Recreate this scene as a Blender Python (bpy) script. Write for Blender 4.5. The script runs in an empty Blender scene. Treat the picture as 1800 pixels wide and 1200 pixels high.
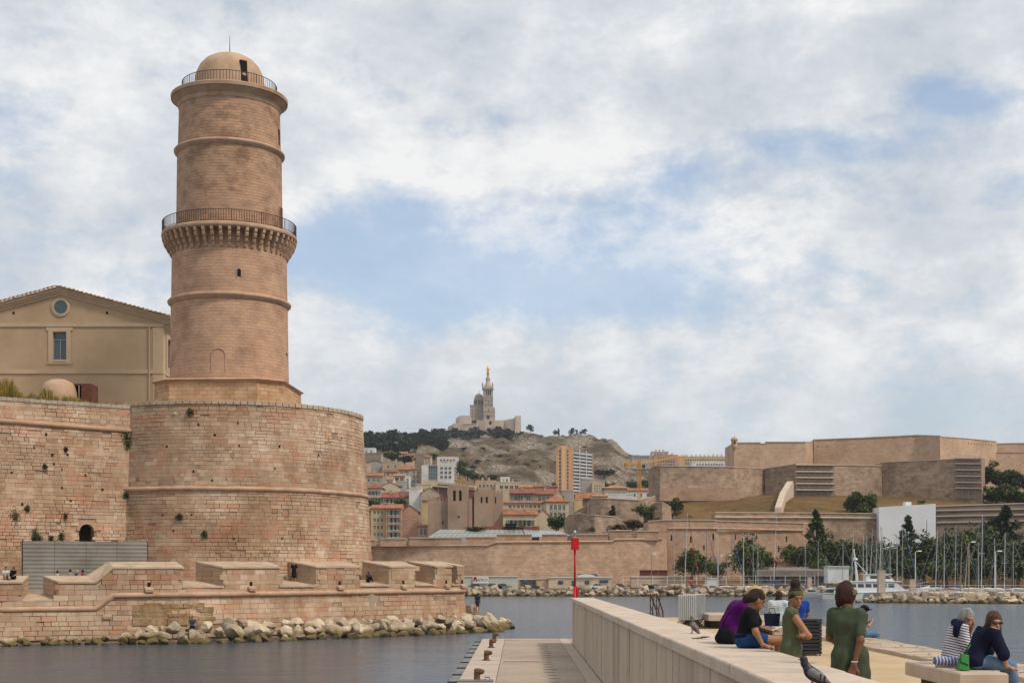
import bpy, bmesh, math, random
import numpy as np
from mathutils import Vector, Matrix, noise, Euler
R = math.radians
SC = bpy.context.scene
COL = SC.collection
# ---------------------------------------------------------------- camera, sky, sun, exposure
EYE = 4.75                                   # eye height above the water
cd = bpy.data.cameras.new('camera'); cam = bpy.data.objects.new('camera', cd); COL.objects.link(cam)
cam.location = (0, 0, EYE); cam.rotation_euler = (R(90), 0, 0)
cd.lens = 50; cd.sensor_width = 36; cd.shift_x = -12/1800; cd.shift_y = 412/1800
cd.clip_start = 0.5; cd.clip_end = 30000
SC.camera = cam
SUN_DIR = Vector((0.78, -0.48, 0.0)).normalized()*math.cos(R(50)) + Vector((0, 0, math.sin(R(50))))
sd = bpy.data.lights.new('sun', 'SUN'); sun = bpy.data.objects.new('sun', sd); COL.objects.link(sun)
sd.energy = 2.2; sd.angle = R(9); sd.color = (1.0, 0.89, 0.77)
sun.rotation_euler = SUN_DIR.to_track_quat('Z', 'Y').to_euler(); sun.location = (60, -20, 120)
SC.view_settings.view_transform = 'Standard'; SC.view_settings.look = 'None'
SC.view_settings.exposure = 0.26; SC.view_settings.gamma = 1.0
try: SC.view_settings.use_curve_mapping = False
except Exception: pass
SC.render.engine = 'CYCLES'; SC.cycles.use_denoising = True; SC.cycles.max_bounces = 6
SC.cycles.transparent_max_bounces = 6; SC.cycles.volume_bounces = 0
SC.cycles.use_adaptive_sampling = True

def world():
    w = bpy.data.worlds.new('World'); SC.world = w; w.use_nodes = True
    nt = w.node_tree; nt.nodes.clear(); N = nt.nodes.new; L = nt.links.new
    def mth(op, a, b=None, c=None, clamp=False):
        n = N('ShaderNodeMath'); n.operation = op; n.use_clamp = clamp
        for i, v in enumerate((a, b, c)):
            if v is None: continue
            if isinstance(v, (int, float)): n.inputs[i].default_value = v
            else: L(v, n.inputs[i])
        return n.outputs[0]
    sky = N('ShaderNodeTexSky'); sky.sky_type = 'NISHITA'; sky.sun_disc = False
    sky.sun_elevation = R(50); sky.sun_rotation = math.atan2(SUN_DIR.x, SUN_DIR.y)
    sky.air_density = 1.0; sky.dust_density = 2.0; sky.ozone_density = 1.5
    b1 = N('ShaderNodeBackground'); b1.inputs[1].default_value = 0.148; L(sky.outputs[0], b1.inputs[0])
    tc = N('ShaderNodeTexCoord'); sx = N('ShaderNodeSeparateXYZ'); L(tc.outputs['Generated'], sx.inputs[0])
    x, y, z = sx.outputs
    zz = mth('ADD', mth('MAXIMUM', z, 0.0), 0.20)
    cx = N('ShaderNodeCombineXYZ'); L(mth('DIVIDE', x, zz), cx.inputs[0]); L(mth('DIVIDE', y, zz), cx.inputs[1])
    def nz(scale, det, rough, off, dist=0.0, puff=False):
        m = N('ShaderNodeMapping'); L(tc.outputs['Generated'] if puff else cx.outputs[0], m.inputs[0]); m.inputs['Scale'].default_value = (1, 1, 1.7) if puff else (1, 1, 1); m.inputs['Location'].default_value = off
        n = N('ShaderNodeTexNoise'); L(m.outputs[0], n.inputs['Vector'])
        n.inputs['Scale'].default_value = scale; n.inputs['Detail'].default_value = det
        n.inputs['Roughness'].default_value = rough; n.inputs['Distortion'].default_value = dist
        return n.outputs['Fac']
    n1 = nz(0.8, 9, 0.55, (3.1, 7.7, 0), 0.05); n2 = nz(12, 12, 0.67, (1.3, 2.2, 5), .08, True); n3 = nz(4.6, 6, 0.55, (9.2, 4.1, 2), .1, True)
    ys = mth('MAXIMUM', y, 0.02); u = mth('DIVIDE', x, ys); v = mth('DIVIDE', mth('MAXIMUM', z, 0.0), ys)
    # openings of clear sky between the clouds: azimuth tangent, elevation tangent, half sizes, depth
    gaps = [(-.109, .245, .08, .035, .26), (-.15, .23, .05, .03, .2), (-.045, .225, .08, .035, .2), (.03, .245, .07, .026, .17), (.085, .262, .05, .024, .17), (-.085, .195, .1, .028, .24), (.03, .2, .09, .025, .17), (.12, .22, .06, .03, .14), (-.1, .155, .08, .02, .12),
            (.21, .305, .07, .017, .34), (.31, .337, .04, .016, .34), (.347, .27, .03, .018, .26), (-.265, .205, .05, .02, .16), (.115, .285, .03, .015, .2), (.2, .22, .05, .02, .1)]
    bias = None
    for gu, gv, ru, rv, d in gaps:
        du = mth('DIVIDE', mth('SUBTRACT', u, gu), ru); dv = mth('DIVIDE', mth('SUBTRACT', v, gv), rv)
        g = mth('MULTIPLY', mth('POWER', 2.718, mth('MULTIPLY', mth('ADD', mth('MULTIPLY', du, du), mth('MULTIPLY', dv, dv)), -0.9)), d)
        bias = g if bias is None else mth('ADD', bias, g)
    f = mth('SUBTRACT', mth('ADD', mth('MULTIPLY', n1, 1.2), mth('MULTIPLY', n2, 0.95)), 0.415)
    f = mth('SUBTRACT', f, bias)
    ramp = N('ShaderNodeValToRGB'); L(f, ramp.inputs[0])
    ramp.color_ramp.elements[0].position = 0.30; ramp.color_ramp.elements[0].color = (0.33, .33, .33, 1)
    ramp.color_ramp.elements[1].position = 0.58; ramp.color_ramp.elements[1].color = (1, 1, 1, 1)
    cl = N('ShaderNodeValToRGB'); L(mth('ADD', mth('MULTIPLY', n3, 0.5), mth('MULTIPLY', n2, 0.5)), cl.inputs[0])
    e = cl.color_ramp.elements
    e[0].position = 0.40; e[0].color = (0.46, 0.505, 0.565, 1); e[1].position = 0.60; e[1].color = (0.77, 0.77, 0.77, 1)
    m_ = e.new(0.5); m_.color = (0.58, 0.61, 0.645, 1)
    # thin even veil of high cloud low over the horizon
    low = mth('SUBTRACT', 1.0, mth('MULTIPLY', z, 6.5), clamp=True)
    veil = N('ShaderNodeMixRGB'); L(mth('MULTIPLY', low, 0.85), veil.inputs[0]); L(cl.outputs[0], veil.inputs[1]); veil.inputs[2].default_value = (0.49, 0.545, 0.59, 1)
    b2 = N('ShaderNodeBackground'); L(veil.outputs[0], b2.inputs[0]); b2.inputs[1].default_value = 1.0
    fac = mth('MAXIMUM', ramp.outputs[0], mth('MULTIPLY', low, 0.9))
    mx = N('ShaderNodeMixShader'); L(fac, mx.inputs[0]); L(b1.outputs[0], mx.inputs[1]); L(b2.outputs[0], mx.inputs[2])
    out = N('ShaderNodeOutputWorld'); L(mx.outputs[0], out.inputs[0])
world()

# ---------------------------------------------------------------- helpers
def at(px, py, Y):
    """the point at distance Y that the photograph shows at px, py"""
    return Vector(((px - 912)*Y/2500, Y, EYE + (1012 - py)*Y/2500))
def xat(px, Y): return (px - 912)*Y/2500
def zat(py, Y): return EYE + (1012 - py)*Y/2500
MATS = {}
def mat(name, c1, c2=None, sc=1.0, rough=0.85, bump=0.0, bsc=None, metal=0.0, attr=False, c3=None, sc3=0.15, spec=0.3, stretch=None,
        brick=None, wave=None, alpha=None, mix=(0.4, 0.62)):
    if name in MATS: return MATS[name]
    m = bpy.data.materials.new(name); m.use_nodes = True; nt = m.node_tree; N = nt.nodes.new; L = nt.links.new
    p = nt.nodes['Principled BSDF']; p.inputs['Roughness'].default_value = rough; p.inputs['Metallic'].default_value = metal
    p.inputs['Specular IOR Level'].default_value = spec
    g = N('ShaderNodeNewGeometry'); vec = g.outputs['Position']
    if stretch:
        mp = N('ShaderNodeMapping'); L(vec, mp.inputs[0]); mp.inputs['Scale'].default_value = stretch; vec = mp.outputs[0]
    def noi(s, d=5, ro=0.6):
        n = N('ShaderNodeTexNoise'); L(vec, n.inputs['Vector']); n.inputs['Scale'].default_value = s
        n.inputs['Detail'].default_value = d; n.inputs['Roughness'].default_value = ro; return n.outputs['Fac']
    def mixc(fac, a, b, blend='MIX'):
        x = N('ShaderNodeMixRGB'); x.blend_type = blend
        for i, v in enumerate((fac, a, b)):
            if hasattr(v, 'is_linked') or hasattr(v, 'links'): L(v, x.inputs[i])
            elif isinstance(v, (int, float)): x.inputs[i].default_value = v
            else: x.inputs[i].default_value = (*v, 1) if len(v) == 3 else v
        return x.outputs[0]
    def rmp(v, a, b):
        r = N('ShaderNodeMapRange'); L(v, r.inputs[0]); r.inputs[1].default_value = a; r.inputs[2].default_value = b; return r.outputs[0]
    h = None
    if attr:
        a = N('ShaderNodeAttribute'); a.attribute_name = 'Col'; base = a.outputs['Color']
        if c2: base = mixc(rmp(noi(sc), *mix), base, mixc(1.0, base, c2, 'MULTIPLY'))
    elif c2: base = mixc(rmp(noi(sc), *mix), c1, c2)
    else:
        rgb = N('ShaderNodeRGB'); rgb.outputs[0].default_value = (*c1, 1); base = rgb.outputs[0]
    if c3: base = mixc(rmp(noi(sc3, 6, .65), 0.5, 0.72), base, mixc(1.0, base, c3, 'MULTIPLY'))
    if brick:                                  # courses too fine to pick apart: width, height, colour of joint, strength
        uv = N('ShaderNodeUVMap'); bt = N('ShaderNodeTexBrick'); L(uv.outputs[0], bt.inputs['Vector'])
        bt.inputs['Scale'].default_value = 1.0; bt.inputs['Brick Width'].default_value = brick[0]; bt.inputs['Row Height'].default_value = brick[1]
        bt.inputs['Mortar Size'].default_value = brick[1]*0.055; bt.inputs['Mortar Smooth'].default_value = 0.3; bt.inputs['Bias'].default_value = 0
        bt.inputs['Color1'].default_value = (1, 1, 1, 1); bt.inputs['Color2'].default_value = (*brick[3], 1); bt.inputs['Mortar'].default_value = (*brick[2], 1)
        nm = N('ShaderNodeMapRange'); L(noi(0.9, 3), nm.inputs[0]); nm.inputs[1].default_value = .35; nm.inputs[2].default_value = .6; nm.inputs[3].default_value = .45; nm.inputs[4].default_value = 1
        base = mixc(nm.outputs[0], base, mixc(1.0, base, bt.outputs['Color'], 'MULTIPLY'))
        h = bt.outputs['Fac']
    if wave:                                   # rows of tiles or corrugation along the UV: size, darkening
        uv = N('ShaderNodeUVMap'); wt = N('ShaderNodeTexWave'); L(uv.outputs[0], wt.inputs['Vector']); wt.inputs['Scale'].default_value = wave[0]
        wt.bands_direction = wave[2] if len(wave) > 2 else 'X'; wt.inputs['Distortion'].default_value = 0.3
        base = mixc(wt.outputs['Fac'], mixc(1.0, base, (wave[1],)*3, 'MULTIPLY'), base)
        h = wt.outputs['Fac']
    L(base, p.inputs['Base Color'])
    if bump:
        b = N('ShaderNodeBump'); b.inputs['Strength'].default_value = min(1, bump); b.inputs['Distance'].default_value = 0.05*max(1, bump)
        hh = noi(bsc or sc*6, 6, 0.65)
        if h is not None:
            q = N('ShaderNodeMath'); q.operation = 'SUBTRACT' if brick else 'ADD'; L(hh, q.inputs[0]); L(h, q.inputs[1]); hh = q.outputs[0]
        L(hh, b.inputs['Height']); L(b.outputs[0], p.inputs['Normal'])
    MATS[name] = m; return m

def speckle(m, sc, lo, hi, k):
    """small stains, droppings and pits with a shape of their own"""
    nt = m.node_tree; N = nt.nodes.new; L = nt.links.new; p = nt.nodes['Principled BSDF']; src = p.inputs['Base Color'].links[0].from_socket; g = N('ShaderNodeNewGeometry'); n = N('ShaderNodeTexNoise'); L(g.outputs['Position'], n.inputs['Vector']); n.inputs['Scale'].default_value = sc; n.inputs['Detail'].default_value = 3; r = N('ShaderNodeMapRange'); L(n.outputs['Fac'], r.inputs[0]); r.inputs[1].default_value = lo; r.inputs[2].default_value = hi
    x = N('ShaderNodeMixRGB'); x.blend_type = 'MULTIPLY'; L(r.outputs[0], x.inputs[0]); L(src, x.inputs[1]); x.inputs[2].default_value = (*k, 1); L(x.outputs[0], p.inputs['Base Color']); return m
class MB:
    def __init__(s): s.v = []; s.f = []; s.c = []; s.uv = []; s.m = []; s.cur = None; s.mi = 0
    def face(s, pts, col=None, uv=None):
        i = len(s.v); s.v += [tuple(p) for p in pts]; s.f.append(tuple(range(i, i+len(pts)))); s.c.append(col or s.cur)
        s.uv.append(uv); s.m.append(s.mi)
    def box(s, a, b, rz=0.0, piv=None, taper=0.0):
        x0, y0, z0 = a; x1, y1, z1 = b; t = taper
        P = [(x0, y0, z0), (x1, y0, z0), (x1, y1, z0), (x0, y1, z0), (x0+t, y0+t, z1), (x1-t, y0+t, z1), (x1-t, y1-t, z1), (x0+t, y1-t, z1)]
        if rz:
            px, py = piv if piv else ((x0+x1)/2, (y0+y1)/2); c_, s_ = math.cos(rz), math.sin(rz)
            P = [(px+(x-px)*c_-(y-py)*s_, py+(x-px)*s_+(y-py)*c_, z) for x, y, z in P]
        s.hexa(P)
    def hexa(s, P):
        i = len(s.v); s.v += [tuple(p) for p in P]
        for q in ((3, 2, 1, 0), (4, 5, 6, 7), (0, 1, 5, 4), (1, 2, 6, 5), (2, 3, 7, 6), (3, 0, 4, 7)):
            s.f.append(tuple(i+k for k in q)); s.c.append(s.cur); s.m.append(s.mi)
            p = [P[k] for k in q]; s.uv.append([(x_+y_, z_) for x_, y_, z_ in p] if abs(p[0][2]-p[2][2]) > 1e-4 or abs(p[1][2]-p[3][2]) > 1e-4 else [(x_, y_) for x_, y_, z_ in p])
    def tube(s, pts, r, n=6, cap=True):
        pts = [Vector(p) for p in pts]; rr = r if isinstance(r, (list, tuple)) else [r]*len(pts); i0 = len(s.v); pu = None
        for k, p in enumerate(pts):
            d = (pts[min(k+1, len(pts)-1)] - pts[max(k-1, 0)]).normalized()
            u = d.cross(Vector((0, 0, 1)) if abs(d.z) < .9 else Vector((1, 0, 0))).normalized()
            w = d.cross(u)
            for j in range(n):
                a = 2*math.pi*j/n; s.v.append(tuple(p + (u*math.cos(a) + w*math.sin(a))*rr[k]))
        def add(f): s.f.append(f); s.c.append(s.cur); s.uv.append(None); s.m.append(s.mi)
        for k in range(len(pts)-1):
            for j in range(n):
                a, b = i0+k*n+j, i0+k*n+(j+1) % n; add((a, b, b+n, a+n))
        if cap: add(tuple(range(i0+n-1, i0-1, -1))); e = i0+(len(pts)-1)*n; add(tuple(range(e, e+n)))
    def lathe(s, prof, c=(0, 0, 0), n=48, a0=0, a1=2*math.pi, ur=None, cap=True):
        full = abs(a1-a0-2*math.pi) < 1e-6; i0 = len(s.v); m = n if full else n+1
        for r, z in prof:
            for j in range(m):
                a = a0+(a1-a0)*j/n; s.v.append((c[0]+r*math.cos(a), c[1]+r*math.sin(a), c[2]+z))
        vv = 0
        for k in range(len(prof)-1):
            dv = math.hypot(prof[k+1][0]-prof[k][0], prof[k+1][1]-prof[k][1])
            for j in range(n):
                a, b = i0+k*m+j, i0+k*m+(j+1) % m; q = ur or max(prof[k][0], .1)
                s.f.append((a, b, b+m, a+m)); s.c.append(s.cur); s.m.append(s.mi)
                U0, U1 = q*(a0+(a1-a0)*j/n), q*(a0+(a1-a0)*(j+1)/n); s.uv.append([(U0, vv), (U1, vv), (U1, vv+dv), (U0, vv+dv)])
            vv += dv
        if cap and full:
            for k, rev in ((0, True), (len(prof)-1, False)):
                if prof[k][0] > 1e-3:
                    t = tuple(range(i0+k*m, i0+k*m+m)); s.f.append(t[::-1] if rev else t); s.c.append(s.cur); s.uv.append(None); s.m.append(s.mi)
    def prism(s, poly, z0, z1, poly2=None):
        """closed prism: poly counter-clockwise seen from above; z1 may be a list"""
        n = len(poly); q = poly2 or poly; zz = z1 if isinstance(z1, (list, tuple)) else [z1]*n
        A = [(x, y, z0) for x, y in poly]; B = [(x, y, z) for (x, y), z in zip(q, zz)]; u = 0
        s.face(B, uv=[(p[0], p[1]) for p in B]); s.face(A[::-1])
        for i in range(n):
            j = (i+1) % n; d = math.dist(poly[i], poly[j])
            s.face([A[i], A[j], B[j], B[i]], uv=[(u, z0), (u+d, z0), (u+d, zz[j]), (u, zz[i])]); u += d
    def extr(s, poly, d, org=(0, 0, 0), ux=(1, 0, 0), uz=(0, 0, 1)):
        """outline poly in the ux/uz plane extruded by vector d"""
        o, a, b, d = Vector(org), Vector(ux), Vector(uz), Vector(d)
        A = [o+a*x+b*z for x, z in poly]; B = [p+d for p in A]
        s.face(A, uv=list(poly)); s.face(B[::-1], uv=list(poly)[::-1])
        for i in range(len(A)):
            j = (i+1) % len(A); e = (A[j]-A[i]).length
            s.face([A[j], A[i], B[i], B[j]], uv=[(e, 0), (0, 0), (0, d.length), (e, d.length)])
    def build(s, name, m=None, parent=None, org=None, smooth=False):
        me = bpy.data.meshes.new(name); V = s.v
        if org is not None: V = [(x-org[0], y-org[1], z-org[2]) for x, y, z in V]
        me.from_pydata(V, [], s.f)
        if any(u is not None for u in s.uv):
            ul = me.uv_layers.new(name='UVMap'); fl = []
            for f, u in zip(s.f, s.uv):
                for k in range(len(f)): fl += (u[k] if u else (0, 0))
            ul.data.foreach_set('uv', fl)
        if any(c is not None for c in s.c):
            ca = me.color_attributes.new('Col', 'FLOAT_COLOR', 'CORNER'); fl = []
            for f, c in zip(s.f, s.c): fl += list((*(c or (.5, .5, .5)), 1.0)*len(f))
            ca.data.foreach_set('color', fl)
        if isinstance(m, (list, tuple)):
            for q in m: me.materials.append(q)
            me.polygons.foreach_set('material_index', s.m)
        elif m: me.materials.append(m)
        if smooth: me.polygons.foreach_set('use_smooth', [True]*len(s.f))
        me.update()
        return link(name, me, parent)
def link(name, me, parent=None):
    o = bpy.data.objects.new(name, me); COL.objects.link(o)
    if parent: o.parent = parent
    return o
def tag(o, label, cat=None, group=None, kind=None):
    if label: o['label'] = label
    if cat: o['category'] = cat
    if group: o['group'] = group
    if kind: o['kind'] = kind
    return o
def thing(name, label, cat, loc=(0, 0, 0), rz=0, group=None):
    o = bpy.data.objects.new(name, None); COL.objects.link(o); o.location = loc; o.rotation_euler = (0, 0, rz); o.empty_display_size = .3
    return tag(o, label, cat, group, 'thing')
def struct(o): o['kind'] = 'structure'; return o
def copy_tree(o, parent=None):
    c = o.copy(); COL.objects.link(c); c.parent = parent
    for ch in list(o.children): copy_tree(ch, c)
    return c
def rnd(a, b): return random.uniform(a, b)
def jit(c, k): f = 1+rnd(-k, k); return tuple(min(.95, max(0.005, x*f*(1+rnd(-k, k)*.25))) for x in c)
def fbm(x, y, z=0.0, o=4): return noise.fractal(Vector((x, y, z)), 1.0, 2.0, o)
# ---------------------------------------------------------------- water
random.seed(11)
def water_mat():
    m = bpy.data.materials.new('sea_water'); m.use_nodes = True; nt = m.node_tree; N = nt.nodes.new; L = nt.links.new
    p = nt.nodes['Principled BSDF']; p.inputs['Base Color'].default_value = (0.024, 0.054, 0.084, 1); p.inputs['Roughness'].default_value = 0.16
    p.inputs['IOR'].default_value = 1.33
    g = N('ShaderNodeNewGeometry'); hs = None
    for sc, st, k in ((0.14, (.5, 1.5, 1), 1.5), (0.75, (.5, 1.3, 1), .95), (2.6, (.55, 1.2, 1), .34)):
        mp = N('ShaderNodeMapping'); L(g.outputs['Position'], mp.inputs[0]); mp.inputs['Scale'].default_value = st; mp.inputs['Rotation'].default_value = (0, 0, .12*sc)
        n = N('ShaderNodeTexNoise'); L(mp.outputs[0], n.inputs['Vector']); n.inputs['Scale'].default_value = sc; n.inputs['Detail'].default_value = 4; n.inputs['Distortion'].default_value = .4
        q = N('ShaderNodeMath'); q.operation = 'MULTIPLY'; L(n.outputs['Fac'], q.inputs[0]); q.inputs[1].default_value = k
        if hs is None: hs = q.outputs[0]
        else:
            s = N('ShaderNodeMath'); L(hs, s.inputs[0]); L(q.outputs[0], s.inputs[1]); hs = s.outputs[0]
    b = N('ShaderNodeBump'); b.inputs['Strength'].default_value = 0.62; b.inputs['Distance'].default_value = 0.34; L(hs, b.inputs['Height']); L(b.outputs[0], p.inputs['Normal'])
    return m
w = MB(); w.face([(-9000, -300, 0), (9000, -300, 0), (9000, 15000, 0), (-9000, 15000, 0)])
struct(w.build('sea_water', water_mat()))

# ---------------------------------------------------------------- masonry
STONE = mat('ashlar_stone', (1, 1, 1), (.80, .74, .68), sc=.7, rough=.9, bump=.6, bsc=9, attr=True, c3=(.70, .60, .50), sc3=.2, stretch=(1, 1, .55))
JOINT = mat('wall_core_mortar', (.40, .28, .19), (.26, .18, .12), sc=1.2, rough=.95, bump=.5, bsc=8)
PAL = [(.515, .36, .242), (.54, .38, .258), (.49, .338, .228), (.57, .42, .288), (.41, .28, .186), (.505, .30, .195), (.60, .465, .335)]
def masonry(parent, S, L, z0, z1, excl=None, ch=(.22, .36), ln=(.36, 1.0), seed=1, keep=300, dark=1.0, org=(0, 0, 0), gap=.011, prox=None):
    rng = random.Random(seed); stones = []; z = z0
    while z < z1-.08:
        h = min(rng.uniform(*ch), z1-z); zc = z+h/2
        if z1-z-h < .12: h = z1-z
        u = -rng.uniform(0, .6); f = rng.uniform(.8, 1.15)
        while u < L:
            l = rng.uniform(*ln)*f
            a, b = max(u, 0), min(u+l, L); u += l
            if b-a < .12: continue
            if excl and excl((a+b)/2, zc): continue
            S0 = S((a+b)/2, zc); pp = S0[0]
            n1 = fbm(pp.x*.16+seed, pp.y*.16, pp.z*.3); n2 = fbm(pp.x*.45, pp.y*.45+seed, pp.z*.9, 3)
            k = rng.random()
            c = PAL[0] if k < .3 else PAL[1] if k < .52 else PAL[2] if k < .72 else PAL[3] if k < .88 else PAL[4] if k < .91 else PAL[5] if k < .955 else PAL[6]
            if n2 > .34: c = PAL[5]
            s = (1+.24*n1+.09*n2)*rng.uniform(.94, 1.06)*dark
            c = (c[0]*s, c[1]*s*(1+.05*n1), c[2]*s*(1+.1*n1))
            o = rng.uniform(.0, .022) + (.02*n2 if n2 > 0 else .03*n2)
            if rng.random() < .03: o -= .07
            wv = min(1, max(0, .5+1.6*fbm(pp.x*.3+9, pp.y*.3, pp.z*.4, 3))); g = gap*rng.uniform(.7, 1.5)*(.25+1.15*wv); o *= (.3+wv); j = lambda: rng.uniform(-.012, .012)
            q = [(a+g+j(), z+g+j()), (b-g+j(), z+g+j()), (b-g+j(), z+h-g+j()), (a+g+j(), z+h-g+j())]
            stones.append(((b-a)*h, q, o, c))
            if rng.random() < .02: u += .0
        z += h
    stones.sort(key=lambda t: -t[0])
    def put(mb, q, o, c):
        A = []; B = []; C = []; bv = .014; cu = sum(p[0] for p in q)/4; cz = sum(p[1] for p in q)/4
        for u_, z_ in q:
            p, n = S(u_, z_); A.append(p-n*.06); B.append(p+n*(o-bv))
            p2, n2 = S(u_+math.copysign(bv, cu-u_), z_+math.copysign(bv*.8, cz-z_)); C.append(p2+n2*o)
        mb.face(C, c)
        for i in range(4):
            k = (i+1) % 4; mb.face([B[i], B[k], C[k], C[i]], c); mb.face([A[i], A[k], B[k], B[i]], c)
    for _, q, o, c in stones[:keep]:
        mb = MB(); put(mb, q, o, c); pc = S(q[0][0], q[0][1])[0]; mb.build('stone', STONE, parent, org)
    mb = MB()
    for _, q, o, c in stones[keep:]: put(mb, q, o, c)
    if mb.f: tag(mb.build('stonework', STONE, parent, org), None, kind='stuff')
    return len(stones)

CORD = mat('cordon_stone', (.52, .345, .225), (.43, .28, .18), sc=.8, rough=.85, bump=.4, bsc=8, c3=(.75, .6, .5), sc3=.5)
TOPS = mat('cap_stone', (.51, .385, .265), (.40, .295, .20), sc=.9, rough=.9, bump=.4, bsc=6)
FINE = mat('tower_masonry', (.585, .36, .228), (.46, .285, .188), sc=.8, rough=.92, bump=.8, bsc=3, c3=(.68, .63, .58), sc3=.35, brick=(.62, .27, (.88, .86, .84), (.90, .87, .85)), stretch=(1, 1, 1.25))
FINE2 = mat('upper_tower_masonry', (.525, .32, .2), (.39, .245, .16), sc=.8, rough=.92, bump=.8, bsc=3, c3=(.66, .60, .54), sc3=.4, brick=(.55, .25, (.82, .78, .75), (.87, .84, .8)), stretch=(1, 1, 1.4))
PLINTH = mat('plinth_masonry', (.50, .29, .165), (.58, .38, .22), sc=.8, rough=.92, bump=.6, bsc=5, brick=(.75, .34, (.5, .45, .4), (.72, .7, .66)))
DARK = mat('dark_recess', (.012, .010, .009), rough=1)
IRON = mat('dark_iron', (.05, .035, .03), (.08, .05, .035), sc=6, rough=.6)

# round drum bastion (thing) -------------------------------------------------
DC = (-25.2, 124.0)
drum = thing('round_bastion', 'massive round stone bastion with a rounded moulding halfway up, under the tall tower', 'bastion', (DC[0], DC[1], 2))
def drum_r(z): return 12.45 - (z-3)*(.95/15.7) + (.0 if z > 11.6 else .06)
A0, A1 = R(196), R(364)
def S_drum(u, z):
    a = A0 + u/11.9; r = drum_r(z); d = Vector((math.cos(a), math.sin(a), 0)); return Vector((DC[0], DC[1], z)) + d*r, d
b = MB(); b.lathe([(drum_r(1.5)-.05, 1.5), (drum_r(11)-.05, 11.0), (drum_r(18.5)-.05, 18.5), (0.01, 18.55)], (*DC, 0), 72)
b.build('core', JOINT, drum, drum.location)
masonry(drum, S_drum, (A1-A0)*11.9, 2.6, 18.35, seed=3, org=drum.location)
b = MB(); rc = drum_r(11.65); b.lathe([(rc-.1, 11.42), (rc+.10, 11.45), (rc+.23, 11.56), (rc+.25, 11.68), (rc+.17, 11.8), (rc-.1, 11.85)], (*DC, 0), 96, cap=False)
b.build('cordon', CORD, drum, drum.location, True)
b = MB()
for i in range(60):
    a, a2 = A0+(A1-A0)*i/60+.003, A0+(A1-A0)*(i+1)/60-.003; r0, r1 = 10.6, drum_r(18.4)+.10+rnd(-.02, .02); z1 = 18.66+rnd(-.02, .03)
    P = [(DC[0]+r*math.cos(t), DC[1]+r*math.sin(t), z) for z in (18.36, z1) for t, r in ((a, r0), (a2, r0), (a2, r1), (a, r1))]
    b2 = MB(); b2.hexa([P[k] for k in (0, 3, 2, 1, 4, 7, 6, 5)]); b2.build('coping_stone', TOPS, drum, drum.location)
b = MB(); p, n = S_drum(0, 17.9)
q = at(309, 727, 112.9); b.lathe([(.01, 0), (.22, .03), (.30, .16), (.24, .34), (.12, .40), (.01, .4)], (q.x, q.y-.1, q.z-.25), 10); b.build('spout', TOPS, drum, drum.location, True)

def on_wall(S, L, px, py):
    best = None
    for i in range(401):
        u = L*i/400; z = 10.0
        for _ in range(3): p, n = S(u, z); z = zat(py, p.y)
        p, n = S(u, z); e = abs(912+2500*p.x/p.y-px)
        if n.y < .1 and (best is None or e < best[0]): best = (e, p, n)
    return best[1], best[2]
def putlog(t, S, L, pts_):
    for px, py in pts_:
        p, n = on_wall(S, L, px, py); d = Vector((-n.y, n.x, 0)); w_, h_ = rnd(.045, .09), rnd(.05, .10); b_ = MB(); q = [p+d*x+n*y+Vector((0, 0, z)) for z in (-h_, h_) for x, y in ((-w_, .035), (w_, .035), (w_, -.1), (-w_, -.1))]; b_.hexa(q); b_.build('putlog_hole', DARK, t, t.location)
LEAFQ = mat('wall_plant_leaf', (.045, .07, .02), (.08, .105, .03), sc=6, rough=.8)
def tuft(S, L, px, py, r, label, group=None):
    p, n = on_wall(S, L, px, py); t = thing('wall_plant', label, 'plant', p, 0, group); b_ = MB(); g_ = random.Random(int(px*7+py))
    for i in range(int(90+160*r)):
        q = Vector((g_.gauss(0, .4), -abs(g_.gauss(0, .3)), g_.gauss(-.15, .48)))*r; s_ = g_.uniform(.05, .09); e = Euler((g_.uniform(-1, 1), g_.uniform(-1, 1), g_.uniform(0, 6))).to_matrix(); b_.face([q+e@Vector(v)*s_ for v in ((-1, -.5, 0), (.2, -.6, .1), (1, .2, 0), (0, .6, .1))])
    b_.build('leaves', LEAFQ, t); b_ = MB(); b_.tube([(0, .1, 0), (0, -.1*r, -.2*r)], .015, 4); b_.build('stem', mat('plant_stem', (.1, .08, .04), rough=.9), t)
putlog(drum, S_drum, (A1-A0)*11.9, ((419, 743), (421, 783), (492, 784), (294, 784), (374, 844), (484, 823), (340, 828), (411, 946), (496, 946), (555, 947), (285, 905), (337, 904), (305, 932), (349, 746), (378, 764), (560, 800), (600, 770)))
for px, py, r, lb in ((335, 724, .35, 'small dark green tuft near the top of the round bastion'), (361, 938, .3, 'small olive tuft low on the round bastion'), (316, 908, .32, 'green tuft among the dark eroded courses of the bastion')): tuft(S_drum, (A1-A0)*11.9, px, py, r, lb)
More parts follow.
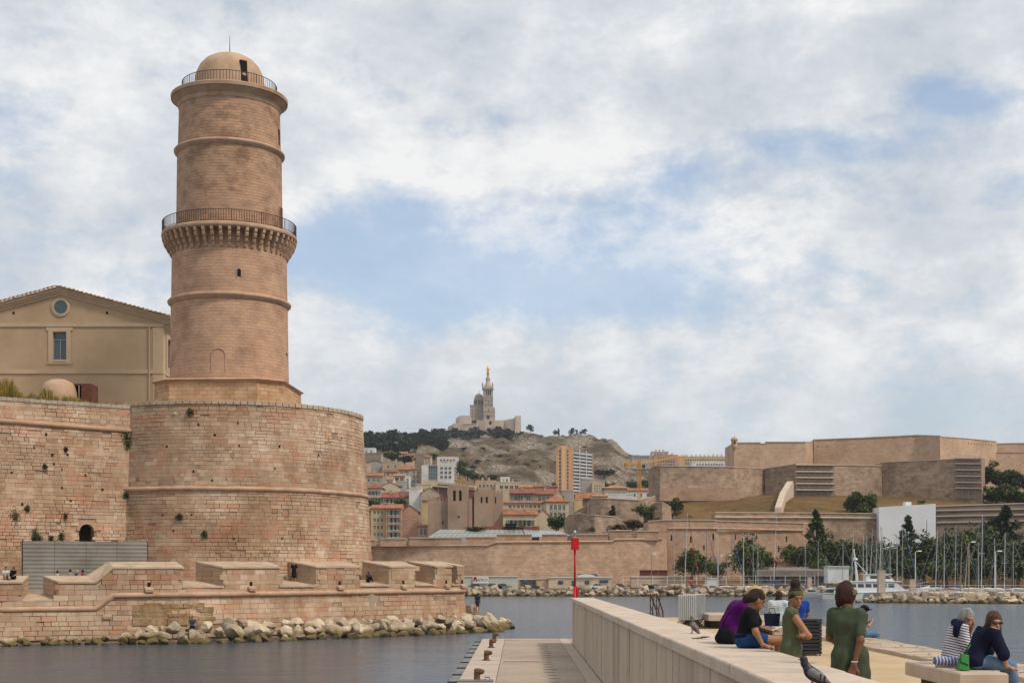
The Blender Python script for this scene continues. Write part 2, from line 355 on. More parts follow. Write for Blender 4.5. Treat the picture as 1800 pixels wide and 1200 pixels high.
# lighthouse tower (thing) ---------------------------------------------------
TC = (-25.0, 123.0)
tower = thing('round_stone_tower', 'tall round stone lighthouse tower with corbelled gallery, dome and iron railings', 'tower', (TC[0], TC[1], 18.5))
TO = tower.location.copy()
b = MB()                                      # square plinth turned a little
b.mi = 0
ang = R(-3.0); hw = 5.45; cut = 1.1
def oct_(h, c): return [(-h+c, -h), (h-c, -h), (h, -h+c), (h, h-c), (h-c, h), (-h+c, h), (-h, h-c), (-h, -h+c)]
def rot(pl, a, c): return [(c[0]+x*math.cos(a)-y*math.sin(a), c[1]+x*math.sin(a)+y*math.cos(a)) for x, y in pl]
b.prism(rot(oct_(hw+.12, 1.8), ang, TC), 18.0, 20.85, rot(oct_(hw, 1.8), ang, TC)); b.build('plinth', PLINTH, tower, TO)
b = MB(); b.prism(rot(oct_(hw+.02, 1.8), ang, TC), 20.85, 21.0, rot(oct_(hw+.24, 1.8), ang, TC)); b.prism(rot(oct_(hw+.24, 1.8), ang, TC), 21.0, 21.12, rot(oct_(hw+.05, 1.8), ang, TC))
b.build('plinth_moulding', CORD, tower, TO)
def ring(name, r, z, t, k=.27):
    m = MB(); m.lathe([(r-.15, z-.32), (r+.06, z-.3), (r+.10, z-.16), (r+k, z-.06), (r+k+.03, z+.08), (r+k-.06, z+.18), (r-.15, z+.24)], (*TC, 0), 72, cap=False)
    return m.build(name, CORD, tower, TO, True)
def shaft(name, m_, pr): m = MB(); m.lathe(pr, (*TC, 0), 96, ur=5.0, cap=False); return m.build(name, m_, tower, TO, True)
shaft('lower_shaft', FINE, [(5.06, 21.05), (5.0, 24.5), (4.96, 28.1)]); ring('string_course', 4.96, 28.15, .3)
shaft('middle_shaft', FINE, [(4.93, 28.3), (4.86, 33.9)])
shaft('upper_shaft', FINE2, [(4.52, 33.9), (4.44, 40.8)]); ring('string_course', 4.42, 41.1, .3)
shaft('top_shaft', FINE2, [(4.38, 41.2), (4.27, 45.3)])
m = MB(); m.lathe([(4.15, 44.75), (4.34, 44.85), (4.40, 45.15), (4.76, 45.5), (4.80, 45.58), (4.95, 45.62), (4.98, 45.9), (4.86, 45.98), (0.01, 46.08)], (*TC, 0), 96, ur=5); m.build('cornice', CORD, tower, TO)
m = MB(); m.lathe([(3.0, 46.0), (2.97, 47.3), (2.85, 48.0), (2.55, 48.65), (2.1, 49.15), (1.5, 49.5), (.8, 49.72), (.01, 49.8)], (*TC, 0), 48, ur=3, cap=False)
m.build('dome', mat('dome_plaster', (.50, .345, .225), (.42, .28, .18), sc=.7, rough=.9, bump=.4, bsc=6, c3=(.7, .62, .55), sc3=.4), tower, TO, True)
def arc_pt(r, a, z): return Vector((TC[0]+r*math.cos(a), TC[1]+r*math.sin(a), z))
def azim(px, r):                              # azimuth on the shaft of radius r that faces image column px
    best = min((abs(912+2500*arc_pt(r, R(270+k*.25), 0).x/arc_pt(r, R(270+k*.25), 0).y - px), k) for k in range(-340, 341)); return R(270+best[1]*.25)
def patch(name, r, a, hw_, z0, z1, m_, arch=False, proud=.02, depth=.0):
    """a curved slab following the shaft: door, blind niche, slit"""
    mb = MB(); n = 8; prev = None
    for i in range(n+1):
        t = -1+2*i/n; aa = a+t*hw_/r; top = z1-(hw_*(1-math.sqrt(max(0, 1-t*t))) if arch else 0)
        cur = (arc_pt(r+proud, aa, z0), arc_pt(r+proud, aa, top), arc_pt(r-.3, aa, z0), arc_pt(r-.3, aa, top))
        if prev:
            mb.face([prev[0], cur[0], cur[1], prev[1]]); mb.face([prev[1], cur[1], cur[3], prev[3]]); mb.face([cur[0], prev[0], prev[2], cur[2]])
        if i in (0, n): mb.face([cur[0], cur[1], cur[3], cur[2]])
        prev = cur
    return mb.build(name, m_, tower, TO)
def surround(r, a, hw_, z0, z1, w, m_, arch=True):
    mb = MB(); pts = []
    for i in range(13):
        t = -1+2*i/12; top = z1-(hw_*(1-math.sqrt(max(0, 1-t*t))) if arch else 0); pts.append(arc_pt(r+.03, a+t*hw_/r, top))
    pts = [arc_pt(r+.03, a-hw_/r, z0)]+pts+[arc_pt(r+.03, a+hw_/r, z0)]; mb.tube(pts, w, 6); return mb.build('surround', m_, tower, TO)
NICHE = mat('niche_plaster', (.52, .31, .20), (.46, .27, .18), sc=1, rough=.9, bump=.2)
a_ = azim(384, 5.03); patch('blind_niche', 5.03, a_, .55, 21.75, 23.6, NICHE, True, .012); surround(5.03, a_, .58, 21.75, 23.63, .05, CORD)
a_ = azim(420, 4.9); patch('slit_window', 4.9, a_, .15, 29.65, 30.3, DARK, True, .012); surround(4.9, a_, .19, 29.6, 30.34, .045, FINE)
a_ = azim(494.5, 4.5); patch('door', 4.5, a_, .42, 34.3, 36.4, mat('dark_wood', (.09, .05, .03), (.06, .035, .02), sc=3, rough=.8), False, .03); surround(4.5, a_, .46, 34.3, 36.45, .06, FINE2, False)
a_ = azim(492.5, 4.35); patch('slit_window', 4.35, a_, .22, 41.6, 43.2, DARK, False, .012)
a_ = azim(506.5, 5.0); patch('slit_window', 5.0, a_, .30, 22.2, 23.9, DARK, False, .012)
# dome doorway
mb = MB(); a_ = R(270)+.62; c_, s_ = math.cos(a_), math.sin(a_)
def dl(f, l, z): return (TC[0]+c_*f-s_*l, TC[1]+s_*f+c_*l, z)
mb.hexa([dl(1.6, -.30, 46.05), dl(1.6, .30, 46.05), dl(3.06, .30, 46.05), dl(3.06, -.30, 46.05), dl(1.6, -.30, 48.5), dl(1.6, .30, 48.5), dl(2.86, .30, 48.48), dl(2.86, -.30, 48.48)])
mb.build('dome_doorway', DARK, tower, TO)
# gallery: deck, corbels, railing
m = MB(); m.lathe([(4.4, 33.64), (5.70, 33.68), (5.76, 33.78), (5.76, 33.98), (5.70, 34.06), (4.4, 34.08)], (*TC, 0), 72, cap=False); m.build('gallery_deck', CORD, tower, TO, True)
NC = 48
pr = [(0, -1.55), (.22, -1.5), (.30, -1.33), (.26, -1.22), (.46, -1.12), (.55, -.95), (.50, -.82), (.72, -.70), (.80, -.5), (.76, -.38), (.88, -.28), (.92, 0), (0, 0)]
cm = MB(); cm.extr(pr, (0, .24, 0), (4.80, -.12, 0)); co = cm.build('corbel', CORD, tower)
for i in range(NC):
    c = co if i == 0 else co.copy()
    if i: COL.objects.link(c); c.parent = tower
    c.location = (0, 0, 33.66-18.5); c.rotation_euler = (0, 0, 2*math.pi*(i+.5)/NC)
def railing(r, z0, h, nb):
    mb = MB()
    for zz, th in ((z0+h, .03), (z0+.1, .02)): mb.tube([arc_pt(r, 2*math.pi*k/64, zz) for k in range(65)], th, 5, False)
    for k in range(nb):
        a = 2*math.pi*k/nb; mb.tube([arc_pt(r, a, z0), arc_pt(r, a, z0+h)], .022 if k % 12 else .035, 4, False)
    return mb.build('railing', IRON, tower, TO)
railing(5.68, 34.04, .98, 168); railing(4.02, 46.03, 1.05, 96)
m = MB(); m.tube([(*TC, 49.75), (*TC, 51.4)], [.05, .015], 5); m.lathe([(.01, 49.7), (.22, 49.76), (.16, 49.88), (.01, 49.95)], (*TC, 0), 10); m.build('lightning_rod', IRON, tower, TO)

# curtain wall left of the drum (thing) ---------------------------------------
CA = at(-60, 700, 107.2); CB = at(232, 700, 114.2); CA.z = CB.z = 0
cdir = (CB-CA).normalized(); cnor = Vector((cdir.y, -cdir.x, 0)); CL = (CB-CA).length; CZ = 18.4
curt = thing('fort_curtain_wall', 'high weathered stone curtain wall with a small arched doorway, left of the round bastion', 'wall', (CA.x, CA.y, 2))
def S_curt(u, z): return CA + cdir*u + cnor*(.7-(z-3)*.045) + Vector((0, 0, z)), cnor
ud = (at(153, 940, 111.7)-CA).dot(cdir)
def ex_curt(u, z): return abs(u-ud) < .78 and z < 9.15
b = MB()
def wp(u, f, z): v = CA+cdir*u+cnor*f; return (v.x, v.y, z)
for u0, u1, z0, z1 in ((0, ud-.6, 1.5, CZ-.1), (ud+.6, CL+4, 1.5, CZ-.1), (ud-.6, ud+.6, 8.9, CZ-.1), (ud-.6, ud+.6, 1.5, 7.1)):
    f0, f1 = .7-(z0-3)*.045-.06, .7-(z1-3)*.045-.06
    b.hexa([wp(u0, f0, z0), wp(u1, f0, z0), wp(u1, -3, z0), wp(u0, -3, z0), wp(u0, f1, z1), wp(u1, f1, z1), wp(u1, -3, z1), wp(u0, -3, z1)])
b.build('core', JOINT, curt, curt.location)
masonry(curt, S_curt, CL, 2.6, CZ-.25, ex_curt, seed=8, org=curt.location, dark=1.04)
putlog(curt, S_curt, CL, ((72, 745), (81, 763), (60, 787), (79, 820), (95, 815), (109, 825), (92, 799), (119, 799), (124, 880), (109, 857), (39, 886), (150, 835), (180, 860), (20, 830)))
for px, py, r in ((49, 892, .32), (115, 907, .25), (63, 936, .45), (68, 945, .35), (59, 947, .25), (108, 941, .35), (90, 946, .28), (116, 789, .22), (79, 819, .25)): tuft(S_curt, CL, px, py, r, 'small green plant rooted in a joint of the curtain wall', 'plants on the curtain wall')
tuft(S_curt, CL, 27, 903, .6, 'largest dark green plant on the lower left of the curtain wall'); tuft(S_curt, CL, 223, 766, .5, 'green plant in the upper corner between curtain wall and bastion'); tuft(S_curt, CL, 224, 779, .4, 'hanging green plant below the upper corner plant'); tuft(S_curt, CL, 220, 869, .35, 'green plant at the corner beside the end of the bastion moulding')
b = MB()                                        # arched door reveal
for i in range(9):
    t0, t1 = math.pi*i/9, math.pi*(i+1)/9; r0, r1 = .56, .80
    P = [wp(ud-r*math.cos(t), f, 8.3+r*math.sin(t)*.95) for f in (.50, -.3) for r, t in ((r0, t0), (r1, t0), (r1, t1), (r0, t1))]
    b2 = MB(); b2.hexa(P); b2.build('voussoir', CORD, curt, curt.location)
b = MB(); b.hexa([wp(ud-.62, -.55, 7.0), wp(ud+.62, -.55, 7.0), wp(ud+.62, -.6, 7.0), wp(ud-.62, -.6, 7.0), wp(ud-.62, -.55, 9.1), wp(ud+.62, -.55, 9.1), wp(ud+.62, -.6, 9.1), wp(ud-.62, -.6, 9.1)])
b.build('arched_door', mat('dark_door', (.03, .02, .015), (.05, .03, .02), sc=3), curt, curt.location)
b = MB(); zc = 16.45; b.tube([wp(0, .12, zc+.16), wp(CL-.2, .12, zc-.06)], .19, 10); b.build('cordon', CORD, curt, curt.location, True)
for i in range(30):
    u0, u1 = CL*i/30+.01, CL*(i+1)/30-.01; b2 = MB(); z1 = CZ+.02+rnd(-.02, .03); f = .7-(CZ-3)*.045+.07
    b2.hexa([wp(u0, f, CZ-.25), wp(u1, f, CZ-.25), wp(u1, -1, CZ-.25), wp(u0, -1, CZ-.25), wp(u0, f, z1), wp(u1, f, z1), wp(u1, -1, z1+.05), wp(u0, -1, z1+.05)])
    b2.build('coping_stone', mat('grey_cap_stone', (.44, .37, .30), (.34, .28, .22), sc=1, rough=.95, bump=.4, bsc=7), curt, curt.location)

# lower sea battery with merlons and embrasures (thing) ------------------------
pts = [(px, Y) for px, Y in ((-50, 97.2), (0, 98.5), (165, 101.2), (197, 101.6), (330, 104.0), (430, 107.4), (530, 111.2), (620, 114.8), (700, 118.4), (770, 121.8), (816, 124.6))]
bp = [Vector((xat(px, Y), Y, 0)) for px, Y in pts]; cum = [0]
for i in range(1, len(bp)): cum.append(cum[-1]+(bp[i]-bp[i-1]).length)
BL = cum[-1]
def bpos(u):
    u = min(max(u, 0), BL-1e-4); i = max(k for k in range(len(cum)-1) if cum[k] <= u); t = (u-cum[i])/(cum[i+1]-cum[i]); p = bp[i].lerp(bp[i+1], t)
    def nr(k): d = (bp[k+1]-bp[k]).normalized(); return Vector((d.y, -d.x, 0))
    n = nr(i); m_ = nr(max(i-1, 0)) if t < .5 else nr(min(i+1, len(bp)-2)); w_ = .5-abs(t-.5) if False else max(0, (abs(t-.5)*2-.5))
    return p, (n*(1-w_*.5)+m_*w_*.5).normalized()
def upx(px):
    best = min(range(0, 1001), key=lambda k: abs(912+2500*bpos(BL*k/1000)[0].x/bpos(BL*k/1000)[0].y-px)); return BL*best/1000
uJ0, uJ1 = upx(168), upx(198)
def lvl(u, a, b_): return a if u <= uJ0 else b_ if u >= uJ1 else a+(b_-a)*(u-uJ0)/(uJ1-uJ0)
cordz = lambda u: lvl(u, 2.42, 3.36) + (.0 if u < uJ1 else .12*(u-uJ1)/(BL-uJ1))
sillz = lambda u: lvl(u, 3.05, 3.98) + (.0 if u < uJ1 else .06*(u-uJ1)/(BL-uJ1))
topz = lambda u: lvl(u, 4.35, 5.36) + (.0 if u < uJ1 else .28*(u-uJ1)/(BL-uJ1))
def S_bat(u, z): p, n = bpos(u); return p + n*(max(0, 3.4-z)*.11) + Vector((0, 0, z)), n
batt = thing('sea_battery_wall', 'low stone battery wall with merlons and gun embrasures above the boulders', 'wall', (bp[4].x, bp[4].y, 0)); BO = batt.location.copy()
emb = [(38, 104), (322, 392), (491, 556), (632, 685), (731, 765), (795, 806)]
EM = [(upx(a), upx(b_)) for a, b_ in emb]
def ex_bat(u, z):
    if z > topz(u)-.12: return True
    return any(a < u < c and z > sillz(u)-.1 for a, c in EM)
masonry(batt, S_bat, BL, .25, 5.75, ex_bat, ch=(.29, .42), ln=(.5, 1.15), seed=21, org=BO)
def bp3(u, f, z): p, n = bpos(u); v = p+n*f; return (v.x, v.y, z)
b = MB(); N_ = 64                                # core of the wall and terrace behind
for i in range(N_):
    u0, u1 = BL*i/N_, BL*(i+1)/N_; bt = 3.4*.11-.06
    b.hexa([bp3(u0, bt, -.6), bp3(u1, bt, -.6), bp3(u1, -7, -.6), bp3(u0, -7, -.6), bp3(u0, -.06, sillz(u0)-.06), bp3(u1, -.06, sillz(u1)-.06), bp3(u1, -7, sillz(u1)-.06), bp3(u0, -7, sillz(u0)-.06)])
b.build('core', JOINT, batt, BO)
MERL = mat('merlon_masonry', (.50, .345, .23), (.43, .29, .19), sc=.5, rough=.92, bump=.5, bsc=6, brick=(.75, .34, (.55, .5, .45), (.8, .78, .74)))
edges = [0]+[e for p in EM for e in p]+[BL]
for k in range(0, len(edges), 2):
    a, c = edges[k], edges[k+1]; fl = .75; aa = a-(fl if k else 0); cc = c+(fl if k+2 < len(edges) else 0); aa = max(0, aa); cc = min(BL, cc)
    mb = MB(); cap = MB(); ns = max(1, int((c-a)/1.2)); T = 2.6
    cuts = sorted(set([a+(c-a)*i/ns for i in range(ns+1)]+[q for q in (uJ0, uJ1) if a < q < c]))
    for i in range(len(cuts)-1):
        u0, u1 = cuts[i], cuts[i+1]; t0, t1 = (u0-a)/(c-a), (u1-a)/(c-a); v0, v1 = aa+(cc-aa)*t0, aa+(cc-aa)*t1
        zb0, zb1 = sillz(u0)-.2, sillz(u1)-.2; zt0, zt1 = topz(u0)-.12, topz(u1)-.12
        mb.hexa([bp3(u0, -.06, zb0), bp3(u1, -.06, zb1), bp3(v1, -T, zb1), bp3(v0, -T, zb0), bp3(u0, -.06, zt0), bp3(u1, -.06, zt1), bp3(v1, -T, zt1+.42), bp3(v0, -T, zt0+.42)])
        s = MB(); e0 = .06 if i == 0 else -.006; e1 = .06 if i == len(cuts)-2 else -.006
        s.hexa([bp3(u0-e0, .05, zt0+.004), bp3(u1+e1, .05, zt1+.004), bp3(v1+e1, -T-.05, zt1+.43), bp3(v0-e0, -T-.05, zt0+.43), bp3(u0-e0, .05, zt0+.13), bp3(u1+e1, .05, zt1+.13), bp3(v1+e1, -T-.05, zt1+.56), bp3(v0-e0, -T-.05, zt0+.56)])
        s.build('cap_slab', TOPS, batt, BO)
    mb.build('merlon', MERL, batt, BO)
for a, c in EM:                                  # sloping embrasure floors
    s = MB(); f = .70; s.hexa([bp3(a-.05, .06, sillz(a)-.12), bp3(c+.05, .06, sillz(c)-.12), bp3(c-f, -2.6, sillz(c)+.1), bp3(a+f, -2.6, sillz(a)+.1), bp3(a-.05, .06, sillz(a)), bp3(c+.05, .06, sillz(c)), bp3(c-f, -2.6, sillz(c)+.42), bp3(a+f, -2.6, sillz(a)+.42)])
    s.build('embrasure_floor', TOPS, batt, BO)
b = MB(); us = [BL*i/90 for i in range(91)]+[uJ0, uJ1]; us.sort()
b.tube([bp3(u, .06, cordz(u)) for u in us], .20, 10); b.build('cordon', CORD, batt, BO, True)
for px in (441, 597, 709, 784, 262, 188, 812):
    u = upx(px); z = cordz(u)+(.22 if px > 200 else -1.35); s = MB(); s.hexa([bp3(u-.3, .32, z), bp3(u+.3, .32, z), bp3(u+.3, -.1, z), bp3(u-.3, -.1, z), bp3(u-.3, .34, z+.2), bp3(u+.3, .34, z+.2), bp3(u+.3, -.1, z+.4), bp3(u-.3, -.1, z+.4)])
    o = s.build('drain_spout', CORD, batt, BO)
    s = MB(); s.hexa([bp3(u-.12, .02, z+.4), bp3(u+.12, .02, z+.4), bp3(u+.12, -.1, z+.4), bp3(u-.12, -.1, z+.4), bp3(u-.12, .02, z+.7), bp3(u+.12, .02, z+.7), bp3(u+.12, -.1, z+.7), bp3(u-.12, -.1, z+.7)]); s.build('drain_hole', DARK, batt, BO)
# rough brown stained stretch of rubble low on the wall
RUB = mat('rubble_stone', (.24, .15, .07), (.36, .25, .14), sc=1.4, rough=.95, bump=1, bsc=5, c3=(.6, .5, .3), sc3=.8)
u0, u1 = upx(232), upx(356); rr = random.Random(5); s = MB()
z = 1.2
while z < 2.75:
    u = u0
    while u < u1:
        l = rr.uniform(.5, 1.6); h = rr.uniform(.2, .36); d = rr.uniform(.02, .10)
        s.hexa([bp3(u, .1, z), bp3(u+l-.04, .1, z), bp3(u+l, -.1, z), bp3(u, -.1, z), bp3(u+rr.uniform(0, .05), max(0, 3.4-z)*.11+d, z+.03), bp3(u+l-.08, max(0, 3.4-z)*.11+d, z+.03), bp3(u+l-.06, max(0, 3.1-z)*.11+d, z+h), bp3(u+.04, max(0, 3.1-z)*.11+d, z+h)][:4]+[bp3(u, .1, z+h), bp3(u+l-.04, .1, z+h), bp3(u+l, -.1, z+h), bp3(u, -.1, z+h)])
        s.hexa([bp3(u, max(0, 3.4-z)*.11+d, z), bp3(u+l-.05, max(0, 3.4-z)*.11+d, z), bp3(u+l-.05, 0, z), bp3(u, 0, z), bp3(u, max(0, 3.4-z-h)*.11+d, z+h), bp3(u+l-.05, max(0, 3.4-z-h)*.11+d, z+h), bp3(u+l-.05, 0, z+h), bp3(u, 0, z+h)])
        u += l
    z += .31
tag(s.build('rubble_patch', RUB, batt, BO), 'brown eroded rubble patch in the battery wall', kind='stuff')
# ground of the fort behind its walls
g = MB(); g.prism([(-70, 104), (-38, 104.5), (-27, 111), (-12, 116), (-5.5, 127), (-8, 138), (-12, 150), (-70, 150)], -.5, 3.6); struct(g.build('fort_terrace', mat('terrace_gravel', (.42, .32, .22), (.36, .27, .19), sc=1.5, rough=.95, bump=.3)))
g = MB(); g.prism([(-62, 112), (-35.2, 116), (-27, 122), (-20, 132), (-20, 150), (-62, 150)], 3.6, 18.2); struct(g.build('fort_ground', mat('terrace_gravel', (0, 0, 0))))
# corrugated hoarding
h0, h1 = at(40, 950, 107.0), at(259, 950, 110.6); hd = (h1-h0); hl = hd.length; hd.normalize(); hd.z = 0; hn = Vector((hd.y, -hd.x, 0))
GALV = mat('galvanised_sheet', (.255, .235, .205), (.205, .185, .16), sc=.6, rough=.75, metal=0, bump=.1, c3=(.75, .72, .7), sc3=.5)
hoard = thing('corrugated_hoarding', 'grey corrugated metal site hoarding standing against the curtain wall', 'hoarding', (h0.x, h0.y, 3.6))
zt = zat(951, 108.5)
for k in range(4):
    mb = MB(); n = 52; a = k*hl/4+.01; c = (k+1)*hl/4-.01; ro = []
    for i in range(n+1):
        z = 3.5+(zt-3.5)*i/n; d = .011*(1 if (i % 4) in (1, 2) else -1); ro.append((h0+hd*a+hn*d, h0+hd*c+hn*d, z))
    for i in range(n): q0, q1 = ro[i], ro[i+1]; mb.face([(q0[0].x, q0[0].y, q0[2]), (q0[1].x, q0[1].y, q0[2]), (q1[1].x, q1[1].y, q1[2]), (q1[0].x, q1[0].y, q1[2])])
    mb.build('sheet_panel', GALV, hoard, hoard.location)
for k in range(5):
    p = h0+hd*(k*hl/4)-hn*.12; mb = MB(); mb.box((p.x-.06, p.y-.06, 3.5), (p.x+.06, p.y+.06, zt+.06)); mb.build('post', IRON, hoard, hoard.location)
# ---------------------------------------------------------------- gabled building behind the curtain wall
random.seed(31)
BY = 136.0
bld = thing('gabled_building', 'tan rendered building with a low tiled gable and round attic window behind the fort wall', 'building', (xat(107, BY), BY, 18)); QO = bld.location.copy()
REN = mat('tan_render', (.46, .335, .215), (.405, .29, .182), sc=.25, rough=.92, bump=.12, bsc=4, c3=(.85, .8, .75), sc3=.12)
REN2 = mat('pale_band_render', (.50, .375, .25), (.44, .325, .21), sc=.4, rough=.92, bump=.12, bsc=4)
TIL = mat('old_roof_tile', (.40, .27, .16), (.29, .18, .10), sc=1.2, rough=.95, bump=.3, c3=(.8, .72, .5), sc3=.8)
GLS = mat('window_glass', (.05, .075, .085), rough=.12, spec=.6)
FRM = mat('grey_window_frame', (.22, .25, .26), rough=.6)
k = BY/2500
def bx(px): return xat(px, BY)
def bz(py): return zat(py, BY)
xl, xr, xc = bx(-72), bx(286), bx(107); ze, zp = bz(560), bz(512); dep = 26.0
def facade(mb, o, ux, n, w, h, ops, dp=.25, poly=None, back=None):
    """wall sheet with real openings: ops = (u0, u1, z0, z1); reveals dp deep"""
    us = sorted(set([0, w]+[q for p in ops for q in p[:2]])); zs = sorted(set([0, h]+[q for p in ops for q in p[2:4]]))
    o, ux, n, uz = Vector(o), Vector(ux), Vector(n), Vector((0, 0, 1))
    for i in range(len(us)-1):
        for j in range(len(zs)-1):
            um, zm = (us[i]+us[i+1])/2, (zs[j]+zs[j+1])/2
            if any(a < um < b_ and c < zm < d for a, b_, c, d in ops): continue
            q = [(us[i], zs[j]), (us[i+1], zs[j]), (us[i+1], zs[j+1]), (us[i], zs[j+1])]; mb.face([o+ux*a+uz*b_ for a, b_ in q], uv=q)
    for a, b_, c, d in ops:
        q = [o+ux*x+uz*z for x, z in ((a, c), (b_, c), (b_, d), (a, d))]; r = [p-n*dp for p in q]
        for i in range(4): j = (i+1) % 4; mb.face([q[j], q[i], r[i], r[j]])
mb = MB(); wz0, wz1, wu0, wu1 = bz(632), bz(583), bx(93)-xl, bx(117)-xl
facade(mb, (xl, BY, 15), (1, 0, 0), (0, -1, 0), xr-xl, ze-15, [(wu0, wu1, wz0-15, wz1-15)], .35)
mb.face([(xl, BY, ze), (xr, BY, ze), (xc, BY, zp)])
sops = [(dep*.02+1.2, dep*.02+2.9, bz(640)-15, bz(590)-15)]
facade(mb, (xr, BY, 15), (0, 1, 0), (1, 0, 0), dep, ze-15, sops, .35)
mb.face([(xr, BY+dep, 15), (xl, BY+dep, 15), (xl, BY+dep, ze), (xr, BY+dep, ze)]); mb.face([(xl, BY+dep, 15), (xl, BY, 15), (xl, BY, ze), (xl, BY+dep, ze)]); mb.face([(xr, BY+dep, ze), (xl, BY+dep, ze), (xc, BY+dep, zp)])
mb.build('wall', REN, bld, QO)
for py, t in ((571, .18), (653, .2)):
    m = MB(); z = bz(py); m.box((xl-.05, BY-.10, z-t), (xr+.08, BY-.003, z+t)); m.box((xr+.003, BY+.0, z-t), (xr+.08, BY+dep, z+t)); m.build('string_course', REN2, bld, QO)
m = MB(); m.box((xr-.95, BY-.05, 15), (xr+.04, BY-.002, bz(575))); m.box((xr+.002, BY, 15), (xr+.045, BY+.9, bz(575))); m.build('corner_pilaster', REN2, bld, QO)
m = MB(); s_ = Vector((xr-xc, 0, ze-zp)).normalized()
for sg in (-1, 1):                             # raking cornice in three steps
    for st, (d0, z0, z1) in enumerate(((.12, -.35, -.12), (.26, -.12, .10), (.42, .10, .26))):
        ex = (xr-xc+.9)*sg; sl = (ze-zp)/(xr-xc)*abs(ex)
        m.hexa([(xc, BY-d0, zp+z0), (xc+ex, BY-d0, zp+sl+z0), (xc+ex, BY+.01, zp+sl+z0), (xc, BY+.01, zp+z0), (xc, BY-d0, zp+z1), (xc+ex, BY-d0, zp+sl+z1), (xc+ex, BY+.01, zp+sl+z1), (xc, BY+.01, zp+z1)] if sg > 0 else
               [(xc+ex, BY-d0, zp+sl+z0), (xc, BY-d0, zp+z0), (xc, BY+.01, zp+z0), (xc+ex, BY+.01, zp+sl+z0), (xc+ex, BY-d0, zp+sl+z1), (xc, BY-d0, zp+z1), (xc, BY+.01, zp+z1), (xc+ex, BY+.01, zp+sl+z1)])
for st, (d0, z0, z1) in enumerate(((.12, -.45, -.2), (.3, -.2, .02), (.55, .02, .2))):
    m.box((xr+.003, BY-.1, ze+z0), (xr+d0, BY+dep, ze+z1))
m.build('cornice', REN2, bld, QO)
roof = MB()
for sg in (-1, 1):
    ex = (xr-xc+1.0)*sg; sl = (ze-zp)/(xr-xc)*abs(ex); o_ = .27
    P = [(xc, BY-.5, zp+o_), (xc+ex, BY-.5, zp+sl+o_), (xc+ex, BY+dep, zp+sl+o_), (xc, BY+dep, zp+o_)]
    if sg < 0: P = [P[1], P[0], P[3], P[2]]
    roof.hexa(P+[(x, y, z+.14) for x, y, z in P])
ro = roof.build('roof', TIL, bld, QO)
cov = MB(); n = 8; cov.extr([(.115*math.cos(math.pi*i/n), .09*math.sin(math.pi*i/n)) for i in range(n+1)], (0, .52, 0)); cov_me = cov.build('tile', TIL, ro).data
first = [o for o in ro.children][0]; bpy.data.objects.remove(first)
for sg in (-1, 1):                              # verge tiles along the gable edge: each tile a piece
    L_ = math.hypot(xr-xc+1, zp-ze); nt = int(L_/.42)
    for i in range(nt):
        t = (i+.5)/nt; x = xc+sg*(xr-xc+1.0)*t; z = zp+(ze-zp)*(xr-xc+1)/(xr-xc)*t+.43
        o = link('tile', cov_me, ro); o.location = (x-QO.x+rnd(-.03, .03), BY-.42-QO.y+rnd(-.04, .04), z-QO.z); o.rotation_euler = (rnd(-.05, .05), sg*math.atan2(zp-ze, xr-xc)+rnd(-.06, .06), math.pi/2*1+rnd(-.08, .08))
        o.scale = (1.25, 1, 1.2)
def win(parent, O, x0, x1, z0, z1, y, mull=True, tr=.72):
    m = MB(); t = .07; d = y+.22
    m.box((x0, d-.04, z0), (x0+t, d+.05, z1)); m.box((x1-t, d-.04, z0), (x1, d+.05, z1)); m.box((x0+t, d-.04, z1-t), (x1-t, d+.05, z1)); m.box((x0+t, d-.04, z0), (x1-t, d+.05, z0+t))
    zt_ = z0+(z1-z0)*tr; m.box((x0+t, d-.03, zt_-.04), (x1-t, d+.04, zt_+.04))
    if mull: m.box(((x0+x1)/2-.04, d-.028, z0+t), ((x0+x1)/2+.04, d+.038, zt_-.04))
    o = m.build('window', FRM, parent, O)
    p = MB(); p.box((x0+t*.5, d+.06, z0), (x1-t*.5, d+.09, z1)); p.build('pane', GLS, o, O); return o
w_ = win(bld, QO, bx(93), bx(117), wz0, wz1, BY)
m = MB(); x0, x1 = bx(93), bx(117)
for a in ((x0-.42, wz0-.3, x0, wz1+.4), (x1, wz0-.3, x1+.42, wz1+.4), (x0, wz1, x1, wz1+.4), (x0, wz0-.22, x1, wz0), (x0-.62, wz1+.12, x0-.42, wz1+.4), (x1+.42, wz1+.12, x1+.62, wz1+.4), (x0-.55, wz0-.42, x1+.55, wz0-.3)): m.box((a[0], BY-.09, a[1]), (a[2], BY-.002, a[3]))
m.build('window_surround', REN2, bld, QO)
rx, rz_, rr_ = bx(107), bz(540), .64
m = MB(); m.lathe([(rr_, 0), (rr_+.26, 0), (rr_+.26, .09), (rr_+.04, .12), (rr_, .09), (rr_, 0)], (0, 0, 0), 40, cap=False); o = m.build('round_window_surround', REN2, bld); o.location = (rx-QO.x, BY-.002-QO.y, rz_-QO.z); o.rotation_euler = (R(90), 0, 0)
m = MB(); m.lathe([(.01, .02), (rr_+.01, .02), (rr_+.01, .05), (.01, .05)], (0, 0, 0), 40); o = m.build('round_window_pane', GLS, bld); o.location = (rx-QO.x, BY-QO.y, rz_-QO.z); o.rotation_euler = (R(90), 0, 0)
m = MB(); m.box((xr-.28, BY+dep*.02+1.25, bz(640)), (xr-.20, BY+dep*.02+2.85, bz(590))); m.build('side_window_pane', GLS, bld, QO)
m = MB(); y0, y1 = BY+dep*.02+1.2, BY+dep*.02+2.9
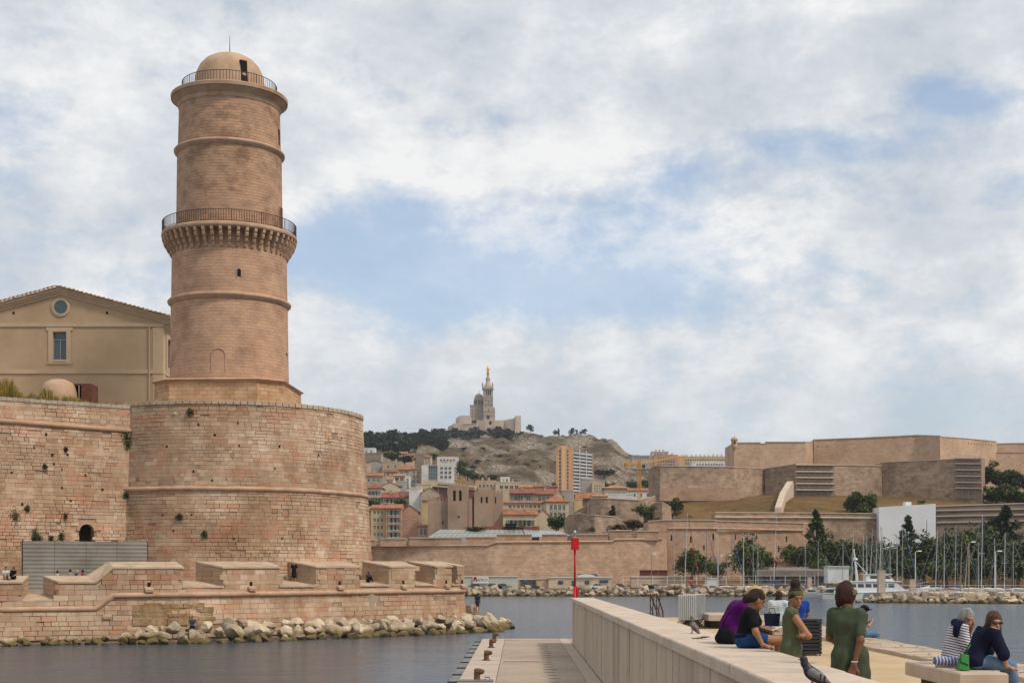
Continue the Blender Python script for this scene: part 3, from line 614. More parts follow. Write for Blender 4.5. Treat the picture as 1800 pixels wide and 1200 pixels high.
m.box((xr+.002, y0-.5, bz(652)), (xr+.1, y0, bz(582))); m.box((xr+.002, y1, bz(652)), (xr+.1, y1+.5, bz(582))); m.box((xr+.002, y0, bz(590)), (xr+.1, y1, bz(582))); m.build('side_window_surround', REN2, bld, QO)
for px, py in ((24, 550), (188, 550), (271, 576)):
    m = MB(); m.box((bx(px)-.11, BY-.02, bz(py)-.11), (bx(px)+.11, BY+.1, bz(py)+.11)); m.build('vent_hole', DARK, bld, QO)
m = MB(); m.tube([(xr-1.25, BY-.12, 15), (xr-1.25, BY-.12, bz(574))], .06, 8); m.build('downpipe', REN2, bld, QO)
# domed stone sentry turret, rusted steel box and dry grass on the curtain wall
q = at(103, 708, 118.5)
tur = thing('domed_turret', 'squat round stone turret with a worn domed cap among dry grass on the fort wall', 'turret', (q.x, q.y, 17.6)); to = tur.location.copy()
m = MB(); m.lathe([(1.5, 17.4), (1.46, 19.55)], (q.x, q.y, 0), 32, cap=False); m.build('turret_wall', PLINTH, tur, to, True)
m = MB(); m.lathe([(1.46, 19.5), (1.50, 19.6), (1.46, 20.0), (1.3, 20.55), (1.1, 20.85), (.55, 21.1), (.01, 21.15)], (q.x, q.y, 0), 32, cap=False); m.build('dome_cap', mat('dome_plaster', (0, 0, 0)), tur, to, True)
q = at(146, 700, 119.0); RUST = mat('rusted_steel', (.10, .035, .02), (.16, .06, .03), sc=2, rough=.8, bump=.2)
bo = thing('steel_portal', 'dark rusted steel box portal beside the domed turret', 'portal', (q.x, q.y, 18)); oo = bo.location.copy()
m = MB(); x0, x1, z1 = xat(130, 119), xat(160, 119), zat(674, 119)
m.box((x0, 119, 17.5), (x0+.12, 121, z1)); m.box((x0+.62, 119, 17.5), (x1, 121, z1)); m.box((x0+.12, 119, z1-.12), (x0+.62, 121, z1-.002)); m.build('frame', RUST, bo, oo)
m = MB(); m.box((x0+.12, 120.6, 17.5), (x0+.62, 120.7, z1-.13)); m.build('door', DARK, bo, oo); m = MB(); m.box((x0+.40, 118.9, 17.5), (x0+.47, 119.05, z1-.15)); m.build('post', GALV, bo, oo)
GRASS = mat('dry_grass', (1, 1, 1), (.7, .7, .6), sc=1.5, rough=.9, attr=True)
g = MB(); rg = random.Random(4)
for i in range(4200):
    px = rg.uniform(-30, 215); Y = 107.9+(px+60)*.024+rg.uniform(.5, 2.6); hgt = rg.uniform(.25, .75)*(1.35 if px < 90 else 1.0 if px < 150 else .7)*(.45+1.2*max(0, fbm(px*.03, 1.3)+.35))
    x, z = xat(px, Y), 18.42; a = rg.uniform(0, math.pi); dx, dy = math.cos(a)*.05, math.sin(a)*.05; lx, ly = rg.uniform(-.25, .25)*hgt, rg.uniform(-.2, .2)*hgt
    c = (.40, .25, .06) if rg.random() < .6 else (.20, .19, .05); c = tuple(v*rg.uniform(.7, 1.2) for v in c)
    g.face([(x-dx, Y-dy, z), (x+dx, Y+dy, z), (x+lx+dx*.3, Y+ly, z+hgt), (x+lx-dx*.3, Y+ly, z+hgt)], c)
tag(g.build('dry_grass', GRASS), 'golden dry grass growing along the top of the curtain wall', 'grass', kind='stuff')

# ---------------------------------------------------------------- boulders
def rock_mesh(seed):
    rr = random.Random(seed); bm = bmesh.new(); bmesh.ops.create_icosphere(bm, subdivisions=3, radius=1.0)
    pl = []
    for i in range(17):
        n = Vector((rr.gauss(0, 1), rr.gauss(0, 1), rr.gauss(0, 1))).normalized(); pl.append((n, rr.uniform(.45, .86)))
    for v in bm.verts:
        for n, d in pl:
            t = v.co.dot(n)
            if t > d: v.co -= n*(t-d)*.97
        v.co *= 1+.06*fbm(v.co.x*2+seed, v.co.y*2, v.co.z*2)+.03*fbm(v.co.x*6, v.co.y*6+seed, v.co.z*6)
    me = bpy.data.meshes.new('boulder'); bm.to_mesh(me); bm.free(); return me
def rock_mat(name, c1, c2):
    m = mat(name, c1, c2, sc=.9, rough=.9, bump=.9, bsc=3.5, c3=(.42, .38, .33), sc3=.6)
    nt = m.node_tree; N = nt.nodes.new; L = nt.links.new; p = nt.nodes['Principled BSDF']; src = p.inputs['Base Color'].links[0].from_socket
    oi = N('ShaderNodeObjectInfo'); hv = N('ShaderNodeMapRange'); L(oi.outputs['Random'], hv.inputs[0]); hv.inputs[3].default_value = .58; hv.inputs[4].default_value = 1.12
    mx = N('ShaderNodeMixRGB'); mx.blend_type = 'MULTIPLY'; mx.inputs[0].default_value = 1; L(src, mx.inputs[1]); L(hv.outputs[0], mx.inputs[2])
    # tide line: weed and wet stone just above the water
    g = N('ShaderNodeNewGeometry'); sp = N('ShaderNodeSeparateXYZ'); L(g.outputs['Position'], sp.inputs[0]); n = N('ShaderNodeTexNoise'); L(g.outputs['Position'], n.inputs['Vector']); n.inputs['Scale'].default_value = .9; n.inputs['Detail'].default_value = 5
    ad = N('ShaderNodeMath'); ad.operation = 'MULTIPLY_ADD'; L(n.outputs['Fac'], ad.inputs[0]); ad.inputs[1].default_value = -1.15; L(sp.outputs[2], ad.inputs[2])
    f1 = N('ShaderNodeMapRange'); L(ad.outputs[0], f1.inputs[0]); f1.inputs[1].default_value = -.20; f1.inputs[2].default_value = .12; f1.inputs[3].default_value = 1; f1.inputs[4].default_value = 0
    m2 = N('ShaderNodeMixRGB'); L(f1.outputs[0], m2.inputs[0]); L(mx.outputs[0], m2.inputs[1]); m2.inputs[2].default_value = (.15, .11, .045, 1)
    f2 = N('ShaderNodeMapRange'); L(ad.outputs[0], f2.inputs[0]); f2.inputs[1].default_value = -.62; f2.inputs[2].default_value = -.42; f2.inputs[3].default_value = 1; f2.inputs[4].default_value = 0
    m3 = N('ShaderNodeMixRGB'); L(f2.outputs[0], m3.inputs[0]); L(m2.outputs[0], m3.inputs[1]); m3.inputs[2].default_value = (.035, .028, .014, 1); L(m3.outputs[0], p.inputs['Base Color']); return m
RM = rock_mat('limestone_boulder', (.64, .52, .375), (.46, .365, .25)); RM2 = rock_mat('far_boulder', (.56, .44, .31), (.40, .31, .215))
ROCKS = [rock_mesh(s) for s in range(14)]
for me in ROCKS: me.materials.append(RM)
ROCKS2 = [me.copy() for me in ROCKS]
for me in ROCKS2: me.materials.clear(); me.materials.append(RM2)
def boulder(loc, s, rr, label, group, meshes=ROCKS, name='boulder'):
    o = link(name, rr.choice(meshes)); o.location = loc; o.rotation_euler = (rr.uniform(-.5, .5), rr.uniform(-.5, .5), rr.uniform(0, 6.28))
    o.scale = (s*rr.uniform(.95, 1.5), s*rr.uniform(.8, 1.15), s*rr.uniform(.6, .95)); return tag(o, label, 'boulder', group, 'thing')
rr = random.Random(77); FL = 'pale limestone boulder in the heap at the foot of the battery wall'; FG = 'boulders below the fort'
u = 0.0
while u < BL+.5:
    t = max(0, (u-upx(140))/(upx(300)-upx(140))); t = min(1, t); p, n = bpos(min(u, BL-.01)); p = Vector((p.x, p.y, 0))
    for row, (f, z, s) in enumerate(((1.0, 1.05, .74), (2.1, .55, .84), (3.1, .02, .74))):
        f = .55+f*(.45+.6*t); sc_ = s*rr.uniform(.75, 1.25)*(.5+.5*t); zz = z*(.25+.75*t)+rr.uniform(-.12, .12)
        if row == 0 and t < .3 and rr.random() < .5: continue
        v = p+n*(f+rr.uniform(-.25, .25))+Vector((rr.uniform(-.4, .4), 0, zz)); boulder(v, sc_*.88, rr, FL, FG)
    u += rr.uniform(.85, 1.25)*(.62+.38*t)
tip = bpos(BL-.01)[0]; SL = 'weathered boulder in the spit running out beyond the battery corner'
for i in range(46):
    t = rr.random(); px = 790+t*105; Yt = 124.5+t*6.5; wd = 3.6*(1-t*.55); off = rr.uniform(-1, 1); z = (1-abs(off))*1.0*(1-t*.3)-.05
    boulder(Vector((xat(px, Yt)+rr.uniform(-.5, .5), Yt+off*wd-1.5*(1-t), z)), rr.uniform(.55, 1.0)*(1-.15*t), rr, SL, 'boulders of the spit')
q = at(828, 1070, 128); o = boulder(q, .95, rr, 'mossy ochre boulder beside the standing man on the spit', None); o.scale = (1.0, .8, .8)
# ---------------------------------------------------------------- quay, sitting wall, esplanade
random.seed(41)
K = .782; QZ, WZ, EZ = EYE-3.43*K, EYE-1.1*K, 3.10; WX0, WX1 = 2.64*K, 3.78*K
CONC = mat('quay_concrete', (.40, .315, .24), (.35, .27, .205), sc=.5, rough=.9, bump=.15, bsc=8, c3=(.76, .71, .66), sc3=.35)
EDGE = mat('quay_edge_stone', (.47, .385, .30), (.42, .34, .26), sc=.7, rough=.9, bump=.15, bsc=8)
CAPM = mat('wall_coping_stone', (.56, .46, .365), (.51, .415, .325), sc=.9, rough=.85, bump=.15, bsc=10, c3=(.78, .74, .70), sc3=.7)
PAN = mat('wall_panel_concrete', (.50, .405, .31), (.45, .36, .275), sc=.6, rough=.88, bump=.12, bsc=9, c3=(.72, .68, .64), sc3=.6, stretch=(1, 1, .3))
for m_ in (CAPM, PAN, CONC, EDGE): speckle(m_, 7, .64, .70, (.72, .68, .64)); speckle(m_, 26, .68, .73, (.62, .58, .54))
quay = MB(); quay.box((-1.95*K, -10, -2), (2.60*K, 78.2*K, QZ-.10)); quay = struct(quay.build('quay', CONC))
y = 8.0
while y < 78.2*K:
    e = min(y+3.0*K, 78.2*K)
    for x0, x1, mm, nm in ((-1.98*K, -.75*K, EDGE, 'edge_slab'), (-.74*K, 2.2*K, CONC, 'deck_slab'), (2.21*K, 2.70*K, EDGE, 'gutter_slab')):
        s = MB(); s.box((x0, y+.006, QZ-.15), (x1-.008, e-.006, QZ+rnd(-.004, .004))); s.build(nm, mm, quay)
    y = e
BLACK = mat('black_rubber', (.025, .025, .026), (.04, .04, .04), sc=3, rough=.8); FEN = mat('grey_fender', (.16, .155, .15), (.22, .21, .2), sc=1.5, rough=.8)
y = 9.0
while y < 78*K-2.6:
    f = thing('quay_fender', 'grey rubber fender block on the side of the quay', 'fender', (-2.1*K, y, 1.2), 0, 'fenders along the quay')
    s = MB(); s.box((-2.34*K, y, .6), (-1.985*K, y+3.2*K, QZ-.08)); s.build('block', FEN, f, f.location)
    s = MB(); s.box((-2.37*K, y+3.23*K, .6), (-1.985*K, y+3.5*K, QZ-.05)); s.build('strap', BLACK, f, f.location); y += 3.6*K
RUSTB = mat('rusty_bollard', (.10, .048, .028), (.17, .085, .048), sc=5, rough=.85, bump=.3)
def bollard(x, y, label):
    b_ = thing('mooring_bollard', label, 'bollard', (x, y, QZ)); b_.scale = (.7,)*3
    s = MB(); s.lathe([(.20, .004), (.20, .03), (.01, .03)], n=20); s.build('base_plate', mat('dark_iron', (0, 0, 0)), b_)
    s = MB(); s.lathe([(.135, .03), (.115, .10), (.11, .24), (.13, .30)], n=20, cap=False); s.build('post', RUSTB, b_, smooth=True)
    s = MB(); s.tube([(-.10, 0, .33), (-.02, 0, .345), (.10, 0, .345), (.22, 0, .345), (.27, 0, .34)], [.09, .13, .115, .085, .05], 12); s.build('head', RUSTB, b_, smooth=True)
for py, px, lb in ((1124.5, 869, 'farthest and smallest rusty mooring bollard near the end of the quay'), (1137.5, 863.5, 'second rusty mooring bollard from the quay end'), (1160, 855, 'third rusty mooring bollard from the quay end'), (1196, 838.5, 'nearest rusty mooring bollard, at the bottom edge of the picture')):
    Y = 2500*(EYE-QZ)/(py-1012); bollard(xat(px, Y), Y, lb)
s = MB(); STL = mat('drain_steel', (.22, .215, .21), rough=.5, metal=.6)
Y = 2500*(EYE-QZ)/(1162.5-1012); dr = thing('drain_grate', 'long narrow steel drain grate set across the quay paving', 'drain', (xat(917, Y), Y, QZ)); dr.scale = (K, K, 1)
s.box((-.75, -.09, .002), (.75, -.06, .012)); s.box((-.75, .06, .002), (.75, .09, .012)); s.box((-.75, -.06, .002), (-.72, .06, .012)); s.box((.72, -.06, .002), (.75, .06, .012)); s.build('frame', STL, dr)
for i in range(24): s = MB(); s.box((-.71+i*.06, -.058, .002), (-.685+i*.06, .058, .010)); s.build('bar', STL, dr)
ml = MB()
for i in range(26):
    Y = (32+i*1.55)*K; o = MB(); o.box(((.95+rnd(-.05, .05))*K, Y, QZ+.006), ((1.35+rnd(-.1, .1))*K, Y+.05, QZ+.012)); o.build('joint_strip', mat('joint_filler', (.2, .14, .1), rough=.9), quay)
Y = 46.5; sb = thing('steel_cover', 'grey steel cover plate in the quay paving beside the nearest bollard', 'cover plate', (xat(835, 47*K), 46.2*K, QZ)); sb.scale = (K, K, 1); s = MB(); s.box((-.55, -.35, .004), (.62, .35, .05)); s.build('plate', STL, sb)
s = MB(); s.tube([(.35, 0, .05), (.35, 0, .12), (.5, 0, .12), (.5, 0, .05)], .015, 6); s.build('handle', IRON, sb)

sw = thing('sitting_wall', 'long low pale concrete sitting wall running out along the quay', 'wall', (WX0, 30, QZ)); so = sw.location.copy()
s = MB(); s.box((WX0+.10, 4, QZ-.2), (WX1-.08, 71.95*K, WZ-.14)); s.build('core', mat('joint_dark', (.12, .095, .075), rough=.95), sw, so)
y = 5.0; i = 0
while y < 72*K:
    e = min(y+.98*K, 72.0*K); s = MB(); s.box((WX0+.05+rnd(-.006, .006), y+.010, QZ+.01), (WX0+.16, e-.010, WZ-.145)); s.build('panel', PAN, sw, so); y = e
s = MB(); s.box((WX0+.06, 71.955*K, QZ), (WX1-.06, 71.955*K+.1, WZ-.145)); s.build('end_panel', PAN, sw, so)
y = 4.0
while y < 72.1*K:
    e = min(y+2.25*K, 72.1*K); z1 = WZ+rnd(-.004, .004); s = MB(); s.box((WX0, y+.006, WZ-.13), (WX1, e-.006, z1-.015)); s.prism([(WX0, y+.006), (WX1, y+.006), (WX1, e-.006), (WX0, e-.006)], z1-.015, z1, [(WX0+.015, y+.016), (WX1-.015, y+.016), (WX1-.015, e-.016), (WX0+.015, e-.016)]); s.build('coping_slab', CAPM, sw, so); y = e
s = MB(); s.box((WX1-.08, 4, 2.9), (WX1-.06, 72*K, WZ-.14)); s.build('back_face', PAN, sw, so)
SAND = mat('sandy_gravel', (.52, .385, .23), (.45, .325, .19), sc=1.1, rough=.95, bump=.25, bsc=30, c3=(.86, .82, .78), sc3=.5)
PAVE = mat('edge_paving', (.49, .385, .285), (.43, .33, .24), sc=1.3, rough=.92, bump=.2, bsc=14)
esp = MB(); esp.prism([(WX1-.07, -10), (7.9, -10), (7.75, 57), (WX1-.07, 57)], -2, EZ); struct(esp.build('esplanade', SAND))
strip = MB(); strip.prism([(7.9, -10), (8.95, -10), (9.15, 36), (10.4, 57), (7.75, 57)], -2, EZ+.02); strip = struct(strip.build('stone_quay_edge', PAVE))
rr = random.Random(9); y = 14.0
while y < 57:
    l = rr.uniform(.28, .5); x0 = 7.9-.15*(y+10)/67; x1 = 9.0+(y-20)*.0075 if y < 36 else 9.15+(y-36)*.0595; x = x0
    while x < x1-.1:
        wd = rr.uniform(.3, .75); e = min(x+wd, x1)
        if y < 40 or rr.random() < 1: s = MB(); s.box((x+.012, y+.012, EZ-.05), (e-.012, y+l-.012, EZ+.075+rr.uniform(-.012, .012))); s.build('paving_stone', PAVE, strip)
        x = e
    y += l
low = MB(); low.prism([(WX1-.05, 57), (10.4, 57), (9.0, 60.5), (2.04, 61.1), (2.04, 57)], -2, QZ); struct(low.build('lower_landing', CONC))
st = thing('landing_steps', 'stone steps descending from the esplanade end to the landing', 'steps', (6, 57, QZ)); 
for i in range(5): s = MB(); z = EZ-.18*(i+1)-.02; s.box((WX1+.02, 57+.32*i+.003, QZ), (10.1, 57+.32*(i+1), z)); s.build('step', EDGE, st, st.location)
hr = thing('stair_handrail', 'thin dark steel handrails of the landing steps beyond the sitting wall', 'handrail', (xat(1152, 57), 57, EZ))
for px in (1144, 1155):
    s = MB(); a = Vector((xat(px, 56), 56.2, EZ)); d = Vector((0.2, 2.0, -1.0)); s.tube([a, a+Vector((0, 0, .95)), a+d+Vector((.25, 0, 1.2)), a+d+Vector((.25, 0, .2))], .03, 6); s.tube([a+Vector((.12, .6, 0)), a+Vector((.2, .6, .95))], .022, 6); s.tube([a+Vector((0.0, 0, .5)), a+d*.9+Vector((.2, 0, .75))], .018, 6); s.build('rail', IRON, hr, hr.location)
# red beacon beyond the wall end
RED = mat('red_paint', (.50, .012, .014), (.42, .012, .012), sc=2, rough=.45)
Yb = 74.0*K; bq = Vector((xat(1010.5, Yb), Yb, QZ)); be = thing('red_beacon', 'red harbour beacon post with a square topmark at the quay end', 'beacon', bq); be.scale = (K,)*3
s = MB(); s.tube([(0, 0, 0), (0, 0, 2.9)], .085, 14); s.tube([(0, 0, 2.9), (0, 0, 4.86)], .055, 14); s.build('post', RED, be, smooth=True)
zz = (zat(966, Yb)-QZ)/K; s = MB(); s.box((-.205, -.2, zz), (.205, .2, zz+.62)); s.build('topmark', RED, be)
s = MB(); s.lathe([(.17, .10), (.17, .13), (.06, .18), (.06, .34), (.01, .34)], (0, 0, zz+.50), 14); s.build('lamp_base', GALV, be)
s = MB(); s.lathe([(.07, 0), (.08, .10), (.05, .17), (.01, .18)], (0, 0, zz+.84), 12); s.build('lantern', mat('lamp_glass', (.45, .5, .5), rough=.1), be, smooth=True)
s = MB(); s.box((.07, -.08, 2.5), (.22, .08, 2.75)); s.tube([(.1, 0, 2.2), (.1, 0, 2.9)], .05, 6); s.build('control_box', RED, be)
s = MB(); s.lathe([(.09, 2.0), (.09, 2.18)], n=14, cap=False); s.build('sticker_band', mat('faded_white', (.6, .5, .5), rough=.7), be)
# stacked crowd barriers
GAL2 = mat('galvanised_tube', (.46, .475, .48), (.38, .39, .40), sc=2, rough=.45, metal=.5)
Yc = 45.0; br_ = None
for i in range(9):
    b_ = thing('crowd_barrier', 'galvanised steel crowd barrier in the upright stack beside the low bench', 'barrier', (xat(1203, Yc)+i*.068, Yc+.12*i*.3, EZ), R(74), 'stacked crowd barriers')
    if br_ is None:
        b_.rotation_euler = (0, 0, R(74)); s = MB(); Lw = 2.1
        s.tube([(-Lw/2, 0, .30), (-Lw/2, 0, 1.0), (-Lw/2+.06, 0, 1.06), (Lw/2-.06, 0, 1.06), (Lw/2, 0, 1.0), (Lw/2, 0, .30), (-Lw/2, 0, .30)], .019, 6); s.build('frame', GAL2, b_)
        for k in range(17): s = MB(); x = -Lw/2+Lw*(k+1)/18; s.tube([(x, 0, .30), (x, 0, 1.06)], .009, 4); s.build('bar', GAL2, b_)
        for x in (-Lw/2+.25, Lw/2-.25): s = MB(); s.tube([(x, -.26, .015), (x, -.2, .07), (x, 0, .30), (x, .2, .07), (x, .26, .015)], .018, 5); s.build('foot', IRON, b_)
        br_ = b_
    else:
        for ch in list(br_.children): c = ch.copy(); COL.objects.link(c); c.parent = b_
def bench(name, label, x0, x1, y0, y1, th, mt):
    b_ = thing(name, label, 'bench', ((x0+x1)/2, (y0+y1)/2, EZ)); z1 = EZ+.45
    s = MB(); s.box((x0, y0, z1-th), (x1, y1, z1-.02)); s.prism([(x0, y0), (x1, y0), (x1, y1), (x0, y1)], z1-.02, z1, [(x0+.02, y0+.02), (x1-.02, y0+.02), (x1-.02, y1-.02), (x0+.02, y1-.02)]); s.build('seat', mt, b_, b_.location)
    s = MB(); s.box((x0+.14, y0+.3, EZ), (x1-.14, y1-.3, z1-th-.002)); s.build('base', mat('bench_base', (.05, .045, .04), rough=.8), b_, b_.location); return b_
BST = mat('bench_stone', (.49, .40, .315), (.44, .35, .27), sc=2, rough=.85, bump=.12, bsc=20, c3=(.9, .86, .82), sc3=1.4)
bench('stone_bench', 'thick pale stone bench carrying two seated women, lower right', 5.46, 6.06, 17.6, 20.1, .19, BST)
bench('stone_bench', 'low stone bench beside the stack of crowd barriers', xat(1238, 45.6), xat(1276, 45.6)+.3, 44.6, 47.0, .2, BST)
bench('stone_bench', 'pale stone bench end showing behind the black-shirted girl', 6.05, 6.65, 33.6, 36.2, .19, BST)
# slatted litter bin
Yn = 29.8; bn = Vector((xat(1417, Yn), Yn, EZ)); lb = thing('litter_bin', 'black slatted metal litter bin standing on the sandy esplanade', 'bin', bn)
BLK = mat('black_metal', (.022, .022, .025), (.03, .03, .033), sc=5, rough=.55)
s = MB(); s.box((-.23, -.23, .03), (.23, .23, .66)); s.build('liner', mat('dark_liner', (.008, .008, .009), rough=.9), lb)
for k in range(9):
    z = .04+k*.076
    for dx, dy, nx, ny in ((0, -.255, .275, .012), (0, .255, .275, .012), (-.267, 0, .012, .24), (.267, 0, .012, .24)): s = MB(); s.box((dx-nx, dy-ny, z), (dx+nx, dy+ny, z+.058)); s.build('slat', BLK, lb)
s = MB(); s.box((-.28, -.28, .725), (.28, .28, .76)); s.build('rim', BLK, lb)
for sx, sy in ((-1, -1), (1, -1), (1, 1), (-1, 1)): s = MB(); s.box((sx*.245-.012, sy*.23-.012, 0), (sx*.245+.012, sy*.23+.012, .725)); s.build('corner_post', BLK, lb)
# ---------------------------------------------------------------- terrain across the harbour
random.seed(51)
TY = [300, 338, 346, 376, 402, 412, 450, 500, 560, 640, 720, 800, 900, 1000, 1150, 1300, 1450, 1617, 1800, 2200, 3200, 8000]
TP = [-900, 500, 640, 760, 860, 930, 1000, 1060, 1120, 1200, 1400, 1600, 1800, 2800]
hillL = [-6, -4, 1.4, 1.4, 12, 13, 15, 18, 26, 36, 49, 61, 73, 85, 106, 124, 140, 152, 140, 80, 30, -8]
TZ = {-900: [-6, -4, 2, 2, 4, 5, 6, 8, 9, 10, 10, 10, 10, 10, 10, 10, 10, 8, 6, 5, 3, -8], 500: hillL, 640: [*hillL[:16], 138, 150, *hillL[18:]], 760: [*hillL[:17], 161, *hillL[18:]],
      860: [*hillL[:9], 34, 44, 52, 60, 70, 97, 124, 143, 160, 156, 90, 30, -8], 930: [*hillL[:9], 33, 41, 48, 55, 67, 95, 122, 143, 160, 156, 90, 30, -8],
      1000: [*hillL[:9], 33, 40, 46, 52, 62, 89, 118, 144, 163, 155, 90, 30, -8], 1060: [*hillL[:9], 32, 38, 44, 50, 60, 84, 112, 138, 157, 145, 80, 30, -8],
      1120: [-6, -4, 1.4, 1.4, 10, 14, 19, 24, 28, 32, 37, 43, 50, 58, 76, 100, 124, 140, 125, 70, 25, -8], 1200: [-6, -4, 1.4, 1.4, 9, 17, 28, 34, 38, 42, 45, 48, 52, 58, 68, 78, 86, 92, 85, 50, 20, -8],
      1400: [-6, -4, 1.4, 1.6, 6, 23, 29.5, 36, 40, 43, 45, 47, 50, 54, 58, 62, 64, 66, 60, 40, 20, -8], 1600: [-6, -4, 1.4, 1.8, 8, 23, 28.5, 36, 40, 42, 44, 46, 48, 50, 52, 54, 56, 58, 50, 30, 15, -8],
      1800: [-6, -4, 1.4, 1.8, 9, 22, 27, 33, 36, 38, 40, 42, 44, 46, 48, 50, 52, 54, 45, 30, 15, -8], 2800: [-6, -4, 2, 2.3, 6, 10, 14, 18, 20, 24, 28, 30, 32, 34, 36, 38, 40, 42, 35, 20, 10, -8]}
def tz(x, y, rough=True):
    px = 912+2500*x/max(y, 50); px = min(max(px, TP[0]), TP[-1]-1e-3); yy = min(max(y, TY[0]), TY[-1]-1e-3)
    i = max(k for k in range(len(TP)-1) if TP[k] <= px); j = max(k for k in range(len(TY)-1) if TY[k] <= yy)
    s = (px-TP[i])/(TP[i+1]-TP[i]); t = (yy-TY[j])/(TY[j+1]-TY[j]); s = s*s*(3-2*s)
    A, B = TZ[TP[i]], TZ[TP[i+1]]; z = (A[j]*(1-t)+A[j+1]*t)*(1-s)+(B[j]*(1-t)+B[j+1]*t)*s
    if rough and y > 930 and y < 2500:
        k = min(1, (y-930)/120); r = abs(fbm(x*.012+3, y*.009, 0, 5)); c = fbm(x*.045, y*.03, 2, 4); z += k*(c*5.5 + (.28-r)*16*(1 if px > 780 else .4))*(1 if y < 1560 else .45)
    return z
xs = sorted(set([-2500, -1500, -1000, -700, -500]+list(range(-400, -200, 25))+list(range(-200, 190, 5))+list(range(190, 400, 20))+[400, 450, 500, 600, 800, 1200, 2000]))
ys = sorted(set([300, 320, 338, 342, 346, 360, 376, 384, 392, 398, 402, 405, 408, 412, 420, 430, 440, 450, 470, 500, 530, 560, 600, 640, 680, 720, 760, 800, 850, 900, 940]+list(range(960, 1660, 6))+[1680, 1720, 1800, 2000, 2200, 2700, 3200, 5000, 8000]))
tm = MB(); tm.v = [(x, y, tz(x, y)) for y in ys for x in xs]; nx = len(xs)
for j in range(len(ys)-1):
    for i in range(nx-1):
        tm.f.append((j*nx+i, j*nx+i+1, (j+1)*nx+i+1, (j+1)*nx+i)); tm.c.append(None); tm.uv.append(None); tm.m.append(0)
def hill_mat():
    m = bpy.data.materials.new('limestone_hillside'); m.use_nodes = True; nt = m.node_tree; N = nt.nodes.new; L = nt.links.new; p = nt.nodes['Principled BSDF']; p.inputs['Roughness'].default_value = .95; p.inputs['Specular IOR Level'].default_value = .1
    g = N('ShaderNodeNewGeometry')
    def noi(s, d=6, r=.65, st=None):
        v = g.outputs['Position']
        if st: mp = N('ShaderNodeMapping'); L(v, mp.inputs[0]); mp.inputs['Scale'].default_value = st; v = mp.outputs[0]
        n = N('ShaderNodeTexNoise'); L(v, n.inputs['Vector']); n.inputs['Scale'].default_value = s; n.inputs['Detail'].default_value = d; n.inputs['Roughness'].default_value = r; return n.outputs['Fac']
    def mr(v, a, b): q = N('ShaderNodeMapRange'); L(v, q.inputs[0]); q.inputs[1].default_value = a; q.inputs[2].default_value = b; return q.outputs[0]
    def mx(f, a, b):
        q = N('ShaderNodeMixRGB'); L(f, q.inputs[0])
        for i, c in ((1, a), (2, b)):
            if isinstance(c, tuple): q.inputs[i].default_value = (*c, 1)
            else: L(c, q.inputs[i])
        return q.outputs[0]
    rock = mx(mr(noi(.5, 9, .8, (1, 1, .45)), .44, .57), (.12, .092, .068), (.43, .36, .28))
    dry = mx(mr(noi(.08), .4, .6), (.10, .068, .038), (.175, .12, .062)); scrub = mx(mr(noi(.25), .5, .64), dry, (.05, .05, .026))
    sl = N('ShaderNodeSeparateXYZ'); L(g.outputs['Normal'], sl.inputs[0])
    a = N('ShaderNodeMath'); a.operation = 'MULTIPLY_ADD'; L(noi(.028, 7, .6), a.inputs[0]); a.inputs[1].default_value = 1.5; L(sl.outputs[2], a.inputs[2])
    far = N('ShaderNodeSeparateXYZ'); L(g.outputs['Position'], far.inputs[0]); b_ = N('ShaderNodeMath'); b_.operation = 'ADD'; L(a.outputs[0], b_.inputs[0]); q = N('ShaderNodeMapRange'); L(far.outputs[1], q.inputs[0]); q.inputs[1].default_value = 930; q.inputs[2].default_value = 1000; q.inputs[3].default_value = 1.0; q.inputs[4].default_value = 0; L(q.outputs[0], b_.inputs[1])
    L(mx(q.outputs[0], mx(mr(b_.outputs[0], 1.53, 1.75), rock, scrub), mx(mr(noi(.3), .56, .68), mx(mr(noi(.06, 5), .42, .6), (.30, .185, .075), (.20, .125, .055)), (.10, .085, .035))), p.inputs['Base Color'])
    bm = N('ShaderNodeBump'); bm.inputs['Strength'].default_value = 1; bm.inputs['Distance'].default_value = 3; L(noi(.3, 8, .75, (1, 1, .5)), bm.inputs['Height']); L(bm.outputs[0], p.inputs['Normal']); return m
struct(tm.build('hillside_terrain', hill_mat(), smooth=True))
qy = MB(); qy.prism([(-160, 343), (70, 343), (72, 378), (-160, 378)], -2, 1.45); struct(qy.build('far_quay', mat('far_quay_ground', (.33, .27, .21), (.28, .23, .18), sc=.4, rough=.95)))

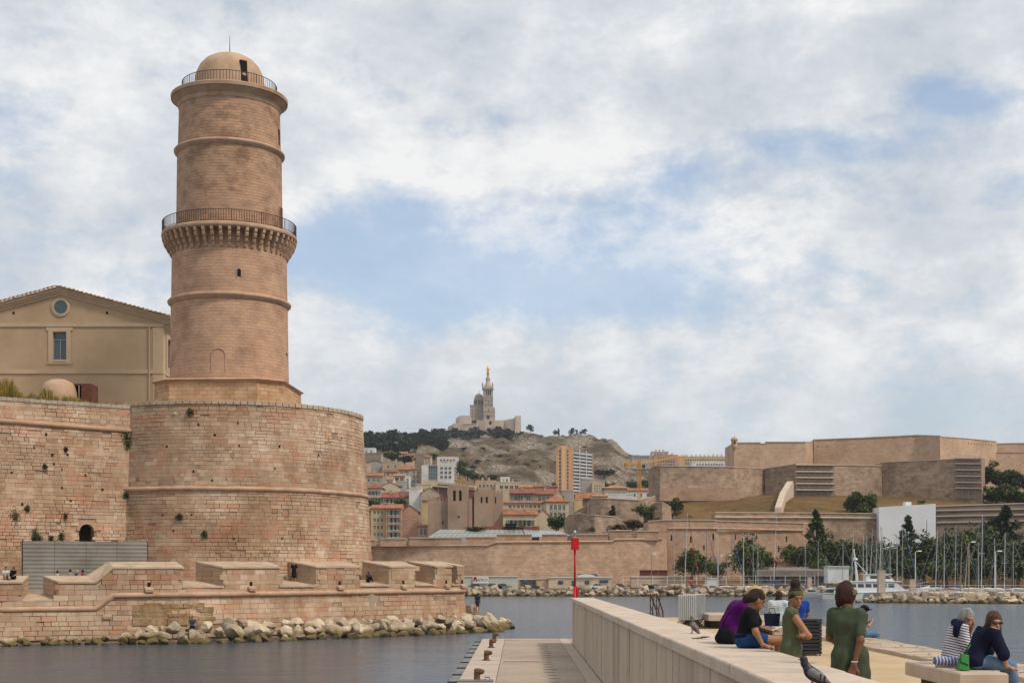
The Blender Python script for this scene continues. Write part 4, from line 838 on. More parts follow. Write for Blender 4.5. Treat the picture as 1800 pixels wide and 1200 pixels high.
# ---------------------------------------------------------------- trees
LEAF = {}
def leafmat(name, c1, c2):
    if name not in LEAF:
        m = mat('foliage_'+name, c1, c2, sc=.9, rough=.75, spec=.15); LEAF[name] = m
    return LEAF[name]
BARK = mat('tree_bark', (.09, .065, .045), (.13, .10, .07), sc=4, rough=.95)
def crown_mesh(kind, seed, n, size, leaf, m):
    """many small leaf faces gathered in clumps through the crown's volume; crown of unit height 1 wide per kind"""
    rr = random.Random(seed); mb = MB(); cl = []
    if kind == 'round':
        for i in range(34):
            d = Vector((rr.gauss(0, 1), rr.gauss(0, 1), rr.gauss(0, .9))).normalized(); r = rr.uniform(.3, .86); cl.append((Vector((d.x*r*.5, d.y*r*.5, .55+d.z*r*.40)), rr.uniform(.12, .2)))
    elif kind == 'pine':
        for i in range(22):
            a = rr.uniform(0, 6.28); r = rr.uniform(0, .5); z = rr.uniform(.48, .95)-r*.35; cl.append((Vector((math.cos(a)*r, math.sin(a)*r, z)), rr.uniform(.10, .17)))
    elif kind == 'cedar':
        for i in range(40):
            t = i/40; z = .12+t*.86; r = (1-t)*.34*rr.uniform(.5, 1.1); a = rr.uniform(0, 6.28); cl.append((Vector((math.cos(a)*r, math.sin(a)*r, z)), .035+.06*(1-t)))
    elif kind == 'cypress':
        for i in range(22):
            t = i/22; z = .08+t*.88; r = .07*math.sin(math.pi*min(1, t*.8+.2))+.02; a = rr.uniform(0, 6.28); cl.append((Vector((math.cos(a)*r*.7, math.sin(a)*r*.7, z)), .06))
    elif kind == 'shrub':
        for i in range(24):
            d = Vector((rr.gauss(0, 1), rr.gauss(0, 1), abs(rr.gauss(0, 1)))).normalized(); r = rr.uniform(.25, .9); cl.append((Vector((d.x*r*.6, d.y*r*.6, .1+d.z*r*.72)), rr.uniform(.12, .2)))
    for i in range(n):
        c, r = rr.choice(cl); d = Vector((rr.gauss(0, 1), rr.gauss(0, 1), rr.gauss(0, .8))).normalized()*r*rr.uniform(.5, 1.05)
        p = c+d; s = leaf*rr.uniform(.6, 1.25); q = Euler((rr.uniform(-.9, .9), rr.uniform(-.9, .9), rr.uniform(0, 6.28))).to_matrix(); f = Vector((1, 1, .55 if kind in ('cedar', 'pine') else .85))
        w = [p+q@Vector(v)*s for v in ((-1, -.5, 0), (0, -.62, .12), (1, .1, 0), (.1, .6, .1))]; mb.face(w)
    me = bpy.data.meshes.new('crown'); me.from_pydata(mb.v, [], mb.f); me.materials.append(m); me.update(); return me
def trunk_mesh(kind, seed):
    rr = random.Random(seed); mb = MB(); b = Vector((0, 0, -.1)); 
    if kind == 'shrub':
        for i in range(5): a = i*1.3; mb.tube([(0, 0, -.05), (math.cos(a)*.2, math.sin(a)*.2, .45)], [.03, .008], 5)
    else:
        top = .95 if kind in ('cedar', 'cypress') else .62; mid = Vector((rr.uniform(-.03, .03), rr.uniform(-.03, .03), top*.5)); mb.tube([b, mid, (mid.x*1.5, mid.y, top)], [.035, .025, .008], 7)
        for i in range(6): a = i*1.05+rr.random(); z = rr.uniform(.3, .5); mb.tube([(mid.x, mid.y, z), (math.cos(a)*.16, math.sin(a)*.16, z+.14), (math.cos(a)*.3, math.sin(a)*.3, z+.24)], [.016, .011, .004], 5)
    me = bpy.data.meshes.new('trunk'); me.from_pydata(mb.v, [], mb.f); me.materials.append(BARK); return me
PROTO = {}
def tree(kind, loc, h, wd, label, col='mid', cat='tree', group=None, seed=0, n=None, name=None, leaf=None):
    C_ = {'mid': ((.055, .080, .020), (.12, .150, .040)), 'dark': ((.040, .056, .020), (.095, .115, .04)), 'bright': ((.085, .125, .030), (.12, .155, .04)), 'pine': ((.028, .040, .020), (.05, .064, .03)), 'dry': ((.14, .115, .045), (.09, .085, .03))}[col]  # brighter second tones of mid and dark put sunlit tops into the leaf colour
    n = n or 1500; key = (kind, col, seed % 4, n)
    if key not in PROTO:
        m = leafmat(col, *C_); PROTO[key] = (crown_mesh(kind, seed % 4+7, n, 1, leaf or (.052 if kind != 'cedar' else .04), m), trunk_mesh(kind, seed % 4))
    nm = name or {'round': 'broadleaf_tree', 'pine': 'pine_tree', 'cedar': 'cedar_tree', 'cypress': 'cypress_tree', 'shrub': 'shrub'}[kind]
    t = thing(nm, label, cat, loc, rnd(0, 6.28), group); s = wd/(1.0 if kind in ('round', 'pine', 'shrub') else .66 if kind == 'cedar' else .26)
    for me, nn in zip(PROTO[key], ('crown', 'trunk')): o = link(nn, me, t); o.scale = (s*1.28, s*1.28, h*1.04)
    return t

# ---------------------------------------------------------------- far fort walls
FAR = mat('far_masonry', (.55, .375, .255), (.44, .29, .195), sc=.3, rough=.93, bump=.5, bsc=1.2, c3=(.78, .74, .70), sc3=.06, brick=(1.3, .62, (.5, .46, .42), (.74, .71, .68)))
FARG = mat('far_grey_masonry', (.47, .345, .245), (.33, .235, .165), sc=.35, rough=.95, bump=.7, bsc=.9, c3=(.7, .68, .66), sc3=.05, brick=(1.5, .75, (.5, .46, .42), (.62, .6, .57)))
FARP = mat('far_pink_masonry', (.52, .345, .235), (.43, .28, .19), sc=.2, rough=.95, bump=.5, bsc=1.2, c3=(.76, .72, .68), sc3=.07, brick=(1.3, .65, (.55, .5, .46), (.76, .73, .7)))
FARU = mat('upper_fort_masonry', (.58, .41, .285), (.49, .335, .225), sc=.12, rough=.93, bump=.4, bsc=1, c3=(.82, .78, .74), sc3=.05, brick=(1.5, .7, (.6, .56, .52), (.8, .78, .75)))
FCAP = mat('far_cap_stone', (.56, .45, .34), (.46, .36, .27), sc=.5, rough=.9)
def frontmass(mb, P, z0, back=12, batter=.08):
    """solid wall mass: P = (px, Y, ytop) along the visible face, base leaning out by the batter"""
    T = [at(*q[:1], q[2], q[1]) for q in P]; T = [at(px, yt, Y) for px, Y, yt in P]; u = 0
    B = [Vector((t.x, t.y-(t.z-z0)*batter, z0)) for t in T]; BT = [t+Vector((0, back, 0)) for t in T]; BB = [Vector((t.x, t.y+back, z0)) for t in T]
    for i in range(len(T)-1):
        d = math.hypot(T[i+1].x-T[i].x, T[i+1].y-T[i].y)
        mb.face([B[i], B[i+1], T[i+1], T[i]], uv=[(u, z0), (u+d, z0), (u+d, T[i+1].z), (u, T[i].z)]); u += d
        mb.face([T[i], T[i+1], BT[i+1], BT[i]], uv=[(0, 0), (d, 0), (d, 3), (0, 3)]); mb.face([BB[i+1], BB[i], BT[i], BT[i+1]])
    for i in (0, -1):
        q = [B[i], T[i], BT[i], BB[i]]; mb.face(q if i == 0 else q[::-1], uv=[(p.y, p.z) for p in (q if i == 0 else q[::-1])])
def fort(name, label, P, z0, m, back=12, batter=.08, cap=True, cat='wall', capm=None, ct=.25):
    c = at(P[len(P)//2][0], 1000, P[len(P)//2][1]); t = thing(name, label, cat, (c.x, c.y, z0)); mb = MB(); frontmass(mb, P, z0, back, batter); mb.build('masonry', m, t, t.location)
    if cap:
        for i in range(len(P)-1):
            a, b_ = at(P[i][0], P[i][2], P[i][1]), at(P[i+1][0], P[i+1][2], P[i+1][1]); s = MB()
            s.hexa([a+Vector((0, -.25, .004)), b_+Vector((-.02, -.25, .004)), b_+Vector((-.02, 1.2, .004)), a+Vector((0, 1.2, .004)), a+Vector((0, -.25, ct)), b_+Vector((-.02, -.25, ct)), b_+Vector((-.02, 1.2, ct)), a+Vector((0, 1.2, ct))]); s.build('coping', capm or FCAP, t, t.location)
    return t
def cordon(t, P, r=.3, m=None):
    s = MB(); s.tube([at(px, py, Y)+Vector((0, -.1, 0)) for px, Y, py in P], r, 6); return s.build('cordon', m or CORD, t, t.location)
def block(t, name, px0, px1, y0, y1, Y, dp, m, out=0):
    s = MB(); a, b_ = at(px0, y1, Y), at(px1, y0, Y); s.box((a.x, Y-out, a.z), (b_.x, Y+dp, b_.z)); return s.build(name, m, t, t.location)
def slit(t, px, wpx, y0, y1, Y, ytop, bat, name='slit_window'):
    zt_ = zat(ytop, Y); f = lambda py: Y-(zt_-zat(py, Y))*bat-.03; s = MB(); a, b_ = xat(px-wpx/2, Y), xat(px+wpx/2, Y); z0, z1 = zat(y1, Y), zat(y0, Y)
    s.hexa([(a, f(y1), z0), (b_, f(y1), z0), (b_, f(y1)+.4, z0), (a, f(y1)+.4, z0), (a, f(y0), z1), (b_, f(y0), z1), (b_, f(y0)+.4, z1), (a, f(y0)+.4, z1)]); return s.build(name, DARK, t, t.location)
sb = fort('sea_bastion', 'long low stone bastion with embrasured parapet across the harbour, behind the white sheds', [(560, 374, 959), (858, 368, 958), (872, 368, 952.5), (1076, 371, 951), (1082, 371, 947.5), (1166, 374, 947), (1176, 392, 946)], 1.5, FAR, 20, .10, False)
cordon(sb, [(560, 373.9, 959), (858, 367.9, 958), (872, 367.9, 952.5), (1076, 370.9, 951), (1080, 370.9, 947.5), (1164, 373.9, 947)])
for a, b_, yt, yb in ((560, 660, 949, 959), (669, 714, 947, 959.5), (720, 811, 945.5, 959), (819, 870, 944, 957), (873, 935, 939.5, 953.5), (953, 997, 939.5, 953), (1006, 1069, 939.5, 952.5), (1071, 1110, 932.5, 949), (1119, 1158, 933.5, 949)):
    block(sb, 'merlon', a, b_, yt, yb, 368+(a-560)*.008, 4, FARP); block(sb, 'merlon_cap', a-.5, b_+.5, yt-1.6, yt-.02, 368+(a-560)*.008, 4.2, FCAP, .25)
rw = fort('harbour_wall', 'tall plain fort wall with narrow slit windows behind the marina trees', [(1140, 386, 916), (1175, 385, 914), (1256, 385, 914.5), (1262, 386, 916), (1412, 392, 919.5), (1420, 402, 920)], 2, FARP, 16, .06)
cordon(rw, [(1175, 384.8, 928), (1256, 384.8, 928.5), (1412, 391.8, 932)], .28)
for px, y0, y1 in ((1214, 942, 953), (1253.5, 937, 949), (1292, 939, 948), (1329.5, 940, 947), (1382, 942, 952), (1237, 958, 966), (1256, 958, 967), (1368, 959, 970), (1180, 940, 950)): slit(rw, px, 2.6, y0, y1, 385 if px < 1256 else 386+(px-1262)*.04, 915, .06)
uw = fort('retaining_wall', 'long grey retaining wall above the marina trees, left of the white sheeted front', [(1257, 399, 901), (1400, 402, 901.5), (1546, 405, 903)], 8, FARG, 8, .05); cordon(uw, [(1257, 398.7, 908.5), (1400, 401.7, 909), (1545, 404.6, 910.5)], .25, FCAP)
wf = thing('white_sheeted_building', 'large plain white sheeted facade above the dark trees', 'building', at(1595, 945, 403)); Wh = mat('white_sheet', (.70, .71, .72), (.64, .65, .67), sc=.12, rough=.6, bump=.05)
for i in range(4):
    a, b_ = 1545+25*i, 1545+25*(i+1); y0, y1 = 891-1.6*i, 891-1.6*(i+1); P = [at(a+.05, 965, 402), at(b_-.05, 965, 402), at(b_-.05, y1, 402), at(a+.05, y0, 402)]; s = MB(); s.hexa([P[0], P[1], P[1]+Vector((0, 8, 0)), P[0]+Vector((0, 8, 0)), P[3], P[2], P[2]+Vector((0, 8, 0)), P[3]+Vector((0, 8, 0))]); s.build('sheet_panel', Wh, wf, wf.location)
block(wf, 'roof_box', 1592, 1602, 881.5, 889, 404, 3, Wh)
gw = fort('grey_viaduct_wall', 'dark grey ledged concrete wall beside the white sheeted front', [(1646, 404, 890), (1720, 405, 887.5), (1830, 407, 884)], 6, mat('dark_concrete', (.20, .155, .125), (.15, .115, .095), sc=.2, rough=.9, bump=.2), 10, .0, True, capm=mat('pale_parapet', (.5, .42, .34), rough=.9))
for py in (897, 907, 918): cordon(gw, [(1646, 403.8, py+.5), (1830, 406.8, py-3)], .3, mat('ledge_concrete', (.30, .24, .20), rough=.9))
L1 = fort('lower_fort_wall', 'lower grey fort wall at left, above the dry grass slope', [(1147, 458, 820), (1160, 455, 819), (1290, 458, 821), (1344, 470, 824)], 22, FARG, 14, .10)
L2 = fort('lower_fort_wall', 'lower fort wall in the middle, carrying a wide scaffold', [(1344, 469, 824), (1398, 461, 816), (1549, 467, 819), (1551, 474, 819)], 22, FARG, 14, .09)
L3 = fort('lower_fort_wall', 'lower fort bastion face at right with corner scaffold', [(1550, 469, 813), (1640, 460, 809), (1724, 452, 805), (1730, 466, 806), (1732, 500, 808)], 20, FARG, 14, .09)
block(L1, 'base_band', 1160, 1300, 858, 880, 452.5, 3, FARP)
U1 = fort('upper_fort_wall', 'upper fort wall with a corner sentry turret against the sky', [(1286, 503, 780), (1290, 500, 778.5), (1336, 499, 778), (1337, 499, 780), (1345, 499, 780), (1346, 499, 777), (1416, 498, 777), (1433, 520, 777)], 28, FARU, 16, .10)
U2 = fort('upper_fort_keep', 'highest fort block with a long sloping top line against the sky', [(1430, 514, 773), (1520, 510, 769.5), (1612, 506, 765), (1652, 499, 766.5), (1655, 500, 767)], 28, FARU, 24, .08)
U3 = fort('upper_fort_flank', 'upper fort flank with a row of small loopholes, far right of the keep', [(1652, 500, 767.5), (1700, 512, 771), (1750, 524, 776), (1752, 545, 777)], 28, FARU, 16, .07)
U4 = fort('upper_fort_wall', 'stepped fort wall running out of the picture at right', [(1735, 530, 795), (1840, 528, 795)], 24, FARU, 14, .06); U5 = fort('upper_fort_wall', 'hindmost fort wall at the right edge with a weedy top', [(1748, 560, 780), (1790, 560, 779), (1840, 558, 779)], 24, FARU, 10, .05)
for i in range(9): px = 1702+i*5; slit(U3, px, 1.4, 777+i*.35, 781+i*.35, 512+(px-1700)*.24, 771+(px-1700)*.1, .07, 'loophole')
for i in range(7): px = 1437+i*17; slit(U2, px, 1.0, 783, 786, 514-(px-1430)*.044, 772, .08, 'loophole')
q = at(1291, 782, 500); tr = thing('sentry_turret', 'small domed stone sentry turret on the corner of the upper fort', 'turret', q); s = MB(); s.lathe([(.2, -2.6), (1.1, -.6), (1.15, 1.7), (1.35, 1.75), (1.35, 2.0), (1.0, 2.5), (.01, 3.0)], n=12, cap=False); s.build('turret_body', FARU, tr)
s = MB(); s.lathe([(.12, 2.9), (.2, 3.1), (.01, 3.3)], n=8, cap=False); s.build('finial', FCAP, tr)
s = MB(); s.box((-.25, -1.2, .4), (.25, -1.0, 1.3)); s.build('slit', DARK, tr)
SCAF = mat('scaffold_deck', (.60, .51, .42), (.50, .42, .34), sc=1, rough=.8); SPOLE = mat('scaffold_pole', (.30, .25, .21), rough=.6, metal=.3)
def scaffold(label, px0, px1, Y0, Y1, ys_, yb):
    t = thing('scaffold', label, 'scaffold', at((px0+px1)/2, yb, Y0)); s = MB(); a, b_ = at(px0, yb, Y0), at(px1, yb, Y1); D_ = Vector((0, 1.2, 0)); E_ = Vector((0, 1.28, 0)); up_ = Vector((0, 0, (yb-ys_[0]+1)*Y0/2500)); s.hexa([a+D_, b_+D_, b_+E_, a+E_, a+D_+up_, b_+D_+up_, b_+E_+up_, a+E_+up_]); s.build('dark_net_backing', mat('scaffold_dark_backing', (.26, .195, .145), (.21, .16, .12), sc=.4, rough=.95), t, t.location)  # dark net sheet added behind the decks to deepen the gaps between them
    for py in ys_:
        a, b_ = at(px0, py, Y0), at(px1, py+(.5), Y1); s = MB(); s.hexa([a, b_, b_+Vector((0, 1.4, 0)), a+Vector((0, 1.4, 0)), a+Vector((0, 0, .34)), b_+Vector((0, 0, .34)), b_+Vector((0, 1.4, .34)), a+Vector((0, 1.4, .34))]); s.build('deck', SCAF, t, t.location)
        s = MB(); s.tube([a+Vector((0, -.05, 1.0)), b_+Vector((0, -.05, 1.0))], .05, 4); s.build('guard_rail', SPOLE, t, t.location)
    n = max(3, int((px1-px0)/11))
    for i in range(n+1):
        f = i/n; px = px0+(px1-px0)*f; Y = Y0+(Y1-Y0)*f; s = MB(); s.tube([at(px, yb, Y), at(px, ys_[0]-3, Y)], .06, 4); s.build('pole', SPOLE, t, t.location)
scaffold('wide scaffold of five decks on the middle lower fort wall', 1399, 1467, 457, 459, [817, 829, 839.5, 850, 861], 872)
scaffold('corner scaffold of stacked decks wrapping the right fort bastion', 1680, 1726, 453, 449, [806, 815, 826, 837, 848, 858], 876)
# stair in a pale walled gully on the grass slope
gp = thing('slope_stairway', 'pale stone stairway climbing the dry grass slope to an arched doorway', 'stairway', at(1366, 898, 402)); P0, P1 = [(1362, 899, 404), (1371, 872, 440), (1384, 852, 452)], None
for off, w_ in ((0, .9),):
    for i in range(2):
        a, b_ = P0[i], P0[i+1]; A_, B_ = at(*a), at(*b_); s = MB(); W = Vector((1.9, 0, 0)); s.hexa([A_-Vector((0, 0, 4)), A_+W-Vector((0, 0, 4)), B_+W-Vector((0, 0, 4)), B_-Vector((0, 0, 4)), A_+Vector((0, 0, 1.2)), A_+W+Vector((0, 0, 1.2)), B_+W+Vector((0, 0, 1.2)), B_+Vector((0, 0, 1.2))]); s.build('flight', FCAP, gp, gp.location)
block(gp, 'gate_house', 1381, 1396, 849, 873, 454, 3, FCAP); block(gp, 'gate_door', 1387, 1394, 855, 872, 453.2, .5, mat('grey_door', (.2, .17, .15), rough=.9))
r1 = fort('rubble_terrace_wall', 'rough rubble terrace wall with a dark opening, right of the town houses', [(1033, 436, 885), (1040, 430, 877), (1062, 428, 876), (1122, 428, 879), (1152, 440, 872)], 8, FARG, 10, .06)
block(r1, 'opening', 1071, 1079, 897, 908, 426.5, 1.5, DARK); block(r1, 'bricked_window', 1056, 1062.5, 894, 904, 426.6, 1.5, FARP)
r2 = fort('rounded_rubble_wall', 'low rounded rubble retaining wall below the terrace opening', [(994, 428, 912), (1000, 418, 905), (1015, 411, 903), (1045, 408, 906), (1080, 410, 908), (1098, 420, 916)], 5, FARG, 10, .12)
r3 = fort('rubble_spur', 'small rubble spur wall between the two green shrubs', [(1150, 430, 884), (1164, 428, 883), (1180, 434, 892)], 12, FARG, 8, .2)
r4 = fort('sloping_side_wall', 'grey sloping flank wall beside the cream house', [(1000, 440, 905), (1025, 440, 892), (1040, 440, 878)], 8, FARG, 4, .05)
# ---------------------------------------------------------------- town
random.seed(61)
WCOL = {'cream': (.56, .46, .32), 'yellow': (.58, .43, .22), 'pink': (.52, .30, .22), 'salmon': (.50, .29, .20), 'white': (.68, .67, .65), 'grey': (.40, .37, .34), 'beige': (.42, .34, .26), 'brown': (.26, .205, .16), 'peach': (.58, .40, .27), 'olive': (.33, .28, .18), 'tan': (.45, .35, .25), 'stone': (.38, .28, .20)}
RCOL = {'red': (.33, .12, .075), 'orange': (.44, .175, .09), 'brown': (.22, .10, .06), 'pale': (.50, .26, .14), 'terracotta': (.42, .17, .09)}
def wm(c): b = WCOL[c]; return mat('render_'+c, b, tuple(v*.82 for v in b), sc=.22, rough=.92, bump=.1, bsc=2, c3=(.84, .81, .78), sc3=.15)
def rm(c): b = RCOL[c]; return mat('roof_tiles_'+c, b, tuple(v*.68 for v in b), sc=.5, rough=.93, bump=.5, bsc=3, c3=(.7, .64, .58), sc3=.2, wave=(.62, .72))
PANE = mat('house_glass', (.035, .045, .055), (.07, .08, .09), sc=.6, rough=.15, spec=.5); SHUT = mat('green_shutter', (.10, .17, .12), rough=.7); SHB = mat('grey_blue_shutter', (.22, .25, .27), rough=.7); FRW = mat('white_frame', (.6, .58, .54), rough=.7)
CHIM = mat('chimney_render', (.46, .37, .28), (.36, .28, .21), sc=1, rough=.9)
def house(label, px0, px1, ye, yb, Y, dep=10, wall='cream', roof='gx', rh=7, rc='orange', rows=0, cols=0, ww=1.1, wh=1.5, sh=None, yaw=0, side=None, scol=None, chim=0, top=.8, drop=7, name='town_house', over=.45, sidewin=False, m1=.12):
    """px0..px1 and eave/base rows of the front at distance Y; roof: gx eaves to front, gy gable to front, hip, flat, shed"""
    w = (px1-px0)*Y/2500; a = at(px0, yb, Y); h = (yb-ye)*Y/2500; t = thing(name, label, 'house' if name == 'town_house' else 'building', (a.x+w/2, Y, a.z), yaw)
    rhm = rh*Y/2500; hw = w/2; M_ = wm(wall); b = MB(); ops = []
    if rows and cols:
        ww = min(ww, w/cols*.55); wh = min(wh, h/rows*.66)
        for r in range(rows):
            zc = h*top*(1-(r)/max(1, rows)) if rows > 1 else h*top*.75; zc = h-(h*(1-top)*.5)-(h*top)*(r+.5)/rows
            for c in range(cols): uc = w*(m1+(1-2*m1)*(c+.5)/cols); ops.append((uc-ww/2, uc+ww/2, zc-wh/2+drop, zc+wh/2+drop))
    facade(b, (-hw, 0, -drop), (1, 0, 0), (0, -1, 0), w, h+drop, ops, .3)
    b2 = MB() if scol else b
    facade(b2, (hw, 0, -drop), (0, 1, 0), (1, 0, 0), dep, h+drop, [], .3); facade(b2, (-hw, dep, -drop), (0, -1, 0), (-1, 0, 0), dep, h+drop, [], .3)
    b.face([(hw, dep, -drop), (-hw, dep, -drop), (-hw, dep, h), (hw, dep, h)])
    rf = MB(); o = over; z = h; th = .22
    def slab(P): rf.hexa([Vector(p) for p in P]+[Vector(p)+Vector((0, 0, th)) for p in P])
    def uvslab(P, n): 
        Q = [Vector(p)+Vector((0, 0, th)) for p in P]; u_ = (Q[1]-Q[0]).length; v_ = (Q[2]-Q[1]).length; rf.face(Q, uv=[(0, 0), (u_, 0), (u_, v_), (0, v_)][:len(Q)]); rf.face([Vector(p) for p in P][::-1])
        for i in range(len(P)): j = (i+1) % len(P); rf.face([Vector(P[i]), Vector(P[j]), Q[j], Q[i]])
    if roof == 'gx':
        for q in (0, dep): (b2 if scol else b)
        for sx in (-hw, hw): P = [(sx, 0, h), (sx, dep, h), (sx, dep/2, h+rhm)]; b2.face(P if sx > 0 else P[::-1])
        k = rhm/(dep/2)*o; uvslab([(-hw-.2, -o, z-k), (hw+.2, -o, z-k), (hw+.2, dep/2, z+rhm), (-hw-.2, dep/2, z+rhm)], 0); uvslab([(hw+.2, dep+o, z-k), (-hw-.2, dep+o, z-k), (-hw-.2, dep/2, z+rhm), (hw+.2, dep/2, z+rhm)], 0)
    elif roof == 'gy':
        b.face([(-hw, 0, h), (hw, 0, h), (0, 0, h+rhm)]); k = rhm/hw*o
        uvslab([(hw+o, -.2, z-k), (hw+o, dep, z-k), (0, dep, z+rhm), (0, -.2, z+rhm)], 0); uvslab([(-hw-o, dep, z-k), (-hw-o, -.2, z-k), (0, -.2, z+rhm), (0, dep, z+rhm)], 0)
    elif roof == 'hip':
        d = min(hw, dep/2)*.9; A = [(-hw-o, -o, z), (hw+o, -o, z), (hw+o, dep+o, z), (-hw-o, dep+o, z)]; r0, r1 = (-hw+d, dep/2, z+rhm), (hw-d, dep/2, z+rhm)
        uvslab([A[0], A[1], r1, r0], 0); uvslab([A[1], A[2], r1], 0); uvslab([A[2], A[3], r0, r1], 0); uvslab([A[3], A[0], r0], 0)
    elif roof == 'shed':
        k = rhm; uvslab([(-hw-.2, -o, z-.1), (hw+.2, -o, z-.1), (hw+.2, dep, z+k), (-hw-.2, dep, z+k)], 0); (b2 if scol else b).face([(hw, 0, h), (hw, dep, h), (hw, dep, h+k)]); b.face([(hw, dep, h), (-hw, dep, h), (-hw, dep, h+k), (hw, dep, h+k)])
    else:
        b.face([(-hw, 0, h), (hw, 0, h), (hw, dep, h), (-hw, dep, h)])
        rf.box((-hw-.12, -.12, h+.004), (hw+.12, .25, h+.5)); rf.box((-hw-.12, dep-.25, h+.004), (hw+.12, dep+.12, h+.5)); rf.box((-hw-.12, .25, h+.004), (-hw+.25, dep-.25, h+.5)); rf.box((hw-.25, .25, h+.004), (hw+.12, dep-.25, h+.5))
    b.build('wall', M_, t)
    if scol: b2.build('side_wall', wm(scol), t)
    ro = rf.build('roof' if roof != 'flat' else 'parapet', rm(rc) if roof != 'flat' else M_, t)
    if not chim and roof in ('gx', 'hip') and w > 6: chim = 1
    for i in range(chim):
        s = MB(); x = -hw*.7+1.4*hw*(i+.5)/chim+rnd(-.4, .4); zt_ = h+rhm*.6; y = dep*rnd(.3, .6); s.box((x-.45, y-.4, h), (x+.45, y+.4, zt_+1.6 if roof != 'flat' else h+1.9)); s.box((x-.55, y-.5, zt_+1.6 if roof != 'flat' else h+1.9), (x+.55, y+.5, (zt_+1.6 if roof != 'flat' else h+1.9)+.18)); s.build('chimney', CHIM, ro)
    for u0, u1, z0, z1 in ops:
        x0, x1, c0, c1 = u0-hw, u1-hw, z0-drop, z1-drop; f = MB(); fw = .09; f.box((x0, .12, c0), (x0+fw, .2, c1)); f.box((x1-fw, .12, c0), (x1, .2, c1)); f.box((x0+fw, .12, c1-fw), (x1-fw, .2, c1)); f.box((x0+fw, .12, c0), (x1-fw, .2, c0+fw)); f.box(((x0+x1)/2-.04, .13, c0+fw), ((x0+x1)/2+.04, .19, c1-fw)); f.box((x0-.08, -.12, c0-.14), (x1+.08, .1, c0-.003))
        wo = f.build('window', FRW, t); p = MB(); p.box((x0+.03, .22, c0+.02), (x1-.03, .26, c1-.02)); p.build('pane', PANE, wo)
        if sh:
            for e, d in ((x0, -1), (x1, 1)): s = MB(); s.box((min(e, e+d*ww*.48)+.02, -.09, c0), (max(e, e+d*ww*.48)-.02, -.01, c1)); s.build('shutter', sh, wo)
    return t
H = house
# hillside rows, far to near
H('small white flat-roofed house high on the hillside beside the bastion edge', 637, 659, 788, 799, 900, 9, 'white', 'flat', rows=1, cols=2)
H('brown blank-walled apartment house below the small white house', 640, 670, 797, 816, 820, 12, 'brown', 'flat', 0, scol='grey')
H('plain pale grey gable wall under the brown apartment house', 647, 672, 813, 838, 790, 10, 'grey', 'gy', 4, 'brown')
H('ochre house with two small square windows below the pines', 672, 705, 812, 828, 780, 12, 'tan', 'flat', 0, rows=1, cols=2, ww=1.2, wh=1.8, chim=2)
H('little house under a bright orange roof on the slope', 698, 722, 825, 834, 745, 11, 'grey', 'gx', 8, 'orange', rows=1, cols=2, sh=SHB)
H('pale house under a long dull red roof below the ochre house', 674, 699, 829, 838, 740, 9, 'beige', 'gx', 5, 'red', rows=1, cols=2)
H('narrow beige block with a leaning tiled roof beside the white flats', 721, 741, 824, 852, 725, 10, 'beige', 'shed', 3, 'pale', rows=3, cols=2, wh=1.6)
H('grey-fronted house with a ribbed pale flank on the wooded slope', 729, 745, 800, 818, 850, 9, 'brown', 'flat', 0)
H('ribbed pale villa wing under a thin orange roof', 745, 758, 803, 818, 852, 9, 'cream', 'gx', 3, 'orange', rows=1, cols=4, ww=.9, wh=3.5)
H('low modern white house with ribbon windows above the white flats', 768, 805, 804, 813, 890, 10, 'white', 'flat', 0, rows=1, cols=5, ww=3, wh=1.3)
H('tiny cream house with a dormer at the edge of the pine wood', 702, 716, 797, 803, 880, 8, 'cream', 'gx', 4, 'terracotta', rows=1, cols=1)
H('terracotta roofed cottage among the pines left of the villa', 716, 730, 800, 806, 880, 8, 'peach', 'gx', 3, 'terracotta', rows=1, cols=1)
H('beige flat on the left edge beside the round bastion', 636, 649, 816, 834, 770, 9, 'peach', 'flat', 0, rows=2, cols=1)
H('red roofed cottage with a rose side wall near the bastion edge', 640, 673, 836, 852, 690, 10, 'beige', 'gx', 6, 'terracotta', rows=1, cols=3, chim=1)
H('white box house with two glazed openings in the hillside cluster', 678, 692, 842, 854, 680, 8, 'white', 'gx', 4, 'pale', rows=1, cols=2, ww=1.4)
H('white and yellow house with two dark windows under a pale roof', 691, 713, 836, 847, 690, 8, 'cream', 'gx', 4, 'pale', rows=1, cols=2, ww=1.8, wh=2)
H('grey house front with a single dark doorway in the cluster', 698, 713, 847, 864, 660, 8, 'grey', 'flat', 0, rows=1, cols=1)
H('slim white stair tower house with stacked small windows', 712.5, 720, 838, 862, 670, 7, 'white', 'flat', 0, rows=4, cols=1)
# white block of flats
t = H('white block of flats with chimneys on its flat roof and a glazed stair bay', 769, 798, 816, 845, 720, 12, 'white', 'flat', 0, rows=3, cols=3, ww=1.6, wh=1.5, chim=4, name='apartment_block')
wb = MB(); x0 = -14.5*720/2500; bw = 16*720/2500
for r in range(4):
    for c in range(4): s = MB(); X = x0-bw+c*bw/4+.1; Z = 1.0+r*1.75; s.box((X, .25, Z), (X+bw/4-.2, .3, Z+1.5)); s.build('stair_glazing', mat('greenish_glass', (.08, .14, .15), rough=.15, spec=.6) if r < 3 else PANE, t)
wb.box((x0-bw, .35, -6), (x0-.01, 12, 8.2)); wb.build('stair_bay', wm('grey'), t); wb = MB(); wb.box((x0-bw-12*720/2500, .0, -6), (x0-bw-.01, 12, 8.0)); wb.build('blind_wing', wm('white'), t)
for r in range(5): s = MB(); s.box((14.5*.288+.01, .5, .8+r*1.6), (14.5*.288+1.2, 10, 1.0+r*1.6)); s.build('balcony', FRW, t)
